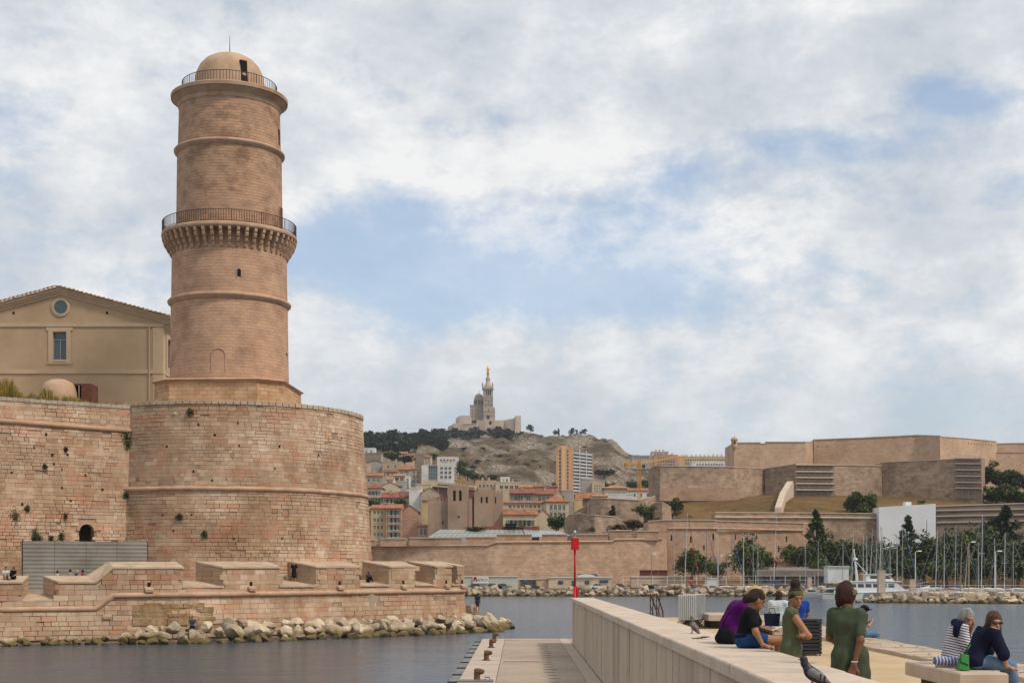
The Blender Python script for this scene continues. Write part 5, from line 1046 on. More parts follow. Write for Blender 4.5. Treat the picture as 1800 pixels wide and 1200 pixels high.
# long cream terrace building with dark openings under it
t = thing('terraced_long_building', 'long low cream terrace building with deep dark openings below its edge', 'building', at(790, 852, 640)); s = MB(); a, b_ = at(743, 843, 640), at(838, 853.5, 640); s.hexa([a-Vector((0, 0, 2.6)), b_-Vector((0, 0, 1.9)), b_+Vector((0, 12, -1.9)), a+Vector((0, 12, -2.6)), a, b_, b_+Vector((0, 12, 0)), a+Vector((0, 12, 0))]); s.build('parapet', wm('cream'), t, t.location)
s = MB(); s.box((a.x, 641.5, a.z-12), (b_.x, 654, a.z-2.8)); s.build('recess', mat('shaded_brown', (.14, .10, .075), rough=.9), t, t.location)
for px in (757, 770, 786, 800): block(t, 'pillar', px, px+1.2, 848, 872, 640.6, .6, wm('beige'))
for i in range(11): f = i/11; p = a.lerp(b_, .28+f*.68); s = MB(); s.box((p.x, 639.8, p.z-1.5), (p.x+1.3, 639.95, p.z-1.05)); s.build('slot_window', PANE, t, t.location)
# second row
H('cream house with twin tall windows behind the blank white gable', 730, 758, 852, 872, 600, 8, 'cream', 'flat', 0, rows=1, cols=3, ww=1, wh=2)
H('cream house with red hipped roof and rows of grey windows near the bastion', 641, 672, 858, 886, 600, 11, 'cream', 'hip', 9, 'red', rows=2, cols=4, ww=1, wh=1.8, sh=SHB, chim=2)
H('cream gabled house with one round-headed attic light', 672, 700, 853, 876, 622, 12, 'cream', 'gy', 6, 'terracotta', rows=1, cols=1, chim=1)
H('pink house under a bright red roof with skylights', 670, 699, 874, 895, 560, 12, 'pink', 'gx', 10, 'red', rows=2, cols=3, sh=SHB, wh=1.7)
H('cream house under a brown roof behind a small tree', 697, 720, 874, 895, 568, 11, 'cream', 'gx', 11, 'brown', rows=1, cols=2)
H('tall blank white gable wall above the pink front house', 719, 740, 858, 900, 558, 11, 'white', 'flat', 0)
H('beige gabled house joined to the blank white wall', 740, 772, 866, 902, 556, 11, 'tan', 'gy', 9, 'pale', scol='yellow', rows=1, cols=1)
H('slim yellow house between the alley and the abbey', 742, 753, 879, 925, 508, 9, 'yellow', 'gx', 2, 'pale')
H('small cottage with an orange lean-to roof beside the abbey foot', 735, 753, 925, 944, 478, 7, 'peach', 'shed', 4, 'terracotta', rows=1, cols=2, wh=2.2)
H('four-storey salmon house with green shutters on the waterfront slope', 678, 706, 893, 947, 480, 13, 'pink', 'gx', 8, 'orange', rows=4, cols=3, ww=1.0, wh=1.9, sh=SHUT, scol='salmon', top=.95)
H('salmon gabled side house joined to the shuttered house', 706, 735, 898, 947, 482, 11, 'salmon', 'gy', 10, 'orange', rows=3, cols=2, ww=.5, wh=.9, m1=.05)
H('yellow four-storey house with a glazed loggia under an orange roof', 652, 677.5, 893, 947, 482, 12, 'yellow', 'gx', 7, 'orange', rows=4, cols=3, ww=1.1, wh=1.4, top=.95)
H('sliver of an orange-roofed house at the bastion edge', 641, 652, 898, 947, 486, 10, 'peach', 'gx', 6, 'orange', rows=3, cols=1)
# right of the abbey
H('row of peach houses above the abbey roofs', 836, 871, 846, 862, 655, 10, 'peach', 'flat', 0, rows=1, cols=4, chim=2)
H('cream roof-terrace apartment house with two wide windows', 871, 918, 848, 864, 650, 12, 'cream', 'flat', 0, rows=1, cols=4, ww=2.2, wh=1.6, chim=2)
H('small roof pavilion set back on the cream apartment house', 880, 896, 840, 848, 660, 8, 'white', 'flat', 0, rows=1, cols=2)
H('low house with a pale tiled roof behind the terrace house', 914, 936, 856, 866, 630, 8, 'peach', 'gx', 5, 'pale', chim=2)
H('cluster house with a red roof and white chimney near the tall block', 936, 958, 855, 866, 640, 9, 'beige', 'gx', 4, 'terracotta', chim=2)
H('house with a small blue roof box beside the tall block', 955, 980, 856, 868, 625, 9, 'grey', 'gx', 4, 'brown', chim=1, rows=1, cols=2)
H('olive house under a wide red roof with two grey shuttered windows', 896, 940, 866, 884, 560, 12, 'olive', 'gx', 8, 'red', rows=1, cols=3, ww=1.5, wh=2.2, sh=SHB, over=.9)
H('beige house under a broad dull red roof with four dark windows', 940, 978, 868, 886, 572, 12, 'beige', 'gx', 10, 'red', rows=1, cols=4, ww=1.2, wh=2, chim=1)
H('grey blank gable beside the foot of the tall block', 988, 1007, 863, 884, 580, 9, 'grey', 'flat', 0)
H('white triangular gable behind the hipped cream house', 975, 990, 872, 886, 560, 6, 'cream', 'gy', 11, 'pale')
H('long cream building with two rows of small dark windows', 884, 960, 884, 905, 522, 11, 'cream', 'gx', 4, 'terracotta', rows=2, cols=8, ww=1.5, wh=1.3)
H('cream house with an orange hipped roof and green windows', 960, 1000, 882, 915, 500, 13, 'cream', 'hip', 12, 'orange', rows=2, cols=4, ww=1.1, wh=2.0, sh=None, yaw=.12, scol='cream')
H('cream cottage with green shutters and red roof in front of the long building', 884, 945, 904, 934, 470, 11, 'cream', 'gx', 10, 'terracotta', rows=1, cols=6, ww=1.2, wh=2.0, sh=SHUT, scol='peach', top=1.3, chim=2)
H('cream gable end closing the shuttered cottage', 945, 964, 904, 936, 471, 10.8, 'cream', 'gy', 9, 'terracotta')
H('shadowed house under a deep orange roof left of the crane', 1012, 1048, 874, 896, 562, 11, 'brown', 'gx', 9, 'orange', over=1.4, rows=1, cols=2)
H('small yellow wall house below the deep orange roof', 1010, 1024, 878, 900, 540, 6, 'yellow', 'flat', 0)
H('concrete grey block in front of the tall tower block', 1022, 1041, 843, 868, 750, 12, 'grey', 'flat', 0)
H('cream flats with stacked balconies beside the grey block', 1041, 1063, 849, 868, 742, 12, 'cream', 'flat', 0, rows=3, cols=4, ww=2.2, wh=.8)
H('large tan house under a shallow pale orange hipped roof', 1062, 1106, 858, 880, 642, 14, 'tan', 'hip', 8, 'pale', rows=1, cols=4, wh=2)
H('long white house with a red roof behind the crane foot', 1104, 1150, 862, 878, 622, 10, 'white', 'gx', 5, 'orange', rows=1, cols=3)
H('low white garden wall house before the tan house', 1066, 1114, 869, 880, 545, 5, 'white', 'flat', 0)
H('low cream house between the tan house and the rubble wall', 1040, 1068, 872, 888, 540, 8, 'cream', 'gx', 3, 'pale', rows=1, cols=2)
# ridge-line flats behind the fort
H('pink flats with roof tanks left of the long yellow block', 1150, 1192, 800, 822, 1000, 14, 'pink', 'flat', 0, rows=3, cols=7, ww=1.8, wh=1.6, chim=4, name='apartment_block')
H('long yellow ridge block with many windows and chimneys behind the fort', 1192, 1288, 803, 826, 1010, 14, 'yellow', 'flat', 0, rows=3, cols=17, ww=2, wh=1.5, chim=9, name='apartment_block')
H('cream penthouse flats rising behind the pink flats', 1146, 1175, 794, 806, 1050, 12, 'cream', 'flat', 0, rows=2, cols=5, chim=3, name='apartment_block')
H('low white flats in front of the long yellow block', 1216, 1280, 811, 828, 940, 10, 'white', 'flat', 0, rows=2, cols=10, ww=1.6, wh=1.2, name='apartment_block')
H('flat dark-roofed pavilion at the foot of the rocky hill', 1111, 1145, 801, 808, 1080, 10, 'grey', 'flat', 0, rows=1, cols=6, ww=3, wh=1.6, name='pavilion')
# tower block
t = thing('tower_block', 'tall orange apartment tower with ranks of white balconies on its right side', 'building', at(1005, 864, 880)); TBY = 880.0; ORG = mat('orange_render', (.58, .34, .18), (.52, .29, .15), sc=.2, rough=.9, c3=(.9, .86, .8), sc3=.1)
tk = TBY/2500; aw = 29*tk; hh = (864-786)*tk+8; ca, sa = math.cos(.10), math.sin(.10)
def tl(px): return (px-1005)*tk
s = MB(); s.box((tl(978), 0, -8), (tl(1006.5), 14, hh-8)); s.build('end_wall', ORG, t); s = MB(); s.box((tl(987), -.5, -8), (tl(994), -.004, hh-7)); s.build('centre_pilaster', mat('pale_orange_render', (.64, .42, .25), rough=.9), t)
rw_, rd = tl(1043)-tl(1006.5), 16
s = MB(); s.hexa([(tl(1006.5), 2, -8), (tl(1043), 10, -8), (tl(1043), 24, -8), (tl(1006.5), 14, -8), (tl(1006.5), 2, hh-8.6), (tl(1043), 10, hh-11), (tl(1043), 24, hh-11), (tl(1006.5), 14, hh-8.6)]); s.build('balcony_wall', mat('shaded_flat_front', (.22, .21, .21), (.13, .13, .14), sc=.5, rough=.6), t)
for fl in range(15):
    z = -6+fl*(hh-3.6)/15
    s = MB(); s.hexa([(tl(1006.6), .6, z), (tl(1043), 8.6, z-.06*fl), (tl(1043), 9.9, z-.06*fl), (tl(1006.6), 1.9, z), (tl(1006.6), .6, z+.95), (tl(1043), 8.6, z-.06*fl+.95), (tl(1043), 9.9, z-.06*fl+.95), (tl(1006.6), 1.9, z+.95)]); s.build('balcony', mat('white_balcony', (.56, .56, .57), (.44, .45, .46), sc=.3, rough=.7), t)
for px in (984, 998):
    for fl in range(14): s = MB(); z = -5+fl*(hh-4)/14; s.box((tl(px)-.45, -.03, z), (tl(px)+.45, .05, z+1.5)); s.build('window', PANE, t)
for i in range(4): s = MB(); X = tl(1006.7)+rw_*i/3.02; Yy = .3+8*i/3; s.box((X, Yy, -8), (X+.5, Yy+.4, hh-8.3-i*.75)); s.build('divider', ORG if i in (0, 3) else FRW, t)
s = MB(); s.box((tl(984), 3, hh-8), (tl(998), 10, hh-6.6)); s.build('roof_plant', ORG, t)
# yellow tower crane
CR = mat('crane_yellow', (.60, .30, .03), (.50, .24, .03), sc=1, rough=.5); t = thing('tower_crane', 'yellow lattice tower crane with its jib stretched to the right', 'crane', at(1123, 872, 600)); cy = 600.0
def lattice(nm, a, b_, r, n, th):
    a, b_ = Vector(a), Vector(b_); d = (b_-a).normalized(); u = d.cross(Vector((0, 1, 0))).normalized() if abs(d.y) < .9 else Vector((1, 0, 0)); v = d.cross(u); s = MB(); C_ = [u*r+v*r, u*-r+v*r, u*-r-v*r, u*r-v*r]
    for c in C_: s.tube([a+c, b_+c], th, 4)
    for i in range(n):
        p, q = a.lerp(b_, i/n), a.lerp(b_, (i+1)/n)
        for k in range(4): s.tube([p+C_[k], q+C_[(k+1) % 4]], th*.6, 3, False); s.tube([p+C_[k], p+C_[(k+1) % 4]], th*.6, 3, False)
    return s.build(nm, CR, t, t.location)
lattice('mast', at(1123.5, 880, cy), at(1123.5, 816, cy), .55, 12, .13); lattice('jib', at(1125, 815, cy), at(1205, 800, cy+60), .35, 18, .09); lattice('counter_jib', at(1123, 815.5, cy), at(1098, 815, cy-14), .4, 6, .13); lattice('apex', at(1123.5, 816, cy), at(1123, 808, cy), .4, 2, .12)
block(t, 'counterweight', 1097, 1102, 813, 820, cy-13, 1, CR); block(t, 'cab', 1129, 1134, 816, 822, cy-.5, 1.5, mat('dark_cab', (.03, .03, .05), rough=.4))
s = MB(); s.tube([at(1123, 808, cy), at(1175, 806, cy+36)], .05, 4); s.tube([at(1123, 808, cy), at(1100, 815, cy-12)], .05, 4); s.build('stay_cable', CR, t, t.location)
# fortified abbey church
ABB = mat('abbey_stone', (.40, .285, .205), (.345, .24, .17), sc=.2, rough=.93, bump=.4, bsc=1.5, c3=(.8, .76, .73), sc3=.08, brick=(1.0, .5, (.75, .72, .68), (.9, .88, .86))); AY = 470.0
t = thing('fortified_abbey', 'fortified medieval stone church with two square crenellated towers among the houses', 'church', at(815, 940, AY))
def abox(nm, px0, px1, y0, y1, Y, dp, m=ABB, mer=0, ops=None, yb_=None):
    a, b_ = at(px0, y1, Y), at(px1, y0, Y); s = MB(); w, h = b_.x-a.x, b_.z-a.z
    facade(s, (a.x, Y, a.z), (1, 0, 0), (0, -1, 0), w, h, [(xat(p0, Y)-a.x, xat(p1, Y)-a.x, zat(q1, Y)-a.z, zat(q0, Y)-a.z) for p0, p1, q0, q1 in (ops or [])], .8)
    facade(s, (b_.x, Y, a.z), (0, 1, 0), (1, 0, 0), dp, h, []); facade(s, (a.x, Y+dp, a.z), (0, -1, 0), (-1, 0, 0), dp, h, []); s.face([(b_.x, Y+dp, a.z), (a.x, Y+dp, a.z), (a.x, Y+dp, b_.z), (b_.x, Y+dp, b_.z)]); s.face([(a.x, Y, b_.z), (b_.x, Y, b_.z), (b_.x, Y+dp, b_.z), (a.x, Y+dp, b_.z)]); s.build(nm, m, t, t.location)
    for i in range(mer):
        x = a.x+w*(i+.18)/mer; q = MB(); q.box((x, Y, b_.z+.004), (x+w/mer*.62, Y+.7, b_.z+.85)); q.build('merlon', m, t, t.location)
    for p0, p1, q0, q1 in (ops or []): q = MB(); q.box((xat(p0, Y), Y+.85, zat(q1, Y)), (xat(p1, Y), Y+.95, zat(q0, Y))); q.build('opening', DARK, t, t.location)
    if mer:
        nd = max(2, int(dp/2))
        for i in range(nd): y = Y+dp*(i+.2)/nd; q = MB(); q.box((b_.x-.7, y+.75, b_.z+.004), (b_.x, y+.75+dp/nd*.55, b_.z+.85)); q.build('merlon', m, t, t.location)
abox('left_tower', 787, 822, 854.5, 945, AY, 9, mer=6, ops=[(796.5, 801, 864, 880), (807, 811.5, 864, 880)]); abox('right_tower', 833.5, 866, 864, 945, AY+1, 9, mer=6, ops=[(845, 848, 873, 883.5), (854, 857.5, 873, 883.5)])
abox('left_apse', 764, 787.2, 879, 945, AY+1.5, 8, mer=4, ops=[(777.5, 779.5, 914, 921)]); abox('left_buttress', 752, 764.2, 877, 945, AY+1, 8, mer=2); abox('middle_wall', 822.2, 833.3, 885, 945, AY+3, 8); abox('tower_flank', 866.2, 884, 866, 945, AY+3, 9, mer=3, ops=[(870, 872.2, 873, 884)]); abox('buttress', 823, 830, 876, 945, AY+1.2, 2)
for px0, px1, y in ((796.5, 801, 863.6), (807, 811.5, 863.6)): s = MB(); p = at((px0+px1)/2, y, AY-.06); s.lathe([(.001, 0), (.45, 0), (.45, .06), (.001, .06)], n=14); o = s.build('arch_head', DARK, t); o.location = p-t.location+Vector((0, .05, 0)); o.rotation_euler = (R(90), 0, 0)
s = MB(); a, b_ = at(762, 877, AY+10), at(787, 868, AY+10); s.hexa([a, (b_.x, AY+10, a.z), (b_.x, AY+18, a.z), (a.x, AY+18, a.z), a+Vector((0, 0, .3)), (b_.x, AY+10, b_.z), (b_.x, AY+18, b_.z), (a.x, AY+18, a.z+.3)]); s.build('nave_roof', rm('red'), t, t.location)
s = MB(); a, b_ = at(822, 872, AY+10), at(845, 864, AY+10); s.box((a.x, AY+10, a.z-5), (b_.x, AY+16, b_.z)); s.build('nave_roof', rm('red'), t, t.location)
block(t, 'disc_window', 805, 808, 906, 909, AY-.1, .3, DARK)
# glass-roofed hall in front of the abbey
t = thing('glass_roofed_hall', 'long hall with a sloping greenish glazed roof behind the bastion parapet', 'hall', at(870, 944, 396)); a, b_, c, d = at(752, 944, 392), at(925, 944, 392), at(918, 930.5, 408), at(774, 930.5, 408); GR = mat('roof_glazing', (.20, .22, .18), (.28, .29, .24), sc=.3, rough=.35, spec=.5); n = 18
s = MB(); s.hexa([a-Vector((0, 0, 5)), b_-Vector((0, 0, 5)), c-Vector((0, 0, 7)), d-Vector((0, 0, 7)), a-Vector((0, 0, .1)), b_-Vector((0, 0, .1)), c-Vector((0, 0, .1)), d-Vector((0, 0, .1))]); s.build('hall_body', wm('grey'), t, t.location)
for i in range(n):
    for r0, r1 in ((0, .48), (.5, 1)):
        f0, f1 = i/n+.004, (i+1)/n-.004; lo0, lo1, hi0, hi1 = a.lerp(b_, f0), a.lerp(b_, f1), d.lerp(c, f0), d.lerp(c, f1); s = MB(); q = [lo0.lerp(hi0, r0), lo1.lerp(hi1, r0), lo1.lerp(hi1, r1-.02), lo0.lerp(hi0, r1-.02)]; s.hexa(q+[p+Vector((0, 0, .08)) for p in q]); s.build('roof_pane', GR, t, t.location)
a, b_, c, d = at(926, 944, 392), at(1004, 941, 398), at(985, 934, 408), at(919, 930.5, 408); BGR = mat('blue_roof_glazing', (.24, .28, .31), (.32, .36, .38), sc=.4, rough=.3, spec=.5)
for i in range(16):
    f0, f1 = i/16+.006, (i+1)/16-.006; q = [a.lerp(b_, f0), a.lerp(b_, f1), d.lerp(c, f1), d.lerp(c, f0)]; s = MB(); s.hexa(q+[p+Vector((0, 0, .08)) for p in q]); s.build('roof_pane', BGR, t, t.location)
s = MB(); p0, p1 = at(847, 930, 409), at(948, 924.5, 409); s.box((p0.x, 409, p0.z-3), (p1.x, 414, p1.z)); s.build('red_roof_strip', rm('red'), t, t.location); block(t, 'red_box', 912, 921, 920, 927, 408, 2, RUST); s = MB(); p0, p1 = at(888, 928, 407), at(907, 914, 407)
s.box((p0.x, 407, p0.z), (p1.x, 410, p1.z-.9)); s.build('dark_porch', DARK, t, t.location)
# ---------------------------------------------------------------- hilltop basilica
random.seed(71)
CY = 1617.0; CHS = mat('basilica_stone', (.47, .38, .30), (.38, .30, .235), sc=.12, rough=.92, bump=.4, bsc=.6, c3=(.85, .82, .8), sc3=.05); CHD = mat('basilica_green_stone', (.25, .21, .18), (.33, .28, .235), sc=.3, rough=.92); GOLD = mat('gilded_statue', (.75, .42, .07), rough=.3, metal=.75); CFS = mat('basilica_fort_stone', (.45, .36, .28), (.37, .29, .22), sc=.08, rough=.93, bump=.4, bsc=.5)
def cx_(zx): return xat(780+zx/8.57, CY)
def cz_(zy): return zat(630+zy/8.57, CY)
ch = thing('hilltop_basilica', 'hilltop basilica with domed crossing and tall striped bell tower', 'church', (cx_(665), CY, cz_(1010))); co_ = ch.location.copy()
def cb(nm, x0, x1, y0, y1, f, b, m=CHS, tp=0): s = MB(); s.box((cx_(x0), CY+f, cz_(y1)), (cx_(x1), CY+b, cz_(y0)), taper=tp); return s.build(nm, m, ch, co_)
tw = (cx_(740)-cx_(592)); tcx = (cx_(740)+cx_(592))/2
cb('tower_base', 598, 764, 735, 1010, -1.5, 13); cb('tower_base_buttress', 700, 770, 738, 1010, -.8, 12, CHD); cb('tower_shaft', 594, 738, 560, 736, 0, 11.2)
for y in (735, 694, 620, 572): cb('tower_band', 590, 742, y-6, y+5, -.35, 11.5, CHD if y in (694, 620) else CHS)
for y in (800, 860): cb('tower_band', 596, 768, y-5, y+5, -1.8, 12, CHD)
for a, b in ((594, 606), (636, 642), (706, 712), (726, 738)): cb('tower_pilaster', a, b, 580, 735, -.28, -.002, CHD)
cb('portal', 650, 690, 850, 908, -1.75, -1.4, DARK)
for y0, y1 in ((760, 790), (640, 672)): cb('tower_window', 669, 680, y0, y1, -1.7 if y0 > 700 else -.25, -.001, DARK)
cb('belfry', 592, 740, 455, 560, .2, 11, CHS)
for i in range(3): x = 640+i*28; cb('belfry_arch', x, x+15, 476, 550, .02, .6, DARK)
cb('belfry_sill', 632, 716, 552, 566, -.35, .3, CHD); cb('belfry_arch', 600, 622, 476, 550, .02, .6, CHD)
cb('tower_cornice', 576, 748, 437, 458, -1.2, 12.4); cb('tower_parapet', 584, 742, 425, 437, -.8, 11.6)
for x in (585, 735):
    for f in (0, 11): s = MB(); s.lathe([(.7, 0), (.55, 2.2), (.85, 3.6), (.5, 4.4), (.4, 5.0), (.01, 5.5)], (cx_(x), CY+f, cz_(430)), 8, cap=False); s.build('angel_finial', CHD, ch, co_)
s = MB(); s.lathe([(5.0, cz_(436)), (4.4, cz_(405)), (3.3, cz_(385)), (3.0, cz_(362)), (2.55, cz_(355)), (2.5, cz_(300)), (2.8, cz_(294)), (2.6, cz_(286)), (1.6, cz_(275)), (1.3, cz_(250)), (1.2, cz_(236))], (tcx, CY+5.5, 0), 16, cap=False); s.build('pedestal', CHS, ch, co_, True)
s = MB(); s.lathe([(.5, cz_(237)), (1.45, cz_(226)), (1.55, cz_(205)), (1.35, cz_(180)), (1.5, cz_(160)), (1.75, cz_(148)), (1.3, cz_(132)), (.7, cz_(125)), (.85, cz_(115)), (.7, cz_(104)), (.5, cz_(99)), (.01, cz_(92))], (tcx-.1, CY+5.5, 0), 12, cap=False); st_ = s.build('gilded_statue', GOLD, ch, co_, True)
s = MB(); s.lathe([(.01, 0), (.7, .5), (.8, 1.6), (.45, 2.1), (.5, 2.6), (.01, 3.0)], (tcx+1.2, CY+4.8, cz_(160)), 8, cap=False); s.build('child_figure', GOLD, st_, co_, True)
cb('nave', 392, 600, 705, 920, 6, 40, CHS); cb('nave_roof', 388, 605, 690, 706, 5.5, 40.5, CHD)
for i in range(4): cb('nave_bay', 425+i*42, 440+i*42, 735, 900, 5.6, 5.99, CHD)
cb('nave_side', 520, 596, 712, 915, 3.5, 7, CHD)
for i in range(3): cb('nave_band', 395, 596, 760+i*45, 768+i*45, 5.7, 5.98, CHD)
dcx = cx_(527); s = MB(); dr_ = (cx_(605)-cx_(450))/2; s.lathe([(dr_, cz_(690)), (dr_, cz_(600)), (dr_*1.05, cz_(596)), (dr_*1.05, cz_(588))], (dcx, CY+18, 0), 24, cap=False); s.build('dome_drum', CHS, ch, co_)
s = MB(); s.lathe([(dr_*.98, cz_(588)), (dr_*.93, cz_(560)), (dr_*.78, cz_(530)), (dr_*.5, cz_(506)), (dr_*.2, cz_(496)), (.4, cz_(492)), (.3, cz_(480)), (.01, cz_(440))], (dcx, CY+18, 0), 24, cap=False); s.build('dome', mat('basilica_dome', (.40, .34, .28), (.33, .28, .23), sc=.3, rough=.9), ch, co_, True)
for i in range(10):
    a = 2*math.pi*(i+.5)/10; s = MB(); X, Yv = dcx+math.cos(a)*dr_, CY+18+math.sin(a)*dr_; s.box((X-.6, Yv-.6, cz_(668)), (X+.6, Yv+.6, cz_(610)), rz=a); s.build('drum_window', DARK if i % 1 == 0 else CHD, ch, co_)
# the old fort it stands on
fb = thing('basilica_fort_base', 'sloping pale fort walls and bastions at the foot of the basilica', 'fort', (cx_(600), CY-10, cz_(1100))); fo = fb.location.copy()
def fm(nm, P, zb, back=20, bat=.15): s = MB(); frontmass(s, [(780+zx/8.57, Y, 630+zy/8.57) for zx, Y, zy in P], cz_(zb), back, bat); return s.build(nm, CFS, fb, fo)
fm('left_wall', [(60, CY-4, 1040), (130, CY-8, 1000), (140, CY-10, 975), (500, CY-12, 975), (520, CY-8, 940)], 1190); fm('left_bastion', [(180, CY-2, 905), (240, CY-4, 860), (400, CY-4, 855), (418, CY, 900)], 1100); fm('left_step', [(66, CY, 1040), (70, CY-1, 1020), (132, CY-3, 1000)], 1190)
fm('middle_wall', [(495, CY-6, 925), (620, CY-8, 925), (770, CY-8, 930), (935, CY-4, 925), (1000, CY, 905)], 1190); fm('right_bastion', [(930, CY-6, 925), (1060, CY-12, 900), (1080, CY-14, 862), (1160, CY-14, 860), (1165, CY-10, 862)], 1200, 16, .28); fm('ramp_wall', [(600, CY-14, 1065), (770, CY-18, 1015), (960, CY-18, 1090)], 1190, 6, .05); fm('lower_terrace', [(860, CY-22, 1110), (1000, CY-22, 1100), (1280, CY-16, 1105)], 1200, 10, .05)
for i in range(9): x = 300+i*24; s = MB(); s.box((cx_(x), CY-12.6, cz_(1012)), (cx_(x+6), CY-11.5, cz_(1000))); s.build('loophole', DARK, fb, fo)
for zx in (870, 900): s = MB(); s.box((cx_(zx), CY-23, cz_(1170)), (cx_(zx+18), CY-21.9, cz_(1128))); s.build('arch', DARK, fb, fo)
s = MB(); s.box((cx_(690), CY-8.9, cz_(1005)), (cx_(722), CY-8.2, cz_(955))); s.build('gate', DARK, fb, fo)
# wood on the hilltop
rr = random.Random(5); WL = 'dark pine in the wood on the hillside left of the basilica'; WG = 'pines of the hilltop wood'
prof = [(640, 772), (680, 777), (720, 772), (760, 762), (800, 759), (850, 757), (890, 762)]
for i in range(240):
    f = rr.random(); px = 636+f*260; lo = 804-14*max(0, (px-740)/150); Yt = rr.uniform(1080, 1600)
    x = xat(px, Yt); z = tz(x, Yt, False); py = 1012-(z-EYE)*2500/Yt
    if py > lo or (px > 790 and py > 790) or (px > 800 and Yt < 1350): continue
    if px > 760 and rr.random() < .25: continue
    h = rr.uniform(8, 12.5); tree('pine', (x, Yt, tz(x, Yt)-.8), h, h*rr.uniform(.75, 1.0), WL, 'pine', group=WG, seed=rr.randrange(4), n=420, leaf=.085)
for px, Y, h in ((746, 1560, 15), (765, 1600, 9), (716, 1560, 10), (733, 1580, 10), (780, 1590, 9), (805, 1590, 10), (820, 1585, 10), (835, 1590, 11), (850, 1590, 10), (862, 1592, 11), (815, 1570, 9), (845, 1560, 10)):
    x = xat(px, Y); tree('pine', (x, Y, tz(x, Y)-1), h, h*.95, WL, 'pine', group=WG, seed=px % 4, n=420, leaf=.085)
for px, y0, y1, Y, k, lb in ((874, 770, 757, 1590, 'pine', 'dark pine standing against the steps below the basilica'), (900, 772, 757, 1580, 'pine', 'left pine of the dark clump right of the steps'), (916, 774, 758, 1580, 'pine', 'middle pine of the dark clump right of the steps'), (930, 778, 762, 1575, 'pine', 'right pine of the dark clump right of the steps'), (932, 760, 746, 1620, 'pine', 'bushy pine on the skyline beside the right bastion'), (977, 765, 755, 1620, 'round', 'round tree on the skyline above the tower block'), (1007, 765, 752, 1620, 'pine', 'left of two skyline pines on the rocky ridge'), (1026, 766, 753, 1620, 'pine', 'right of two skyline pines on the rocky ridge'), (1014, 765, 755, 1621, 'cypress', 'small cypress between the two skyline pines'), (982, 764, 753, 1621, 'cypress', 'thin cypress beside the round skyline tree')):
    x = xat(px, Y); h = (y0-y1)*Y/2500; z0 = zat(y0, Y); tree(k, (x, Y, z0-1), h+1, h*(.95 if k != 'cypress' else .25), lb, 'pine', seed=px % 4, n=420, leaf=.085)
SG = 'scrub bushes of the rocky hill'; SLb = 'low dark scrub bush on the rocky hillside below the basilica'
for i in range(260):
    px = rr.uniform(790, 1140); Y = rr.uniform(1050, 1600); x = xat(px, Y)
    if fbm(x*.02, Y*.02, 4) < -.05: continue
    h = rr.uniform(1.2, 3.4); tree('shrub', (x, Y, tz(x, Y)-.3), h, h*rr.uniform(1.2, 2), SLb, 'dark', 'bush', SG, rr.randrange(4), 160, leaf=.12)
# trees among the houses
def T(kind, px, yb, yt, wpx, Y, lb, col='mid', n=1300, leaf=None, cat=None):
    p = at(px, yb, Y); h = (yb-yt)*Y/2500; return tree(kind, p-Vector((0, 0, .3)), h, wpx*Y/2500, lb, col, cat or ('shrub' if kind == 'shrub' else 'tree'), None, int(px) % 4, n, leaf=leaf)
T('round', 655, 892, 873, 30, 540, 'round green tree in front of the cream house beside the bastion', 'mid'); T('round', 705, 894, 871, 22, 550, 'small leafy tree before the brown-roofed cream house', 'mid'); T('round', 690, 812, 790, 30, 860, 'dark spreading tree above the ochre house', 'dark'); T('round', 712, 816, 798, 34, 850, 'dark round tree left of the ribbed villa', 'dark'); T('pine', 763, 812, 796, 12, 900, 'dark pine between the villa and the white modern house', 'pine')
for px, yb, yt, w, Y, lb, c in ((808, 838, 812, 22, 760, 'dark tree just right of the white flats', 'dark'), (822, 842, 820, 24, 770, 'green tree on the slope right of the white flats', 'mid'), (835, 845, 828, 18, 790, 'dark tree lower on the slope right of the white flats', 'dark'), (812, 826, 806, 20, 850, 'dark tree behind the white flats', 'dark'), (848, 848, 830, 10, 800, 'dark narrow tree left of the rocky cliff foot', 'dark'), (866, 846, 830, 18, 810, 'dark round tree at the rocky cliff foot', 'dark'), (1065, 866, 845, 18, 830, 'dark tree behind the balconied cream flats', 'dark'), (1080, 866, 846, 20, 850, 'dark tree left of the crane mast', 'dark'), (1110, 866, 840, 22, 840, 'dark tree behind the crane mast', 'dark'), (1138, 862, 838, 22, 860, 'dark tree between the crane and the fort wall', 'dark'), (1130, 815, 803, 22, 1090, 'green clump below the flat dark pavilion', 'mid'), (1062, 838, 822, 40, 1060, 'wide green scrub patch right of the tower block', 'mid')): T('round', px, yb, yt, w, Y, lb, c, 700, .07)
T('shrub', 836, 931, 918.5, 30, 406, 'rounded dark shrub at the abbey tower foot', 'dark'); T('round', 978, 935, 900, 34, 452, 'bushy green tree beside the cream cottage gable', 'mid', 2200); T('round', 1003, 935, 912, 22, 448, 'lower green tree right of the bushy tree', 'dark'); T('cypress', 1077, 909, 886, 8, 425, 'small dark cypress by the wall opening', 'dark'); T('round', 1134, 912, 882, 34, 420, 'bright green round tree at the slope foot', 'bright', 2200); T('shrub', 1186, 897, 860, 30, 438, 'dense dark oval shrub on the dry slope', 'dark', 2600); T('shrub', 1041, 932, 921, 14, 402, 'spiky green shrub on the rounded rubble wall', 'bright', 500, .1)
T('shrub', 1512, 906, 842, 46, 414, 'broad dense green tree above the retaining wall', 'mid', 6500, .045, 'tree'); T('shrub', 1620, 882, 874, 16, 440, 'low green bush on the dry grass by the bastion', 'bright', 500, .08); T('shrub', 1383, 868, 852, 10, 450, 'small bush beside the stairway gate', 'mid', 400, .1)
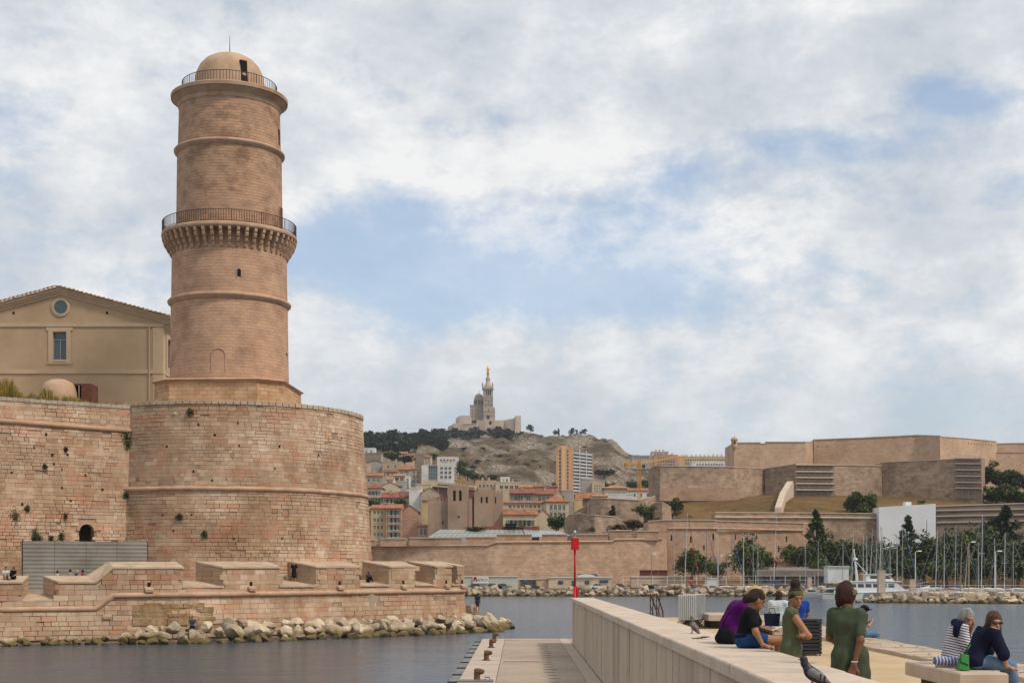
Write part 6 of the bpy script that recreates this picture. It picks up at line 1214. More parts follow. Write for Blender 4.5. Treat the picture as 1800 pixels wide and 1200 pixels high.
for i, (px, yb, yt, w, Y, lb, c) in enumerate(((1745, 842, 808, 40, 470, 'dark crown at the left of the trees beside the scaffolded bastion', 'dark'), (1772, 850, 812, 44, 465, 'dark rounded tree in the clump right of the bastion', 'dark'), (1752, 876, 838, 46, 455, 'green tree low in the clump right of the bastion', 'mid'), (1790, 880, 842, 50, 452, 'green tree at the right edge below the fort', 'mid'), (1800, 852, 824, 40, 480, 'dark tree at the right edge beneath the fort walls', 'dark'))): T('shrub', px, yb+4, yt-5, w*1.05, Y, lb, c, 3000, .045, 'tree')
for px, yb, yt, w, lb in ((1095, 930, 916, 34, 'golden dry bush at the left foot of the slope'), (1122, 926, 910, 30, 'golden dry bush in the middle of the slope foot'), (1112, 920, 906, 26, 'olive dry bush above the golden bushes'), (1150, 918, 903, 30, 'brown dry bush beside the green round tree')): T('shrub', px, yb, yt, w, 408, lb, 'dry', 700, .08)
# ---------------------------------------------------------------- far shore: boulders, sheds, cars, marina
random.seed(81); rr = random.Random(8)
FRL = 'pale boulder in the long breakwater across the harbour'; FRG = 'boulders of the far breakwater'; px = 806.0
while px < 1455:
    for row, (dy, z) in enumerate(((0, .15), (1.6, 1.0), (3.2, 1.75))):
        if row == 2 and rr.random() < .25: continue
        Y = 338.5+dy-(px-806)*.003+rr.uniform(-.5, .5); boulder(Vector((xat(px+rr.uniform(-3, 3), Y), Y, z+rr.uniform(-.25, .25))), rr.uniform(.75, 1.35), rr, FRL, FRG, ROCKS2)
    px += rr.uniform(8.2, 12.2)
fr = sorted([o for o in COL.objects if o.get('group') == FRG], key=lambda o: -o.scale.x*o.scale.z)
rest = MB(); rest.v = []
for o in fr[46:]:                                  # the smaller ones merge into one mass
    M4 = Matrix.LocRotScale(o.location, o.rotation_euler, o.scale); i0 = len(rest.v); rest.v += [tuple(M4@v.co) for v in o.data.vertices]
    for p in o.data.polygons: rest.f.append(tuple(i0+k for k in p.vertices)); rest.c.append(None); rest.uv.append(None); rest.m.append(0)
    bpy.data.objects.remove(o)
tag(rest.build('riprap', RM2, smooth=True), 'mass of smaller pale boulders filling the far breakwater', 'boulders', kind='stuff')
sp = MB(); sp.prism([(-16, 341), (75, 339), (75, 344), (-16, 345)], -1, 1.6); struct(sp.build('far_breakwater_core', mat('far_quay_ground', (0, 0, 0))))
RBL = 'pale boulder in the right-hand breakwater before the marina'; RBG = 'boulders of the right breakwater'; px = 1508.0
while px < 1830:
    f = min(1, (px-1508)/45)
    for row, (dy, z) in enumerate(((0, .1), (1.5, .75), (3.0, 1.25))):
        Y = 254-(px-1508)*.03+dy+rr.uniform(-.4, .4); boulder(Vector((xat(px+rr.uniform(-3, 3), Y), Y, (z*(.25+.75*f))+rr.uniform(-.15, .15))), rr.uniform(.65, 1.35)*(.5+.5*f), rr, RBL, RBG, ROCKS2)
    px += rr.uniform(10, 15)
bw = MB(); bw.prism([(xat(1545, 258), 258), (xat(1850, 248), 249), (xat(1850, 248), 254), (xat(1545, 258), 262)], -1, 1.75); struct(bw.build('breakwater_path', mat('breakwater_concrete', (.36, .31, .26), (.30, .25, .21), sc=.6, rough=.9)))
def fence(name, label, P, h, step, m):
    t = thing(name, label, 'fence', P[0]); 
    for i in range(len(P)-1):
        a, b_ = Vector(P[i]), Vector(P[i+1]); n = max(1, int((b_-a).length/step))
        for k in range(n+1): p = a.lerp(b_, k/n); s = MB(); s.box((p.x-.06, p.y-.06, p.z), (p.x+.06, p.y+.06, p.z+h)); s.build('post', m, t, t.location)
        for z in (h, h*.55, .25): s = MB(); s.tube([a+Vector((0, 0, z)), b_+Vector((0, 0, z))], .03, 4); s.build('rail', m, t, t.location)
fence('breakwater_fence', 'pale post and rail fence along the right breakwater', [(xat(1548, 257), 258, 1.75), (xat(1840, 250), 249.5, 1.75)], 1.35, 3.2, FRW); fence('quay_fence', 'white post fence along the far quay before the marina', [(xat(1095, 345), 344.5, 2.6), (xat(1430, 345), 343.5, 2.6)], 2.2, 3.4, FRW)
# sheds
def shed(label, px0, px1, yt, yb, Y, dp, wc, name='harbour_shed', flat=True, m=None, cat='shed'):
    t = thing(name, label, cat, at((px0+px1)/2, yb, Y)); s = MB(); a, b_ = at(px0, yb, Y), at(px1, yt, Y); s.box((a.x, Y, a.z-.3), (b_.x, Y+dp, b_.z)); s.build('wall', m or wm(wc), t, t.location); s = MB(); s.box((a.x-.15, Y-.25, b_.z+.004), (b_.x+.15, Y+dp+.2, b_.z+.22)); s.build('roof', FRW if wc != 'salmon' else rm('pale'), t, t.location); return t
PC = mat('pale_green_sheet', (.50, .51, .44), (.44, .45, .39), sc=.25, rough=.6, wave=(.9, .85))
t = shed('long pale corrugated hoarding with a company board across the water', 806, 911, 1013, 1031, 362, 1.0, 'grey', 'sheet_hoarding', m=PC, cat='hoarding')
sg = thing('company_board', 'white board with a dark red logo and black lettering on the pale hoarding', 'sign', at(845, 1024, 361.6)); a, b_ = at(831, 1024.5, 361.7), at(859, 1013.5, 361.7); s = MB(); s.box((a.x, 361.6, a.z), (b_.x, 361.75, b_.z)); s.build('panel', mat('sign_white', (.66, .64, .62), rough=.6), sg, sg.location)
def text(body, size, loc, m, parent, name='lettering', ext=.01, wmax=None):
    c = bpy.data.curves.new('t', 'FONT'); c.body = body; c.size = size; c.extrude = ext; o = bpy.data.objects.new('t', c); COL.objects.link(o); dg = bpy.context.evaluated_depsgraph_get(); me = bpy.data.meshes.new_from_object(o.evaluated_get(dg)); bpy.data.objects.remove(o); me.materials.append(m)
    x = link(name, me, parent); x.rotation_euler = (R(90), 0, 0); x.location = Vector(loc)-(parent.location if parent else Vector())
    if wmax and me.vertices:
        w = max(v.co.x for v in me.vertices); x.scale = (wmax/w, 1, 1)
    return x
INK = mat('sign_ink', (.03, .03, .035), rough=.6); DRED = mat('logo_red', (.22, .02, .03), rough=.6); GINK = mat('sign_grey_ink', (.42, .42, .42), rough=.6)
p = at(839.5, 1021, 361.5); text('ACTA', 1.1, p+Vector((0, .05, 0)), INK, sg, wmax=1.45); p = at(850, 1021, 361.5); text('VISTA', 1.1, p+Vector((0, .05, 0)), GINK, sg, wmax=1.2)
s = MB(); p = at(832, 1021.8, 361.55); s.extr([(0, 0), (0, .9), (.35, 1.3), (.75, 1.3), (.75, .95), (.95, .75), (.95, 0), (.7, 0), (.45, .75), (.25, 0)], (0, .04, 0), p); s.build('logo', DRED, sg, sg.location)
t = shed('cream harbour office cabin with small windows by the red beacon', 964, 1075, 1015, 1031, 360, 6, 'cream', 'harbour_office', cat='cabin')
for a, b_ in ((981, 990), (1028, 1036)): block(t, 'window', a, b_, 1020, 1026.5, 359.9, .3, PANE)
block(t, 'door', 1005, 1010, 1020, 1031, 359.9, .3, PANE); block(t, 'blue_panel', 1054, 1069, 1019, 1023.5, 359.8, .3, mat('blue_sign', (.04, .06, .16), rough=.6))
sg2 = thing('club_sign', 'white arched sign board on the harbour office roof', 'sign', at(1030, 1014, 359.5)); s = MB(); a = at(1015, 1014, 359.5); W = (1046-1015)*359.5/2500; s.extr([(0, 0), (W, 0), (W, .35), (W*.8, .7), (W*.5, .82), (W*.2, .7), (0, .35)], (0, .12, 0), a); s.build('panel', mat('sign_white', (0, 0, 0)), sg2, sg2.location); pass
block(sg2, 'green_backing', 1016, 1050, 1008, 1012, 359.8, .1, mat('sign_green', (.03, .13, .09), rough=.6))
shed('small cream kiosk left of the harbour office', 944, 963, 1017, 1031, 361, 4, 'peach'); t = shed('open dark storage bay between hoarding and kiosk', 913, 942, 1018, 1031, 362, 4, 'brown', 'storage_bay'); block(t, 'gate', 917, 940, 1019, 1031, 361.8, .2, mat('dark_bay', (.05, .045, .045), (.12, .1, .09), sc=.6, rough=.8)); block(t, 'blue_sheet', 921, 927, 1018.5, 1022, 361.6, .2, mat('blue_paint', (.05, .14, .32), rough=.6))
shed('dark red shipping container on the far quay', 1126, 1173, 1002, 1014, 366, 3, 'salmon', 'shipping_container', m=mat('container_red', (.17, .035, .025), (.13, .03, .02), sc=.5, rough=.7, wave=(1.4, .7)), cat='container'); shed('low cream boat shed behind the white fence', 1110, 1215, 1014, 1030, 360, 5, 'peach'); shed('white cabin with square windows behind the fence', 1240, 1262, 1016, 1028, 356, 4, 'white', 'white_cabin', cat='cabin')
t = shed('broad brown-roofed waterside restaurant under dark trees', 1335, 1457, 1012, 1030, 352, 10, 'brown', 'restaurant', cat='restaurant'); s = MB(); a, b_ = at(1330, 1012, 350), at(1458, 1012, 350); s.hexa([a, b_, b_+Vector((0, 14, 1.0)), a+Vector((0, 14, 1.0)), a+Vector((0, 0, 1.4)), b_+Vector((0, 0, 1.4)), b_+Vector((-3, 12, 2.3)), a+Vector((3, 12, 2.3))]); s.build('canopy_roof', mat('brown_roof', (.22, .18, .16), (.18, .145, .13), sc=.5, rough=.9), t, t.location)
for i in range(7): block(t, 'window', 1342+i*16, 1353+i*16, 1014, 1023, 351.8, .2, PANE)
shed('pink-roofed low building behind the restaurant', 1366, 1406, 989, 1000, 365, 8, 'salmon'); shed('white harbour kiosk with a round port beside the yacht', 1455, 1492, 996, 1022, 318, 4, 'white', 'white_kiosk', cat='kiosk')
# cars on the far quay
def car(px, Y, col, label, yaw=0):
    t = thing('parked_car', label, 'car', (xat(px, Y), Y, 1.45), yaw); s = MB(); pr = [(-2.1, .25), (2.1, .25), (2.15, .62), (1.95, .82), (1.0, .92), (.45, 1.42), (-1.1, 1.45), (-1.7, .95), (-2.1, .85), (-2.15, .5)]; s.extr(pr, (0, 1.7, 0), (0, -.85, 0)); s.build('body', mat('car_paint_'+label.split()[0], col, rough=.35, spec=.6), t)
    s = MB(); s.extr([(.95, .94), (.43, 1.36), (-1.05, 1.38), (-1.55, .96)], (0, .02, 0), (0, -.87, 0)); s.build('side_window', PANE, t)
    for x in (-1.35, 1.35):
        for y in (-.86, .7): s = MB(); s.lathe([(.01, 0), (.32, 0), (.32, .16), (.01, .16)], n=14); o = s.build('wheel', BLACK, t); o.location = (x, y+.16, .32); o.rotation_euler = (R(90), 0, 0)
    s = MB(); s.box((2.10, -.7, .6), (2.17, -.35, .74)); s.build('headlight', FRW, t); s = MB(); s.box((2.10, .35, .6), (2.17, .7, .74)); s.build('headlight', FRW, t)
for px, c, l in ((838, (.05, .12, .11), 'teal parked car under the company board'), (868, (.10, .105, .11), 'grey parked car right of the company board'), (885, (.10, .16, .15), 'green parked car at the middle of the pale hoarding'), (1052, (.6, .6, .58), 'white parked car by the harbour office'), (1090, (.06, .09, .16), 'blue parked car right of the harbour office'), (1135, (.4, .42, .45), 'silver parked car below the red container'), (1152, (.25, .35, .45), 'pale-blue parked car below the red container'), (934, (.03, .03, .035), 'black parked car before the storage bay')): car(px, 356, c, l)
# boats
HULLS = {'white': (.62, .62, .60), 'navy': (.03, .045, .10), 'red': (.40, .05, .04), 'wood': (.26, .13, .05), 'grey': (.3, .31, .32), 'blue': (.05, .13, .30)}
MASTM = {'alu': mat('aluminium_mast', (.48, .48, .47), rough=.45, metal=.3), 'dark': mat('dark_mast', (.07, .07, .075), rough=.5), 'wood': mat('varnished_mast', (.36, .17, .04), rough=.5), 'white': mat('white_mast', (.66, .66, .65), rough=.5)}
def sailboat(px, ytop, Y, label, hull='white', mast='alu', cover=(.6, .6, .58), L=9.5, tilt=0.0, yaw=None, furl=None):
    t = thing('sailboat', label, 'sailboat', (xat(px, Y), Y, 0), rnd(-.5, .5) if yaw is None else yaw); t.rotation_euler.y = tilt*1.8; H_ = zat(ytop, Y); B = L*.16; s = MB(); n = 9; rows = []
    for i in range(n):
        f = i/(n-1); x = -L/2+L*f; w = B*(1-max(0, (f-.45)/.55)**2.2)*(.75+.25*min(1, f*4)); rows.append(((x, w, .95+.35*f*f), (x*.96, w*.75, .0), (x*.9, 0, -.35)))
    for i in range(n-1):
        for sg in (1, -1):
            for k in range(2):
                q = [rows[i][k], rows[i+1][k], rows[i+1][k+1], rows[i][k+1]]; q = [(x, y*sg, z) for x, y, z in q]; s.face(q if sg < 0 else q[::-1])
        a, b_ = rows[i][0], rows[i+1][0]; s.face([(a[0], -a[1], a[2]-.05), (b_[0], -b_[1], b_[2]-.05), (b_[0], b_[1], b_[2]-.05), (a[0], a[1], a[2]-.05)])
    a = rows[0]; s.face([(a[0][0], a[0][1], a[0][2]), (a[1][0], a[1][1], 0), (a[2][0], 0, a[2][2]), (a[1][0], -a[1][1], 0), (a[0][0], -a[0][1], a[0][2])]); s.build('hull', mat('hull_'+hull, HULLS[hull], rough=.35, spec=.5), t)
    s = MB(); s.box((-L*.14, -B*.55, .9), (L*.22, B*.55, 1.6), taper=.15); c = s.build('cabin', mat('hull_white', (0, 0, 0)), t); 
    for sg in (-1, 1): s = MB(); s.box((-L*.08, sg*(B*.55-.08)-.02, 1.2), (L*.16, sg*(B*.55-.08)+.02, 1.42)); s.build('window', PANE, c)
    m = MASTM[mast]; s = MB(); s.tube([(L*.06, 0, 1.2), (L*.06, 0, H_)], [.075, .045], 7); mo = s.build('mast', m, t)
    for z in (H_*.55,): s = MB(); s.tube([(L*.06, -.9, z), (L*.06, .9, z)], .03, 4); s.build('spreader', m, mo)
    s = MB(); s.tube([(L*.06, 0, 1.9), (-L*.36, 0, 2.0)], .07, 6); s.build('boom', m, t); s = MB(); s.tube([(L*.05, 0, 2.12), (-L*.1, 0, 2.25), (-L*.34, 0, 2.12)], [.16, .2, .09], 7); s.build('sail_cover', mat('sail_%d' % int(sum(cover)*97), cover, rough=.8), t)
    s = MB(); top = (L*.06, 0, H_-.1)
    for e in ((L*.48, 0, 1.3), (-L*.48, 0, 1.0), (L*.04, B*.9, 1.0), (L*.04, -B*.9, 1.0)): s.tube([top, e], .028, 3, False)
    s.build('rigging', mat('steel_wire', (.3, .3, .3), rough=.4, metal=.5), t)
    if furl: s = MB(); s.tube([Vector((L*.10, 0, H_*.92)), Vector((L*.47, 0, 1.6))], [.05, .13], 6); s.build('furled_sail', mat('furl_%d' % int(sum(furl)*97), furl, rough=.8), t)
    return t
BL_, NV, WH_, RD, CRM = (.04, .13, .34), (.03, .045, .1), (.62, .62, .6), (.3, .04, .05), (.5, .4, .28)
SB = [(1181, 905, 349, 'tall pale mast, leftmost of the marina sailboats', {}), (1199, 901, 347, 'sailboat with tall white mast second from the left', dict(mast='white', tilt=.02, furl=RD)), (1238, 928, 349, 'sailboat with slim dark mast by the first round tree', dict(mast='dark', furl=BL_, cover=BL_)), (1258, 926, 348, 'sailboat with blue sail cover before the slit-windowed wall', dict(cover=BL_, mast='white')), (1283, 939, 349, 'sailboat with dark mast left of the second round tree', dict(mast='dark', hull='navy', furl=BL_)), (1303, 936, 347, 'sailboat with white mast in front of the second round tree', dict(mast='white', cover=WH_)), (1320, 941, 349, 'sailboat with grey mast at the right of the second round tree', {}), (1329, 950, 348, 'small sailboat with short raked mast by the restaurant', dict(L=8)), (1355, 907, 346, 'sailboat with the tallest mast before the restaurant', dict(tilt=.025, mast='white')), (1412, 945, 347, 'sailboat with plain mast above the bun-haired girl', {}), (1434, 950, 346, 'sailboat with pale mast left of the white yacht', dict(cover=BL_)), (1449, 977, 346, 'small dinghy with the shortest mast by the restaurant roof', dict(L=6)),
      (1477, 954, 300, 'sailboat whose mast rises beside the white kiosk', {}), (1491.5, 929, 305, 'sailboat with tall mast at the yacht stern', dict(tilt=.02)), (1513, 944, 312, 'sailboat with slim mast behind the yacht radar tower', {}), (1519, 941, 300, 'sailboat with close-set mast right of the radar tower', dict(mast='white')), (1523, 929, 318, 'sailboat with leaning mast above the yacht bridge', dict(tilt=.03)), (1533, 934, 322, 'sailboat with raked grey mast behind the yacht', dict(tilt=.025)), (1542, 922, 310, 'sailboat with the tallest mast behind the yacht', dict(tilt=.018, mast='white')), (1547, 940, 320, 'sailboat with mast just left of the white sheeted front', {}), (1561, 956, 305, 'sailboat with short mast near the yacht bow', dict(L=8)), (1572, 940, 300, 'sailboat with stout grey mast off the yacht bow', dict(mast='white')), (1582, 924, 312, 'sailboat with tall mast before the cedar tree', dict(furl=BL_)),
      (1640, 932, 290, 'sailboat with leaning mast at the right end of the white front', dict(tilt=.022, mast='white')), (1655, 934, 298, 'sailboat with dull grey mast right of the white front', {}), (1674, 922, 285, 'sailboat with tall mast left of the varnished mast', dict(tilt=.012, cover=RD)), (1683, 936, 288, 'sailboat with varnished yellow wooden mast', dict(mast='wood', hull='wood', cover=CRM, tilt=.015)), (1690, 958, 300, 'sailboat with short raked mast right of the wooden mast', dict(tilt=.04, cover=BL_)), (1715, 952, 292, 'sailboat with plain mast right of the yellow lamp post', {}), (1721, 905, 284, 'sailboat with the tallest mast on the right side', dict(tilt=.012, mast='white', cover=CRM)), (1744, 946, 290, 'sailboat with paired slim mast before the far right trees', dict(mast='white')), (1761, 936, 282, 'sailboat with white mast and lowered white sail', dict(mast='white', cover=WH_, tilt=.01)), (1776, 950, 292, 'sailboat with thin mast second from the right edge', dict(cover=BL_)), (1797, 938, 284, 'sailboat with mast at the right edge of the picture', dict(hull='blue'))]
for px, yt, Y, lb, kw in SB: sailboat(px, yt, Y, lb if 'sailboat' in lb or 'dinghy' in lb else 'sailboat with '+lb, **kw)
# white motor yacht
t = thing('motor_yacht', 'large white motor yacht with a flying bridge and radar mast', 'yacht', (xat(1545, 300), 300, 0)); HW = mat('yacht_white', (.70, .70, .69), rough=.3, spec=.5); k = 300/2500; s = MB(); xs_ = [(-11.5, 1.2), (-6, 1.25), (0, 1.4), (5, 1.75), (9, 2.3), (10.8, 2.8)]; W_ = [2.4, 2.6, 2.6, 2.2, 1.2, .1]
for i in range(5):
    (x0, z0), (x1, z1) = xs_[i], xs_[i+1]; w0, w1 = W_[i], W_[i+1]; q0, q1 = (x0*.94, x1*.9)
    for sg in (-1, 1): P = [(q0, sg*w0*.6, -.3), (q1, sg*w1*.6, -.3), (x1, sg*w1, z1), (x0, sg*w0, z0)]; s.face(P if sg < 0 else P[::-1])
    s.face([(x0, -w0, z0), (x1, -w1, z1), (x1, w1, z1), (x0, w0, z0)])
s.face([(-11.5, -2.4, 1.2), (-11.5, 2.4, 1.2), (-10.8, 1.44, -.3), (-10.8, -1.44, -.3)]); s.build('hull', HW, t)
s = MB(); s.extr([(-8, 1.2), (5.5, 1.5), (3.2, 3.4), (-8, 3.5)], (0, 3.8, 0), (0, -1.9, 0)); s.build('cabin', HW, t)
for i in range(6): s = MB(); s.extr([(-6.5+i*1.6, 2.4), (-5.2+i*1.6, 2.4), (-5.3+i*1.6, 3.1), (-6.5+i*1.6, 3.1)], (0, .03, 0), (0, -1.925, 0)); s.build('window', PANE, t)
s = MB(); s.box((-9, -2.1, 3.55), (4.2, 2.1, 3.75)); s.build('upper_deck', HW, t); s = MB(); s.extr([(-3, 3.76), (2.8, 3.76), (1.6, 5.1), (-3, 5.1)], (0, 3, 0), (0, -1.5, 0)); s.build('bridge', HW, t); s = MB(); s.box((-3.6, -1.7, 5.11), (2.4, 1.7, 5.26)); s.build('bridge_roof', HW, t); s = MB(); s.extr([(-2.2, 4.2), (2.2, 4.2), (1.7, 4.8), (-2.2, 4.8)], (0, .03, 0), (0, -1.525, 0)); s.build('bridge_window', PANE, t)
s = MB(); s.tube([(-4.6, 0, 3.7), (-5.3, 0, 10.5)], [.3, .12], 8); s.tube([(-5.2, -1, 8.6), (-5.2, 1, 8.6)], .09, 5); s.tube([(-2.5, 0, 5.2), (-5.0, 0, 8)], .08, 5); s.tube([(-4.8, -.8, 6.8), (-4.8, .8, 6.8)], .12, 5); s.build('radar_mast', HW, t); s = MB(); s.lathe([(.01, 0), (.5, .1), (.55, .35), (.3, .6), (.01, .65)], (-5.0, 0, 8.0), 12); s.build('radome', HW, t, smooth=True)
s = MB(); s.tube([(-11, -2.2, 2.2), (-4, -2.3, 2.3)], .03, 4); s.tube([(5, -1.9, 2.7), (10.5, -.3, 3.6)], .03, 4)
for x, z in ((6.5, 1.9), (8, 2.2), (9.5, 2.5)): s.tube([(x, -1.5*(10.8-x)/5, z), (x, -1.5*(10.8-x)/5, z+1)], .025, 4)
s.build('guard_rail', MASTM['alu'], t); s = MB(); s.lathe([(.33, -.06), (.42, 0), (.33, .06), (.24, 0), (.33, -.06)], n=14, cap=False); o = s.build('lifebuoy', mat('lifebuoy_dark', (.05, .05, .05), rough=.7), t); o.location = (-8.6, -2.2, 3.0); o.rotation_euler = (R(90), 0, 0)
def motorboat(px, Y, label, hull, L=6, cab=True, cv=None):
    t = thing('motorboat', label, 'motorboat', (xat(px, Y), Y, 0), rnd(-.25, .25)); s = MB(); s.prism([(-L/2, -1), (L*.25, -1), (L/2, 0), (L*.25, 1), (-L/2, 1)], -.2, [.75, .95, 1.15, .95, .75], [(-L/2-.1, -1.15), (L*.27, -1.15), (L*.56, 0), (L*.27, 1.15), (-L/2-.1, 1.15)]); s.build('hull', mat('hull_'+hull, HULLS[hull], rough=.35), t)
    s = MB(); s.extr([(-L*.2, .8), (L*.2, .9), (L*.1, 1.75), (-L*.2, 1.8)], (0, 1.5, 0), (0, -.75, 0)); c = s.build('cabin' if not cv else 'cover', mat('hull_white', (0, 0, 0)) if not cv else mat('sail_%d' % int(sum(cv)*97), cv, rough=.8), t)
    s = MB(); s.extr([(-L*.15, 1.2), (L*.12, 1.25), (L*.07, 1.6), (-L*.15, 1.6)], (0, .03, 0), (0, -.77, 0)); s.build('window', PANE, c)
for a in ((1195, 346, 'small blue covered boat behind the fence', 'blue', 6, True, BL_), (1270, 345, 'white motorboat behind the fence by the cabin', 'white'), (1340, 344, 'white motorboat with a white awning before the restaurant', 'white', 8, True, WH_), (1378, 343, 'navy motorboat beside the blue sign', 'navy'), (1428, 322, 'white launch with a dark window just right of the bun', 'white', 6.5), (1462, 320, 'small green-covered boat at the yacht stern', 'white', 6, True, (.03, .12, .10)), (1480, 296, 'low white motorboat in front of the yacht stern', 'white', 8), (1600, 262, 'white motorboat with canopy near the breakwater tip', 'white', 7, True, CRM), (1676, 262, 'small boat with a red cover behind the breakwater', 'white', 5.5, True, (.4, .03, .03)), (1722, 268, 'cream covered boat below the tallest right mast', 'white', 7, True, CRM), (1790, 262, 'blue hulled boat at the right edge behind the breakwater', 'blue', 7)): motorboat(*a)
for px, Y, c, lb in ((1214, 343.2, (.55, .03, .03), 'red round buoy on the far fence'), (1363, 343, (.35, .06, .04), 'red ball hoisted above the restaurant roof')):
    z = 3.4 if px < 1300 else zat(985, 343); t = thing('mooring_buoy', lb, 'buoy', (xat(px, Y), Y, z)); s = MB(); s.lathe([(.01, -.5), (.3, -.42), (.5, -.15), (.5, .15), (.3, .42), (.01, .5)], n=16, cap=False); s.build('float', mat('buoy_%d' % px, c, rough=.5), t, smooth=True); s = MB(); s.tube([(0, 0, -z+2.6 if px > 1300 else -.8), (0, 0, -.45)], .05, 5); s.build('stem', IRON, t)
def lamp(px, ytop, Y, lb, m, z0=1.75, arm=.9):
    t = thing('lamp_post', lb, 'lamp post', (xat(px, Y), Y, z0)); h = zat(ytop, Y)-z0; s = MB(); s.tube([(0, 0, 0), (0, 0, h*.97), (.15*arm, 0, h), (arm*.6, 0, h)], [.11, .08, .06, .05], 7); s.build('post', m, t); s = MB(); s.box((arm*.45, -.2, h-.08), (arm*.45+.75, .2, h+.1), taper=.06); s.build('lamp_head', mat('lamp_head', (.7, .69, .66), rough=.4), t)
YP = mat('yellowish_post', (.40, .30, .16), rough=.6); lamp(1703, 952, 258, 'cream lamp post with a white head on the right breakwater', YP); lamp(1609, 968, 262, 'short white lamp post near the breakwater tip', FRW); lamp(1750, 968, 259, 'short white post on the breakwater right of the tall mast', FRW); lamp(1145, 973, 352, 'twin-armed lamp on the far quay left of the marina', GALV, 2.6); lamp(1263, 976, 352, 'lamp on the far quay before the first trees', GALV, 2.6); lamp(1278, 975, 351, 'twin lamp beside the second round tree', GALV, 2.6); lamp(1629, 914, 398, 'lamp post against the white sheeted front', IRON, 10)
for px, w, z1, lb in ((1549, 12, 1003, 'square pale concrete pillar at the breakwater end'), (1604, 10, 1019, 'squat concrete pillar on the breakwater'), (1423, 7, 1015, 'square white pillar at the end of the far breakwater')):
    Y = 262 if px > 1500 else 341; t = thing('concrete_pillar', lb, 'pillar', (xat(px, Y), Y, 1.2)); s = MB(); h = zat(z1, Y)-1.2; W = w*Y/5000; s.box((-W, -W, 0), (W, W, h)); s.build('shaft', EDGE, t); s = MB(); s.box((-W*1.08, -W*1.08, h+.003), (W*1.08, W*1.08, h+.16)); s.build('cap', EDGE, t)
bs = thing('blue_banner', 'dark blue banner with white lettering on the far quay fence', 'banner', at(1364, 1022, 343)); s = MB(); a, b_ = at(1354, 1025, 343), at(1373, 1019, 343); s.box((a.x, 342.9, a.z), (b_.x, 343, b_.z)); s.build('panel', mat('blue_sign', (0, 0, 0)), bs, bs.location)
# marina trees
for kind, px, yb, yt, w, Y, lb, c, n in (('round', 1216, 1018, 956, 60, 358, 'round green tree, first from the left behind the masts', 'mid', 2600), ('round', 1258, 1020, 975, 40, 362, 'lower tree between the two round trees', 'mid', 1500), ('round', 1313, 1016, 939, 62, 360, 'tall round green tree before the slit-windowed wall', 'mid', 2800), ('round', 1330, 1022, 985, 50, 356, 'low dark tree left of the restaurant', 'dark', 1500), ('round', 1352, 1000, 970, 36, 368, 'small tree rising behind the restaurant roof', 'dark', 1200), ('round', 1392, 1000, 950, 44, 366, 'dark tree above the pink roof', 'mid', 1800), ('cedar', 1434, 985, 897, 48, 372, 'tall dark conifer before the grey retaining wall', 'dark', 1700), ('round', 1420, 1005, 950, 54, 366, 'dark leafy tree below the tall conifer', 'dark', 2200), ('round', 1462, 1010, 930, 62, 372, 'wide dark tree right of the tall conifer', 'dark', 2600), ('round', 1500, 1012, 945, 64, 368, 'dark tree behind the yacht radar mast', 'dark', 2600), ('round', 1535, 1015, 940, 56, 370, 'dark tree left of the white sheeted front', 'dark', 2200), ('cedar', 1596, 985, 906, 42, 375, 'layered conifer in front of the white sheeted building', 'dark', 1500), ('round', 1575, 1020, 952, 60, 362, 'dark tree below the layered conifer', 'dark', 2200), ('round', 1625, 1020, 934, 66, 366, 'broad dark tree under the white front', 'dark', 2600), ('round', 1665, 1022, 930, 70, 368, 'broad dark tree right of the white front', 'dark', 2600), ('round', 1705, 1022, 922, 74, 370, 'large green tree before the grey ledged wall', 'mid', 2600), ('cedar', 1768, 985, 890, 64, 378, 'tall dark conifer before the ledged wall at right', 'pine', 1900), ('round', 1745, 1022, 926, 70, 368, 'dark tree left of the right-hand conifer', 'dark', 2600), ('round', 1790, 1022, 930, 76, 366, 'dark tree at the right edge of the marina', 'dark', 2600), ('pine', 1760, 960, 905, 60, 382, 'spreading pine beside the right-hand conifer', 'pine', 1600), ('round', 1600, 1025, 975, 56, 354, 'low olive tree behind the breakwater tip', 'dark', 1500), ('round', 1650, 1025, 972, 60, 354, 'low green tree behind the leaning mast', 'mid', 1500), ('round', 1720, 1026, 970, 70, 352, 'low dark tree behind the tallest right mast', 'dark', 1700), ('round', 1780, 1026, 968, 70, 352, 'low dark tree near the right edge', 'dark', 1700), ('round', 1478, 1020, 985, 50, 352, 'low bright tree left of the yacht', 'mid', 1300), ('round', 1545, 1025, 978, 50, 352, 'low dark tree behind the yacht bow', 'dark', 1300), ('round', 1445, 1018, 975, 44, 358, 'low green tree above the restaurant roof end', 'mid', 1200)): T(kind, px, yb+6, yt, w, Y, lb, c, n, .042)
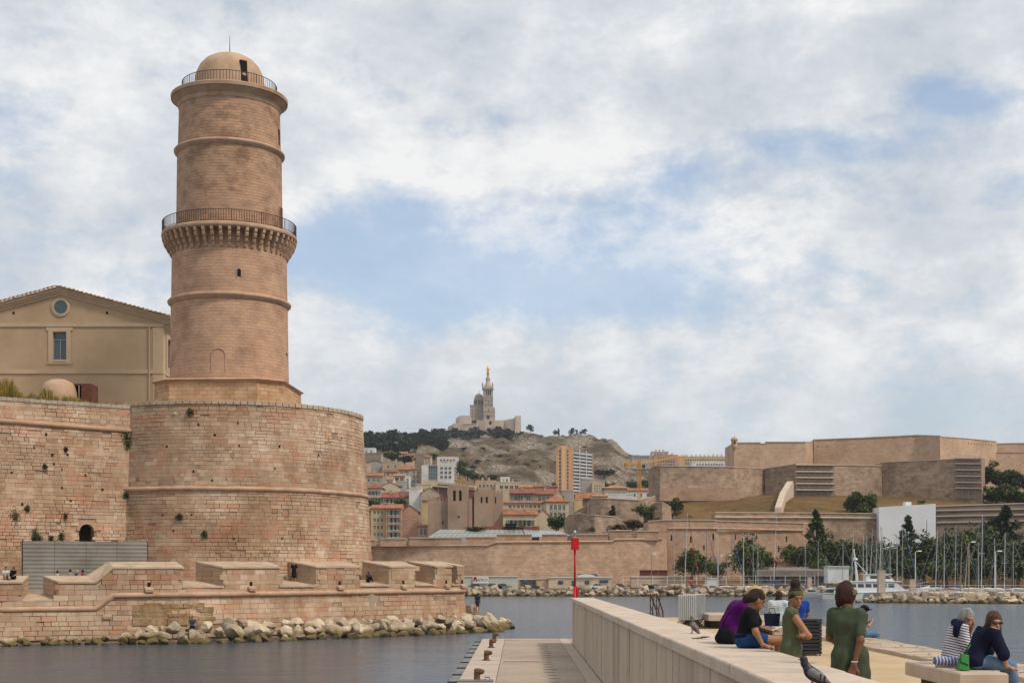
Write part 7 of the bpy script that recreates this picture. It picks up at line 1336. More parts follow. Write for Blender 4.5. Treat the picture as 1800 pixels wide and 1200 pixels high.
# ---------------------------------------------------------------- people and birds: smooth-blended solids turned into one continuous surface
random.seed(91)
def V3(*a): return np.array(a, float)
def d_cone(P, a, b, ra, rb):
    ab = b-a; L2 = max(1e-9, ab@ab); t = np.clip(((P-a)@ab)/L2, 0, 1); return np.linalg.norm(P-a-t[..., None]*ab, axis=-1)-(ra+(rb-ra)*t)
def d_ell(P, c, r, M=None):
    q = P-c
    if M is not None: q = q@M
    k0 = np.linalg.norm(q/r, axis=-1); k1 = np.linalg.norm(q/(r*r), axis=-1)+1e-9; return k0*(k0-1)/k1
def sdf_mesh(prims, vox, k=.02, cuts=(), subs=(), wr=0.0, smooth=1):
    """prims: ('c', a, b, ra, rb) tapered limb or ('e', centre, radii, axes); cuts keep the half space dot(p-o, n) < 0"""
    lo = np.min([np.minimum(p[1], p[2])-max(p[3], p[4]) if p[0] == 'c' else p[1]-max(p[2]) for p in prims], 0)-vox*3-.01
    hi = np.max([np.maximum(p[1], p[2])+max(p[3], p[4]) if p[0] == 'c' else p[1]+max(p[2]) for p in prims], 0)+vox*3+.01
    n = np.ceil((hi-lo)/vox).astype(int)+1; D = np.full(n, 1.0, np.float32); ax = [lo[i]+np.arange(n[i])*vox for i in range(3)]
    for p in prims:
        if p[0] == 'c': l, h = np.minimum(p[1], p[2])-max(p[3], p[4]), np.maximum(p[1], p[2])+max(p[3], p[4])
        else: l, h = p[1]-max(p[2]), p[1]+max(p[2])
        m = k*2+vox*3; i0 = np.maximum(0, ((l-m-lo)/vox).astype(int)); i1 = np.minimum(n, ((h+m-lo)/vox).astype(int)+2); sl = tuple(slice(i0[i], i1[i]) for i in range(3))
        P = np.stack(np.meshgrid(*[ax[i][sl[i]] for i in range(3)], indexing='ij'), -1); d = d_cone(P, *p[1:5]) if p[0] == 'c' else d_ell(P, p[1], p[2], p[3] if len(p) > 3 else None)
        o = D[sl]; hh = np.clip(.5+.5*(o-d)/k, 0, 1); D[sl] = o*(1-hh)+d*hh-k*hh*(1-hh)
    if cuts or subs or wr:
        P = np.stack(np.meshgrid(*ax, indexing='ij'), -1)
        if wr: D = D+wr*(np.sin(P@V3(31, 47, 13)+2*np.sin(P[..., 2]*9))*.6+np.sin(P@V3(-52, 23, 21)+1.7*np.sin(P[..., 0]*14))*.4)
        for o, nn in cuts: D = np.maximum(D, (P-o)@nn)
        for s in subs: D = np.maximum(D, -(d_cone(P, *s[1:5]) if s[0] == 'c' else d_ell(P, s[1], s[2], s[3] if len(s) > 3 else None)))
    ins = D < 0; C = [ins[i:n[0]-1+i, j:n[1]-1+j, q:n[2]-1+q] for i in (0, 1) for j in (0, 1) for q in (0, 1)]; sm = sum(c.astype(np.int8) for c in C); act = (sm > 0) & (sm < 8); idx = np.argwhere(act)
    if len(idx) == 0: return None
    acc = np.zeros((len(idx), 3)); cnt = np.zeros(len(idx)); I = idx
    for a in range(3):
        for u in (0, 1):
            for v in (0, 1):
                o = [0, 0, 0]; b, c = [x for x in range(3) if x != a]; o[b] = u; o[c] = v; p0 = I+o; p1 = p0.copy(); p1[:, a] += 1; d0 = D[tuple(p0.T)]; d1 = D[tuple(p1.T)]; m = (d0 < 0) != (d1 < 0); t = np.where(m, d0/np.where(m, d0-d1, 1), 0); q = p0.astype(float); q[:, a] += t; acc += q*m[:, None]; cnt += m
    Vt = lo+acc/cnt[:, None]*vox; ID = -np.ones(act.shape, int); ID[tuple(I.T)] = np.arange(len(I)); F = []
    for a in range(3):
        b, c = (a+1) % 3, (a+2) % 3; s0 = [slice(1, -1)]*3; s0[a] = slice(0, -1); s1 = [slice(1, -1)]*3; s1[a] = slice(1, None); e = np.argwhere(ins[tuple(s0)] != ins[tuple(s1)])
        if len(e) == 0: continue
        off = np.array([1, 1, 1]); off[a] = 0; e = e+off; fl = ins[tuple(e.T)]
        def g(db, dc): z = e.copy(); z[:, b] -= db; z[:, c] -= dc; return ID[tuple(z.T)]
        q = np.stack([g(1, 1), g(0, 1), g(0, 0), g(1, 0)], 1); q[~fl] = q[~fl][:, ::-1]; F.append(q)
    F = np.concatenate(F); return Vt, F
def solid(name, prims, mt, parent, vox=.01, **kw):
    r = sdf_mesh(prims, vox, **kw)
    if r is None: return None
    me = bpy.data.meshes.new(name); me.from_pydata(r[0].tolist(), [], r[1].tolist()); me.materials.append(mt); me.polygons.foreach_set('use_smooth', [True]*len(me.polygons)); me.update(); return link(name, me, parent)
SK = {'light': mat('skin_light', (.42, .22, .14), (.37, .19, .12), sc=14, rough=.55), 'tan': mat('skin_tan', (.34, .165, .09), (.29, .14, .075), sc=14, rough=.55), 'dark': mat('skin_dark', (.17, .075, .042), (.14, .062, .035), sc=14, rough=.55)}
def cloth(name, c): return mat('cloth_'+name, c, tuple(v*.78 for v in c), sc=9, rough=.92, bump=.15, bsc=160, spec=.1)
def hairm(name, c): return mat('hair_'+name, c, tuple(v*.55 for v in c), sc=26, rough=.6, bump=.7, bsc=60, stretch=(1, 1, .35))
EYEM = mat('eye_dark', (.015, .01, .008), rough=.3); LIP = mat('lip_tone', (.26, .09, .07), rough=.5)
STAND = dict(pel=(0, 0, .90), wai=(0, 0, 1.06), che=(.0, 0, 1.25), nek=(0, 0, 1.39), hed=(.025, 0, 1.525), sL=(0, .165, 1.345), eL=(-.02, .22, 1.07), wL=(.05, .23, .84), hL=(0, .085, .88), kL=(.02, .09, .48), aL=(-.01, .09, .08), tL=(.12, .11, .03))
SIT = dict(pel=(0, 0, .11), wai=(.0, 0, .26), che=(.02, 0, .45), nek=(.04, 0, .59), hed=(.07, 0, .725), sL=(.03, .165, .54), eL=(.1, .21, .28), wL=(.28, .14, .2), hL=(.05, .085, .10), kL=(.44, .10, .09), aL=(.44, .10, -.33), tL=(.56, .11, -.38))
def joints(base, **ov):
    J = {k: np.array(v, float) for k, v in base.items()}
    for k in list(J):
        if k.endswith('L'): J[k[:-1]+'R'] = J[k]*V3(1, -1, 1)
    for k, v in ov.items(): J[k] = np.array(v, float)
    return J
def hframe(yaw, pitch, roll=0): M = Matrix.Rotation(yaw, 3, 'Z')@Matrix.Rotation(pitch, 3, 'Y')@Matrix.Rotation(roll, 3, 'X'); return np.array(M)
def hand(J, s, curl=.5, face=None, flat=False):
    w = J['w'+s]; e = J['e'+s]; d = J.get('h_d'+s); d = (w-e)/np.linalg.norm(w-e) if d is None else d/np.linalg.norm(d); up = V3(0, 0, 1) if abs(d[2]) < .8 else V3(1, 0, 0); sd_ = np.cross(d, up); sd_ /= np.linalg.norm(sd_); nm = np.cross(sd_, d); P = []
    for q in (-.028, -.01, .01, .028): P.append(('c', w+sd_*q*.5, w+d*.075+sd_*q, .015, .0125))
    for i, (q, l) in enumerate(((-.03, .062), (-.011, .075), (.010, .08), (.030, .068))):
        a = w+d*.078+sd_*q; b = a+(d*(1-curl*.4)-nm*curl*.5)*l*.55; c = b+(d*(1-curl*.9)-nm*curl)*l*.5; P += [('c', a, b, .0095, .0085), ('c', b, c, .0085, .007)]
    t0 = w+d*.02+sd_*.02; t1 = t0+d*.04+sd_*.04-nm*.01; P += [('c', t0, t1, .013, .0105), ('c', t1, t1+d*.035+sd_*.008-nm*.008, .0105, .008)]; return P
def figure(label, loc, yaw, J, skin='tan', tops=None, bottoms=None, hair=None, vox=.011, hy=0, hp=0, hr=0, hands=True, face=True, name='person', shoes=None, scale=1.0, build=1.0, headr=1.0, group=None):
    t = thing(name, label, 'person', loc, yaw); t.scale = (scale,)*3; M = hframe(hy, hp, hr); hd = J['hed']; q = lambda x, y, z: hd+M@(V3(x, y, z)*headr); B = build
    def lat(j, w, up=0): l = (J['sL']-J['sR']) if j in ('che', 'nek') else (J['hL']-J['hR']); l = l/np.linalg.norm(l); return J[j]+l*w+V3(0, 0, up), J[j]-l*w+V3(0, 0, up)
    def torso(f=0.0, lo=True):
        c0, c1 = lat('che', .062*B); w0, w1 = lat('wai', .042*B); p0, p1 = lat('pel', .068*B); r = [('c', c0, w0, .098*B+f, .086*B+f), ('c', c1, w1, .098*B+f, .086*B+f)]
        n_ = J['nek']; r += [('c', J['che']*.35+n_*.65, J['sL'], .052+f, .056+f), ('c', J['che']*.35+n_*.65, J['sR'], .052+f, .056+f), ('c', J['sL'], c0, .058+f, .075+f), ('c', J['sR'], c1, .058+f, .075+f)]
        if lo: r += [('c', w0, p0, .086*B+f, .112*B+f), ('c', w1, p1, .086*B+f, .112*B+f)]
        return r
    def arm(s, f=0, n=2, cut=1.0):
        a, e, w = J['s'+s], J['e'+s], J['w'+s]; r = [('c', a, a+(e-a)*min(1, cut if n == 1 else 1), .050+f, .050-.011*(min(1, cut) if n == 1 else 1)+f*1.3)]
        if n == 2: w2 = e+(w-e)*cut; r.append(('c', e, w2, .038+f, .038-.013*cut+f))
        return r
    def leg(s, f=0, c1=1.0, c2=1.0):
        h_, k_, a_ = J['h'+s], J['k'+s], J['a'+s]; r = [('c', h_, h_+(k_-h_)*c1, .084*B+f, .084*B-(.084*B-.055)*c1+f)]
        if c1 >= 1 and c2 > 0: r += [('c', k_, k_+(a_-k_)*c2*.4, .053+f, .056-.004*c2+f), ('c', k_+(a_-k_)*c2*.4, k_+(a_-k_)*c2, .054+f, .054-.02*c2+f)]
        return r
    S = torso(); S += [('c', J['nek']-V3(0, 0, .03), q(-.02, 0, -.05), .05, .047), ('e', q(-.008, 0, .012), V3(.096, .076, .112)*headr, M), ('e', q(.028, 0, -.058), V3(.062, .052, .062)*headr, M)]
    if face: S += [('c', q(.085, 0, .005), q(.108, 0, -.032), .009, .014), ('e', q(-.005, .074, -.012), V3(.024, .010, .032), M), ('e', q(-.005, -.074, -.012), V3(.024, .010, .032), M), ('e', q(.078, 0, .032), V3(.02, .05, .012), M), ('e', q(.082, 0, -.068), V3(.014, .024, .012), M), ('e', q(.074, 0, -.105), V3(.018, .02, .014), M)]
    for s in 'LR':
        S += arm(s); S += leg(s); S += [('c', J['a'+s]-V3(.03, 0, .02), J['t'+s], .036, .027)]
        if hands: S += hand(J, s, J.get('curl', .5) if not isinstance(J.get('curl'), np.ndarray) else float(J['curl']))
        else: S.append(('c', J['w'+s], J['w'+s]+(J['w'+s]-J['e'+s])*.3, .03, .022))
    body = solid('body', S, SK[skin], t, vox, k=.022, subs=[('e', q(.098, .034, .008), V3(.014, .018, .010), M), ('e', q(.098, -.034, .008), V3(.014, .018, .010), M)] if face else ())
    if face:
        for y in (.033, -.033):
            solid('eye', [('e', q(.084, y, .008), V3(.010, .0135, .006), M)], EYEM, t, .004, k=.004); solid('eyebrow', [('c', q(.091, y*.55, .03), q(.078, y*1.75, .028), .0045, .0035)], hair[0][1] if hair else EYEM, t, .0035, k=.003)
        solid('lips', [('e', q(.092, 0, -.068), V3(.009, .025, .0085), M)], LIP, t, .005, k=.004)
    return t, J, q, M, torso, arm, leg
def cap_hair(t, q, M, m, vox=.011, extra=(), front=.092, r=(.110, .089, .122), k=.02, fz=-.055, hs=1.0, tied=False):
    n_ = M@(V3(.62, 0, -.78)); return solid('hair', [('e', q(-.016, 0, .016), V3(*r)*hs, M)]+list(extra), m, t, vox, k=k, wr=.006, subs=[('e', q(front+.01, 0, fz), V3(.085, .085, .105)*hs, M)], cuts=[(q(.012, 0, -.012), n_)] if tied else ())
BRN, BLKH, RDH, BLD, GRY = hairm('brown', (.035, .018, .010)), hairm('black', (.014, .010, .009)), hairm('dark_red', (.045, .014, .009)), hairm('blond', (.62, .42, .16)), hairm('grey', (.36, .33, .31))
GRN = cloth('green', (.098, .112, .062)); GRN2 = cloth('deep_green', (.062, .078, .048)); BND = cloth('khaki_band', (.13, .11, .045)); BT = cloth('black', (.013, .013, .015)); NAVY = cloth('navy', (.012, .014, .035)); JEAN = cloth('denim', (.13, .21, .33)); SHORT = cloth('blue_shorts', (.02, .06, .17)); PUR = cloth('purple', (.10, .008, .12)); WHT = cloth('white', (.55, .55, .55)); BLU = cloth('blue', (.02, .06, .30)); RDC = cloth('red', (.40, .03, .03)); BRC = cloth('brown_shorts', (.13, .055, .03))
def stripes(name, dr, per, a, b, duty=.5):
    m = bpy.data.materials.new(name); m.use_nodes = True; nt = m.node_tree; N = nt.nodes.new; L = nt.links.new; p = nt.nodes['Principled BSDF']; p.inputs['Roughness'].default_value = .9; g = N('ShaderNodeNewGeometry'); d = N('ShaderNodeVectorMath'); d.operation = 'DOT_PRODUCT'; L(g.outputs['Position'], d.inputs[0]); d.inputs[1].default_value = Vector(dr).normalized()/per; f = N('ShaderNodeMath'); f.operation = 'FRACT'; L(d.outputs['Value'], f.inputs[0]); c = N('ShaderNodeMath'); c.operation = 'LESS_THAN'; L(f.outputs[0], c.inputs[0]); c.inputs[1].default_value = duty; x = N('ShaderNodeMixRGB'); L(c.outputs[0], x.inputs[0]); x.inputs[1].default_value = (*a, 1); x.inputs[2].default_value = (*b, 1); L(x.outputs[0], p.inputs['Base Color']); return m
def shoe(t, J, m, vox=.012):
    for s in 'LR': solid('shoe', [('c', J['a'+s]-V3(.04, 0, .035), J['t'+s]+V3(.02, 0, 0), .044, .036)], m, t, vox, k=.01)
def band(t, q, M, m, vox=.010):
    return solid('headband', [('e', q(-.01, 0, .014), V3(.110, .0905, .122), M)], m, t, vox, k=.01, cuts=[(q(0, 0, .078), M@V3(-.35, 0, 1)/1.06), (q(0, 0, .018), M@V3(.30, 0, -1)/1.04)])
# girl in sleeveless green dress, arms folded
X, Y = xat(1391, 16.1), 16.1
J = joints(STAND, sR=(.01, -.155, 1.345), eR=(.215, -.19, 1.06), wR=(.15, .05, 1.06), eL=(.16, .2, 1.08), wL=(.155, -.115, 1.045), hed=(.055, -.015, 1.52), kL=(.03, .08, .47), nek=(.01, 0, 1.39), curl=.7); J['h_dL'] = V3(-.1, -.8, .35); J['h_dR'] = V3(-.3, .9, .1)
t, J, q, M, to_, ar_, lg_ = figure('young woman in a sleeveless green dress and headband, standing with folded arms', (X, Y, EZ), R(-14), J, 'tan', hair=[('h', BRN)], hy=R(-60), hp=R(12), vox=.008, scale=.925, build=1.0)
solid('dress', to_(.014)+[('c', J['pel']+V3(0, .07, 0), V3(.02, .075, .22), .125, .13), ('c', J['pel']+V3(0, -.07, 0), V3(.02, -.075, .22), .125, .13)], GRN, t, .009, k=.03, wr=.007, cuts=[(V3(0, 0, .24), V3(0, 0, -1)), (J['nek']+V3(0, 0, .015), V3(.25, 0, 1)/1.03)])
cap_hair(t, q, M, BRN, .009, [('e', q(-.045, 0, .165), V3(.062, .066, .062), M), ('e', q(-.06, .02, .19), V3(.045, .05, .04), M), ('c', q(-.05, 0, .10), q(-.045, 0, .14), .05, .045)], tied=True); band(t, q, M, BND, .009)
solid('earring', [('e', q(-.002, -.085, -.045), V3(.008, .006, .008), M)], WHT, t, .004, k=.002); shoe(t, J, WHT)
# girl in short sleeved green dress from behind
X, Y = xat(1489, 13.9), 13.9
J = joints(STAND, pel=(0, -.03, .90), wai=(.01, 0, 1.06), che=(0, .015, 1.25), nek=(0, .0, 1.385), hed=(.03, -.005, 1.515), sL=(.02, .128, 1.33), sR=(-.02, -.12, 1.32), eL=(.12, .165, 1.09), wL=(.26, .08, 1.02), eR=(-.125, -.12, 1.07), wR=(-.14, -.055, .83), hL=(0, .055, .88), hR=(0, -.115, .88), curl=.4)
t, J, q, M, to_, ar_, lg_ = figure('young woman in a short-sleeved green dress seen from behind, one arm hanging', (X, Y, EZ), R(82), J, 'dark', hair=[('h', RDH)], hy=R(-42), hp=R(6), vox=.008, build=.86, scale=.96, headr=.94)
sl = []
for s in 'LR': sl += ar_(s, .012, 1, .72)
solid('dress', to_(.016)+sl+[('c', J['pel']+V3(0, .075, 0), V3(.02, .09, .22), .118, .13), ('c', J['pel']+V3(0, -.075, 0), V3(.02, -.13, .22), .118, .13)], GRN2, t, .009, k=.03, wr=.008, cuts=[(V3(0, 0, .24), V3(0, 0, -1)), (J['nek']+V3(-.02, 0, .02), V3(.1, 0, 1))])
cap_hair(t, q, M, RDH, .009, hs=.94, extra=[('e', q(-.065, 0, .05), V3(.078, .086, .095), M), ('e', q(-.085, .015, -.02), V3(.058, .075, .075), M), ('e', q(-.075, .045, -.08), V3(.035, .04, .045), M), ('e', q(-.03, -.01, .115), V3(.055, .06, .05), M)]); solid('headband', [('e', q(.0, 0, .012), V3(.112, .098, .118), M)], BND, t, .009, k=.01, cuts=[(q(0, 0, .068), M@V3(-.2, 0, 1)), (q(0, 0, .008), M@V3(.2, 0, -1)), (q(-.035, 0, 0), M@V3(-1, 0, 0))])
w = J['wR']; solid('bracelet', [('c', w+V3(.0, -.012, .035), w+V3(0, .0, .02), .030, .030)], WHT, t, .006, k=.003, cuts=[(w+V3(0, 0, .034), V3(0, 0, 1)), (w+V3(0, 0, .02), V3(0, 0, -1))]); shoe(t, J, WHT)
# girl in black T-shirt on the wall, reading a phone
X, Y = xat(1309, 17.05), 17.05; SZ = WZ+.005
J = joints(SIT, pel=(0, 0, .10), wai=(.025, 0, .21), che=(.05, 0, .345), nek=(.085, 0, .465), hed=(.145, -.005, .575), sR=(.055, -.155, .42), eR=(.12, -.215, .19), wR=(.20, -.22, .04), sL=(.085, .15, .425), eL=(.2, .18, .22), wL=(.28, .08, .2), kR=(.43, -.10, .085), aR=(.38, -.10, -.33), tR=(.48, -.1, -.38), kL=(.41, .11, .085), aL=(.41, .11, -.33), tL=(.52, .11, -.38), curl=.35); J['h_dR'] = V3(.9, -.1, -.15); J['h_dL'] = V3(.9, -.3, .1)
t, J, q, M, to_, ar_, lg_ = figure('girl in black T-shirt and blue shorts sitting on the wall reading a phone', (X, Y, SZ), R(-6), J, 'tan', hair=[('h', BRN)], hy=R(4), hp=R(26), vox=.009)
sl = []
for s in 'LR': sl += ar_(s, .018, 1, .58)
solid('t_shirt', to_(.014, True)+sl, BT, t, .009, k=.03, wr=.004, cuts=[(J['pel']+V3(0, 0, .03), V3(.2, 0, -1)), (J['nek']+V3(0, 0, .012), V3(.3, 0, 1)/1.04)])
lg = []
for s in 'LR': lg += lg_(s, .016, .42, 0)
p0 = J['pel']; solid('shorts', lg+[('c', p0+V3(0, .068, 0), p0+V3(0, .06, .05), .126, .11), ('c', p0+V3(0, -.068, 0), p0+V3(0, -.06, .05), .126, .11)], SHORT, t, .009, k=.03, wr=.003, cuts=[(p0+V3(0, 0, .075), V3(0, 0, 1)), (V3(0, 0, .004), V3(0, 0, -1))])
cap_hair(t, q, M, BRN, .009, [('e', q(-.115, 0, -.03), V3(.045, .045, .05), M), ('c', q(-.10, 0, -.01), q(-.125, 0, -.075), .04, .03)], tied=True, r=(.108, .085, .119)); solid('braid', [('c', q(-.03, .06, -.10), q(.03, .05, -.19), .02, .02), ('c', q(.03, .05, -.19), q(.09, .03, -.30), .02, .025)], BRN, t, .009, k=.01, wr=.004)
o = MB(); o.box((-.038, -.075, -.005), (.038, .075, .005)); ph = thing('phone', 'white phone held in the hand of the girl in black', 'phone', (X+.375, Y+.03, SZ+.215)); ph.rotation_euler = (R(20), R(-25), R(-70)); o.build('case', mat('phone_white', (.6, .6, .6), rough=.3), ph); o = MB(); o.box((-.034, -.069, .0055), (.034, .069, .007)); o.build('screen', mat('phone_screen', (.02, .02, .025), rough=.1), ph); shoe(t, J, RDC)
# person in purple, back turned
X, Y = xat(1286, 18.15), 18.15
J = joints(SIT, pel=(0, 0, .11), wai=(.0, 0, .24), che=(.09, 0, .40), nek=(.20, 0, .49), hed=(.335, .03, .60), sL=(.15, .19, .45), sR=(.11, -.19, .45), eL=(.22, .24, .25), eR=(.2, -.24, .24), wL=(.38, .1, .19), wR=(.38, -.08, .18))
t, J, q, M, to_, ar_, lg_ = figure('blond person in a purple sweater hunched on the wall behind the girl in black', (X, Y, SZ), R(14), J, 'light', hair=[('h', BLD)], hy=R(15), hp=R(34), vox=.010, build=1.1)
sl = []
for s in 'LR': sl += ar_(s, .022, 2, .95)
solid('sweater', to_(.024)+sl+[('c', J['wai'], J['che'], .12, .135)], PUR, t, .011, k=.05, wr=.006, cuts=[(J['nek']+V3(.02, 0, .02), V3(.8, 0, .6)), (V3(0, 0, .015), V3(0, 0, -1))])
lg = []
for s in 'LR': lg += lg_(s, .018)
solid('trousers', lg+[('c', J['pel']+V3(0, .07, 0), J['pel']-V3(0, .07, 0), .125, .125)], BT, t, .013, k=.03, cuts=[(V3(0, 0, .0), V3(0, 0, -1))] if False else ()); cap_hair(t, q, M, BLD, .011, [('e', q(.03, 0, .07), V3(.09, .085, .065), M), ('e', q(.075, 0, .035), V3(.045, .07, .045), M)], front=.13); shoe(t, J, BT)
bg = thing('shoulder_bag', 'black shoulder bag resting on the wall beside the purple sweater', 'bag', (X-.15, Y-.10, SZ)); bg.scale = (.85,)*3; solid('pouch', [('c', V3(-.02, -.08, .085), V3(.13, -.14, .08), .085, .08), ('c', V3(0, -.10, .18), V3(.11, -.14, .17), .06, .06)], BT, bg, .012, k=.05, cuts=[(V3(0, 0, .004), V3(0, 0, -1))]); o = MB(); o.tube([(0, -.10, .2), (.02, -.16, .34), (.10, -.17, .46), (.2, -.14, .55)], .011, 6); o.build('strap', BT, bg)
# two women on the stone bench
BZ = EZ+.455; X, Y = xat(1677, 19.4), 19.4
J = joints(SIT, pel=(0, 0, .11), wai=(.0, 0, .26), che=(.04, 0, .43), nek=(.09, -.01, .54), hed=(.165, -.03, .615), sR=(.05, -.16, .50), sL=(.10, .15, .52), eR=(.08, -.22, .26), wR=(.20, -.24, .19), eL=(.24, .10, .38), wL=(.235, -.03, .50), curl=.6); J['h_dL'] = V3(.05, -.5, .85)
t, J, q, M, to_, ar_, lg_ = figure('grey-haired woman in a striped top laughing with her hand to her mouth on the bench', (X, Y, BZ), R(6), J, 'light', hair=[('h', GRY)], hy=R(-80), hp=R(18), hr=R(-10), vox=.009, build=1.08, headr=1.1)
STR = stripes('striped_jersey', (.25, 0, 1), .034, (.58, .57, .57), (.03, .03, .10), .42); sl = []
for s in 'LR': sl += ar_(s, .020, 1, .9)
solid('striped_top', to_(.017)+sl, STR, t, .009, k=.03, wr=.004, cuts=[(J['nek']+V3(0, 0, .012), V3(.4, 0, 1)/1.08), (V3(0, 0, .012), V3(0, 0, -1))])
solid('sweater_over_shoulders', [('c', J['sL']+V3(-.02, 0, .03), J['nek']+V3(-.06, 0, .0), .065, .06), ('c', J['sR']+V3(-.03, 0, .03), J['nek']+V3(-.06, 0, 0), .068, .06), ('c', J['sR']+V3(-.07, 0, .0), J['sR']+V3(-.09, 0, -.08), .06, .05), ('c', J['sR']+V3(.02, .03, .03), J['che']+V3(.13, -.07, -.06), .045, .035), ('c', J['che']+V3(.13, -.07, -.06), J['wai']+V3(.15, -.08, .05), .036, .03)], NAVY, t, .009, k=.03, wr=.005)
lg = []
for s in 'LR': lg += lg_(s, .016)
solid('trousers', lg+[('c', J['pel']+V3(0, .068, 0), J['pel']-V3(0, .068, 0), .122, .122)], NAVY, t, .013, k=.03); cap_hair(t, q, M, GRY, .009, hs=1.1, extra=[('e', q(-.06, .0, -.04), V3(.075, .085, .085), M), ('e', q(-.07, .03, -.10), V3(.05, .06, .05), M)]); shoe(t, J, NAVY)
X, Y = xat(1712, 18.35), 18.35
J = joints(SIT, pel=(0, 0, .11), wai=(.05, 0, .25), che=(.13, 0, .40), nek=(.20, 0, .51), hed=(.255, -.02, .60), sR=(.19, -.16, .485), sL=(.17, .16, .47), eR=(.30, -.22, .20), wR=(.345, -.215, .045), eL=(.26, .22, .22), wL=(.36, .18, .12), kR=(.44, -.1, .045), aR=(.52, -.1, -.34), tR=(.64, -.1, -.40), kL=(.46, .1, .07), hR=(.05, -.085, .10), curl=.3); J['h_dR'] = V3(.8, -.2, -.2)
t, J, q, M, to_, ar_, lg_ = figure('woman in navy sweater, sunglasses and jeans looking round from the bench', (X, Y, BZ), R(2), J, 'light', hair=[('h', hairm('auburn', (.10, .045, .022)))], hy=R(-84), hp=R(8), vox=.009, headr=1.1)
sl = []
for s in 'LR': sl += ar_(s, .026, 1, 1.0)+ar_(s, .022, 2, .18)
solid('sweater', to_(.022)+sl, NAVY, t, .009, k=.035, wr=.005, cuts=[(J['nek']+V3(0, 0, .018), V3(.3, 0, 1)/1.04), (V3(0, 0, .04), V3(.1, 0, -1))])
lg = []
for s in 'LR': lg += lg_(s, .016)
solid('jeans', lg+[('c', J['pel']+V3(0, .068, 0), J['pel']-V3(0, .068, 0), .118, .118)], JEAN, t, .01, k=.03, wr=.003, cuts=[(V3(0, 0, .12), V3(-.45, 0, 1)/1.1)] if False else [(V3(-.1, 0, .0), V3(-.02, 0, -1))] if False else ()); AUB = MATS['hair_auburn']; cap_hair(t, q, M, AUB, .009, hs=1.1, extra=[('c', q(-.04, -.07, -.05), q(-.05, -.09, -.14), .035, .03), ('c', q(-.04, .07, -.05), q(.0, .085, -.15), .04, .03), ('e', q(-.07, 0, -.04), V3(.06, .08, .09), M)])
solid('sunglasses', [('e', q(.096, .036, .01), V3(.014, .034, .022), M), ('e', q(.096, -.036, .01), V3(.014, .034, .022), M), ('c', q(.105, .01, .014), q(.105, -.01, .014), .006, .006), ('c', q(.09, -.068, .015), q(0, -.088, .01), .006, .005), ('c', q(.09, .068, .015), q(0, .088, .01), .006, .005)], mat('sunglass_black', (.008, .008, .009), rough=.15, spec=.6), t, .005, k=.003); shoe(t, J, WHT)
Y = 18.05; gb = thing('green_bag', 'bright green leather bag between the two women on the bench', 'bag', (xat(1692, Y), Y, BZ)); GB = mat('green_leather', (.02, .17, .025), (.016, .13, .02), sc=6, rough=.5); gb.rotation_euler = (R(-6), R(10), R(12)); o = MB(); o.prism([(-.085, -.045), (.075, -.045), (.085, .045), (-.08, .045)], .003, .2, [(-.05, -.02), (.045, -.02), (.045, .02), (-.045, .02)]); o.build('pouch', GB, gb); o = MB(); o.hexa([(-.06, -.052, .10), (.055, -.052, .08), (.055, -.046, .08), (-.06, -.046, .10), (-.054, -.03, .205), (.05, -.03, .205), (.05, .024, .208), (-.054, .024, .208)]); o.build('flap', GB, gb); o = MB(); o.tube([(.03, .02, .2), (.06, .03, .29), (.1, .05, .35)], .008, 6); o.build('strap', GB, gb)
Y = 18.7; tw_ = thing('rolled_towel', 'blue and white striped rolled towel on the bench', 'towel', (xat(1664, Y), Y, BZ)); TWM = stripes('striped_towel', (1, .1, 0), .042, (.10, .13, .30), (.6, .6, .62), .3); solid('roll', [('c', V3(-.12, 0, .085), V3(.12, -.02, .075), .062, .06)], TWM, tw_, .009, k=.01, wr=.003); solid('folded_mat', [('c', V3(-.13, -.01, .018), V3(.12, -.03, .018), .026, .026)], mat('tan_mat', (.36, .26, .16), rough=.9), tw_, .009, k=.01, cuts=[(V3(0, 0, .002), V3(0, 0, -1))])
# seated pair and man with cap farther along the edge
def simple(label, loc, yaw, J, skin, top, bottom, hr_m, sleeve=.6, vox=.02, hy=0, hp=0, short=1.0, scale=1.0, dress=False, extra=(), hp2=None):
    t, J, q, M, to_, ar_, lg_ = figure(label, loc, yaw, J, skin, hy=hy, hp=hp, vox=vox, hands=False, face=False, scale=scale, hair=[('h', hr_m)]); sl = []
    for s in 'LR': sl += ar_(s, .02, 1, sleeve)
    sk = [('c', J['pel'], J['pel']+V3(0, 0, -.38), .16, .19)] if dress else []
    solid('dress' if dress else 'top', to_(.018)+sl+sk, top, t, vox, k=.04, wr=.003, cuts=[(J['nek']+V3(0, 0, .015), V3(.2, 0, 1))])
    if bottom:
        lg = []
        for s in 'LR': lg += lg_(s, .016, min(1, short), max(0, short-.0) if short >= 1 else 0)
        solid('trousers' if short >= 1 else 'shorts', lg+[('c', J['pel']+V3(0, .068, 0), J['pel']-V3(0, .068, 0), .125, .125)], bottom, t, vox, k=.03)
    cap_hair(t, q, M, hr_m, vox, list(extra)+([('e', q(*e[0]), V3(*e[1]), M) for e in hp2] if hp2 else [])); return t, q, M
BZ2 = EZ+.455
simple('dark red-haired woman in a pale top sitting with her back turned behind the folded-arms girl', (xat(1367, 34.6), 34.6, BZ2), R(62), joints(SIT, hed=(.11, 0, .71)), 'light', stripes('pale_stripe_top', (.3, .3, 1), .05, (.62, .62, .62), (.35, .5, .5), .4), JEAN, RDH, hp2=[((-.06, 0, -.09), (.06, .08, .1))])
simple('person in a bright blue shirt sitting just behind the folded-arms girl', (xat(1404, 33.9), 33.9, BZ2), R(75), joints(SIT, che=(-.02, 0, .44), hed=(.03, 0, .74)), 'tan', BLU, JEAN, BLKH)
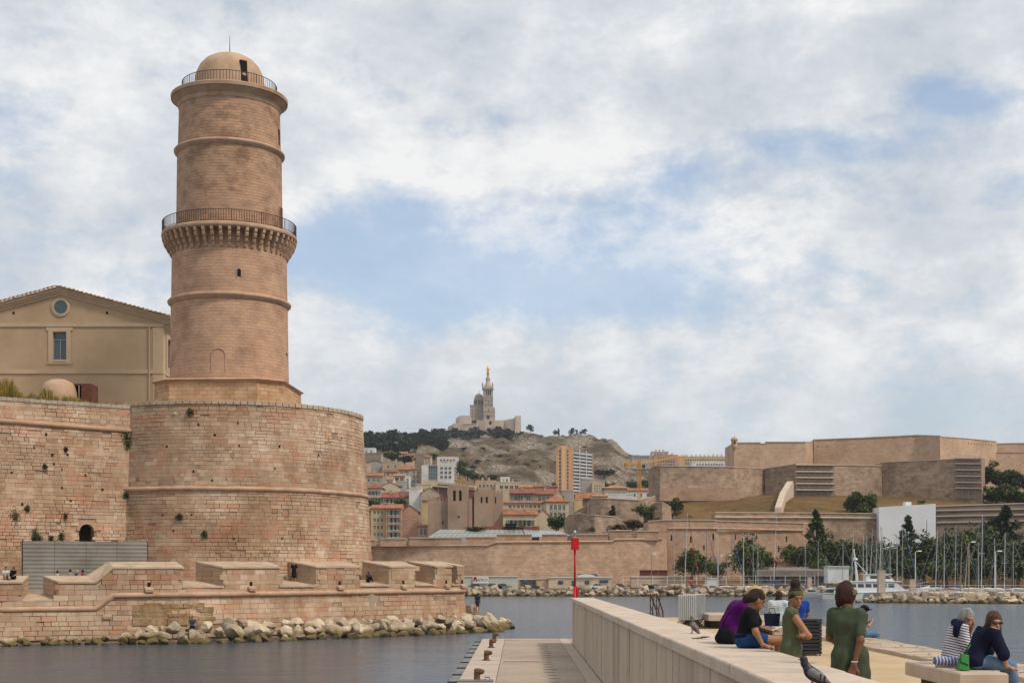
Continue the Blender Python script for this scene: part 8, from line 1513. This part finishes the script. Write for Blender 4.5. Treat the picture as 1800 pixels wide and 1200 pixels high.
b2 = thing('tote_bag', 'dark navy tote bag on the far bench beside the pale-topped woman', 'bag', (xat(1357, 34.2), 34.2, BZ2)); o = MB(); o.prism([(-.16, -.07), (.16, -.07), (.16, .07), (-.16, .07)], 0, .30, [(-.19, -.05), (.19, -.05), (.19, .05), (-.19, .05)]); o.build('pouch', NAVY, b2); o = MB(); o.tube([(-.08, 0, .29), (-.06, 0, .42), (.06, 0, .42), (.08, 0, .29)], .01, 5); o.build('handle', NAVY, b2)
t, q, M = simple('man in a black cap and blue jeans sitting on the quay edge', (xat(1509, 36.2), 36.2, EZ+.085), R(4), joints(SIT, che=(.06, 0, .44), nek=(.11, 0, .57), hed=(.16, 0, .69), eL=(.25, .2, .32), wL=(.33, .02, .42), wR=(.32, -.1, .42), eR=(.2, -.22, .3)), 'light', cloth('teal', (.05, .10, .10)), JEAN, BLKH, hp=R(10)); solid('cap', [('e', q(-.01, 0, .05), V3(.118, .1, .095), M), ('e', q(.12, 0, .05), V3(.08, .07, .014), M)], BT, t, .014, k=.01)
# small figures on the fort
def stand(label, px, py, Y, yaw, skin, top, bot, hr, z=None, **kw): return simple(label, Vector((xat(px, Y), Y, zat(py, Y) if z is None else z)), yaw, joints(STAND, **kw.pop('J', {})), skin, top, bot, hr, vox=.03, **kw)
stand('man in navy T-shirt and brown shorts standing on the spit, seen from behind', 839.5, 1076, 127.5, R(80), 'tan', cloth('navy_tee', (.03, .04, .075)), BRC, BLKH, short=.75, scale=1.06)
u_ = upx(542); p_, n_ = bpos(u_); q_ = p_-n_*1.9; simple('woman in a short black dress standing in a gun embrasure', (q_.x, q_.y, 4.25), R(-70), joints(STAND), 'light', BT, None, BLD, vox=.03, dress=True, hp2=[((-.04, 0, -.1), (.07, .09, .13))])
u_ = upx(666); p_, n_ = bpos(u_); q_ = p_-n_*1.35; simple('person in dark clothes sitting in the next embrasure', (q_.x, q_.y, 4.28), R(-55), joints(SIT, kL=(.3, .12, .38), aL=(.5, .12, .02), tL=(.62, .12, .0), kR=(.32, -.12, .36), aR=(.52, -.12, .02), tR=(.64, -.12, 0)), 'dark', cloth('dark_grey', (.05, .045, .06)), BT, BLKH, vox=.03)
tz0 = lambda px: topz(upx(px))
for px, lb, tp, bt_, yw, hr in ((14, 'left one of the pair resting on the parapet at the left edge, in white', WHT, cloth('beige', (.3, .22, .15)), -60, BRN), (27, 'right one of the pair resting on the parapet at the left edge, in black', BT, BT, -110, BLKH)):
    u_ = upx(px); p_, n_ = bpos(u_); q_ = p_-n_*.9; simple(lb, (q_.x, q_.y, tz0(px)+.2), R(yw), joints(SIT, kL=(.3, .12, .36), aL=(.48, .12, .03), tL=(.6, .12, .01), kR=(.32, -.12, .34), aR=(.5, -.12, .03), tR=(.62, -.12, .01)), 'light', tp, bt_, hr, vox=.03)
for px, lb, tp, hr, yw, sc_ in ((101, 'person in white walking behind the low parapet', WHT, BLKH, 20, .98), (123.5, 'person in a patterned beige top behind the parapet', cloth('sand', (.35, .27, .2)), BRN, 160, 1.04), (134, 'person in bright blue bending behind the parapet', BLU, BLD, 30, 1.0), (145.5, 'person in red with dark hair behind the parapet', RDC, BLKH, 190, 1.02)):
    Yp = 105.6; simple(lb, (xat(px, Yp), Yp, 3.6-.05), R(yw), joints(STAND, hed=(.08, 0, 1.5)) if 'bending' in lb else joints(STAND), 'light', tp, JEAN, hr, vox=.03, scale=sc_)
u_ = upx(322); p_, n_ = bpos(u_); q_ = p_+n_*2.3; simple('person in a blue shirt sitting on the boulders below the wall', (q_.x, q_.y, 1.05), R(-80), joints(SIT), 'light', cloth('slate_blue', (.06, .07, .12)), BT, BLKH, vox=.03)
# pigeons
PGD = mat('pigeon_dark', (.035, .032, .036), (.022, .022, .025), sc=40, rough=.7); PGG = mat('pigeon_grey', (.19, .18, .19), (.14, .135, .145), sc=40, rough=.75); PGN = mat('pigeon_neck', (.05, .035, .055), (.03, .05, .045), sc=30, rough=.35); PGL = mat('pigeon_leg', (.35, .09, .07), rough=.7)
def pigeon(label, loc, yaw, sc_, up=.35, wing=PGG, body=PGD, vox=.006):
    t = thing('pigeon', label, 'pigeon', loc, yaw); t.scale = (sc_,)*3; s_ = math.sin(up); c_ = math.cos(up); f = lambda x, z: V3(x*c_-z*s_, 0, .135+x*s_+z*c_)
    solid('body', [('e', f(.0, 0), V3(.105, .062, .062), np.array(Matrix.Rotation(-up, 3, 'Y'))), ('c', f(.06, .015), f(.135, .05), .05, .032), ('c', f(.135, .05), f(.155, .08), .030, .026), ('e', f(.168, .088), V3(.030, .024, .026)), ('c', f(-.08, .0), f(-.17, -.01), .042, .022)], body, t, vox, k=.03)
    solid('neck_sheen', [('c', f(.085, .025), f(.138, .055), .0475, .0335)], PGN, t, vox, k=.02); solid('beak', [('c', f(.168, .088)+V3(.025, 0, -.004), f(.168, .088)+V3(.05, 0, -.012), .008, .003)], mat('beak_dark', (.03, .028, .028), rough=.5), t, .004, k=.003)
    for s in (1, -1):
        o_ = V3(0, s*.047, 0); wg = solid('wing', [('c', f(.045, .012)+o_, f(-.05, .012)+o_, .042, .034), ('c', f(-.05, .012)+o_, f(-.15, .005)+o_*.6, .032, .010)], wing, t, vox, k=.03); 
        for a, b_ in ((-.03, -.055), (-.075, -.10)): solid('wing_bar', [('c', f(a, .035)+o_*1.75, f(b_, -.02)+o_*1.75, .008, .008)], PGD, wg, .005, k=.004)
        solid('leg', [('c', f(-.005, -.05)+V3(0, s*.025, 0), V3(f(-.005, -.05)[0]+.01, s*.03, .006), .008, .006), ('c', V3(f(-.005, -.05)[0]+.01, s*.03, .007), V3(f(-.005, -.05)[0]+.05, s*.04, .007), .006, .004), ('c', V3(f(-.005, -.05)[0]+.01, s*.03, .007), V3(f(-.005, -.05)[0]+.045, s*.015, .007), .006, .004)], PGL, t, .005, k=.005); solid('eye', [('e', f(.172, .094)+V3(0.008, s*.021, 0), V3(.005, .004, .005))], mat('pigeon_eye', (.4, .08, .02), rough=.3), t, .003, k=.002)
    solid('tail', [('c', f(-.13, -.005)+V3(0, .012, 0), f(-.225, -.02)+V3(0, .022, 0), .02, .012), ('c', f(-.13, -.005)-V3(0, .012, 0), f(-.225, -.02)-V3(0, .022, 0), .02, .012)], body, t, vox, k=.02); return t
Y = 13.75*K; pigeon('dark grey pigeon with barred wings in the near foreground on the wall', (xat(1432, Y), Y, WZ+.004), R(178), .8, .5)
Y = 27.2*K; pigeon('brownish-grey pigeon standing upright on the wall, far from the near pigeon', (xat(1220, Y), Y, WZ+.004), R(150), .76, .85, mat('pigeon_brown', (.17, .14, .115), (.13, .105, .085), sc=40, rough=.8), mat('pigeon_brown', (0, 0, 0)))
Y = 24.9*K; kk = thing('bunch_of_keys', 'small dark bunch of keys lying on the wall top', 'keys', (xat(1230, Y), Y, WZ+.004)); o = MB(); o.tube([(.04*math.cos(a_*.5), .04*math.sin(a_*.5), .012) for a_ in range(14)], .007, 5); o.build('ring', BLK, kk)
for i in range(4): o = MB(); a_ = i*.8-2.6; o.box((.03, -.014, .004+i*.006), (.13, .014, .016+i*.006), rz=a_, piv=(0, 0)); o.build('key', BLK if i % 2 else RUST, kk)

# ---------------------------------------------------------------- air
hz = MB(); hz.box((-9200, -320, -12), (9200, 15200, 222)); hm = bpy.data.materials.new('haze_air'); hm.use_nodes = True; nt = hm.node_tree; nt.nodes.clear()
o_ = nt.nodes.new('ShaderNodeOutputMaterial'); v_ = nt.nodes.new('ShaderNodeVolumePrincipled'); v_.inputs['Color'].default_value = (.80, .87, .95, 1); v_.inputs['Density'].default_value = 0.00008; v_.inputs['Anisotropy'].default_value = .3; nt.links.new(v_.outputs[0], o_.inputs['Volume'])
hz = hz.build('haze', hm); tag(hz, 'thin pale daylight haze over the harbour', 'haze', kind='stuff')
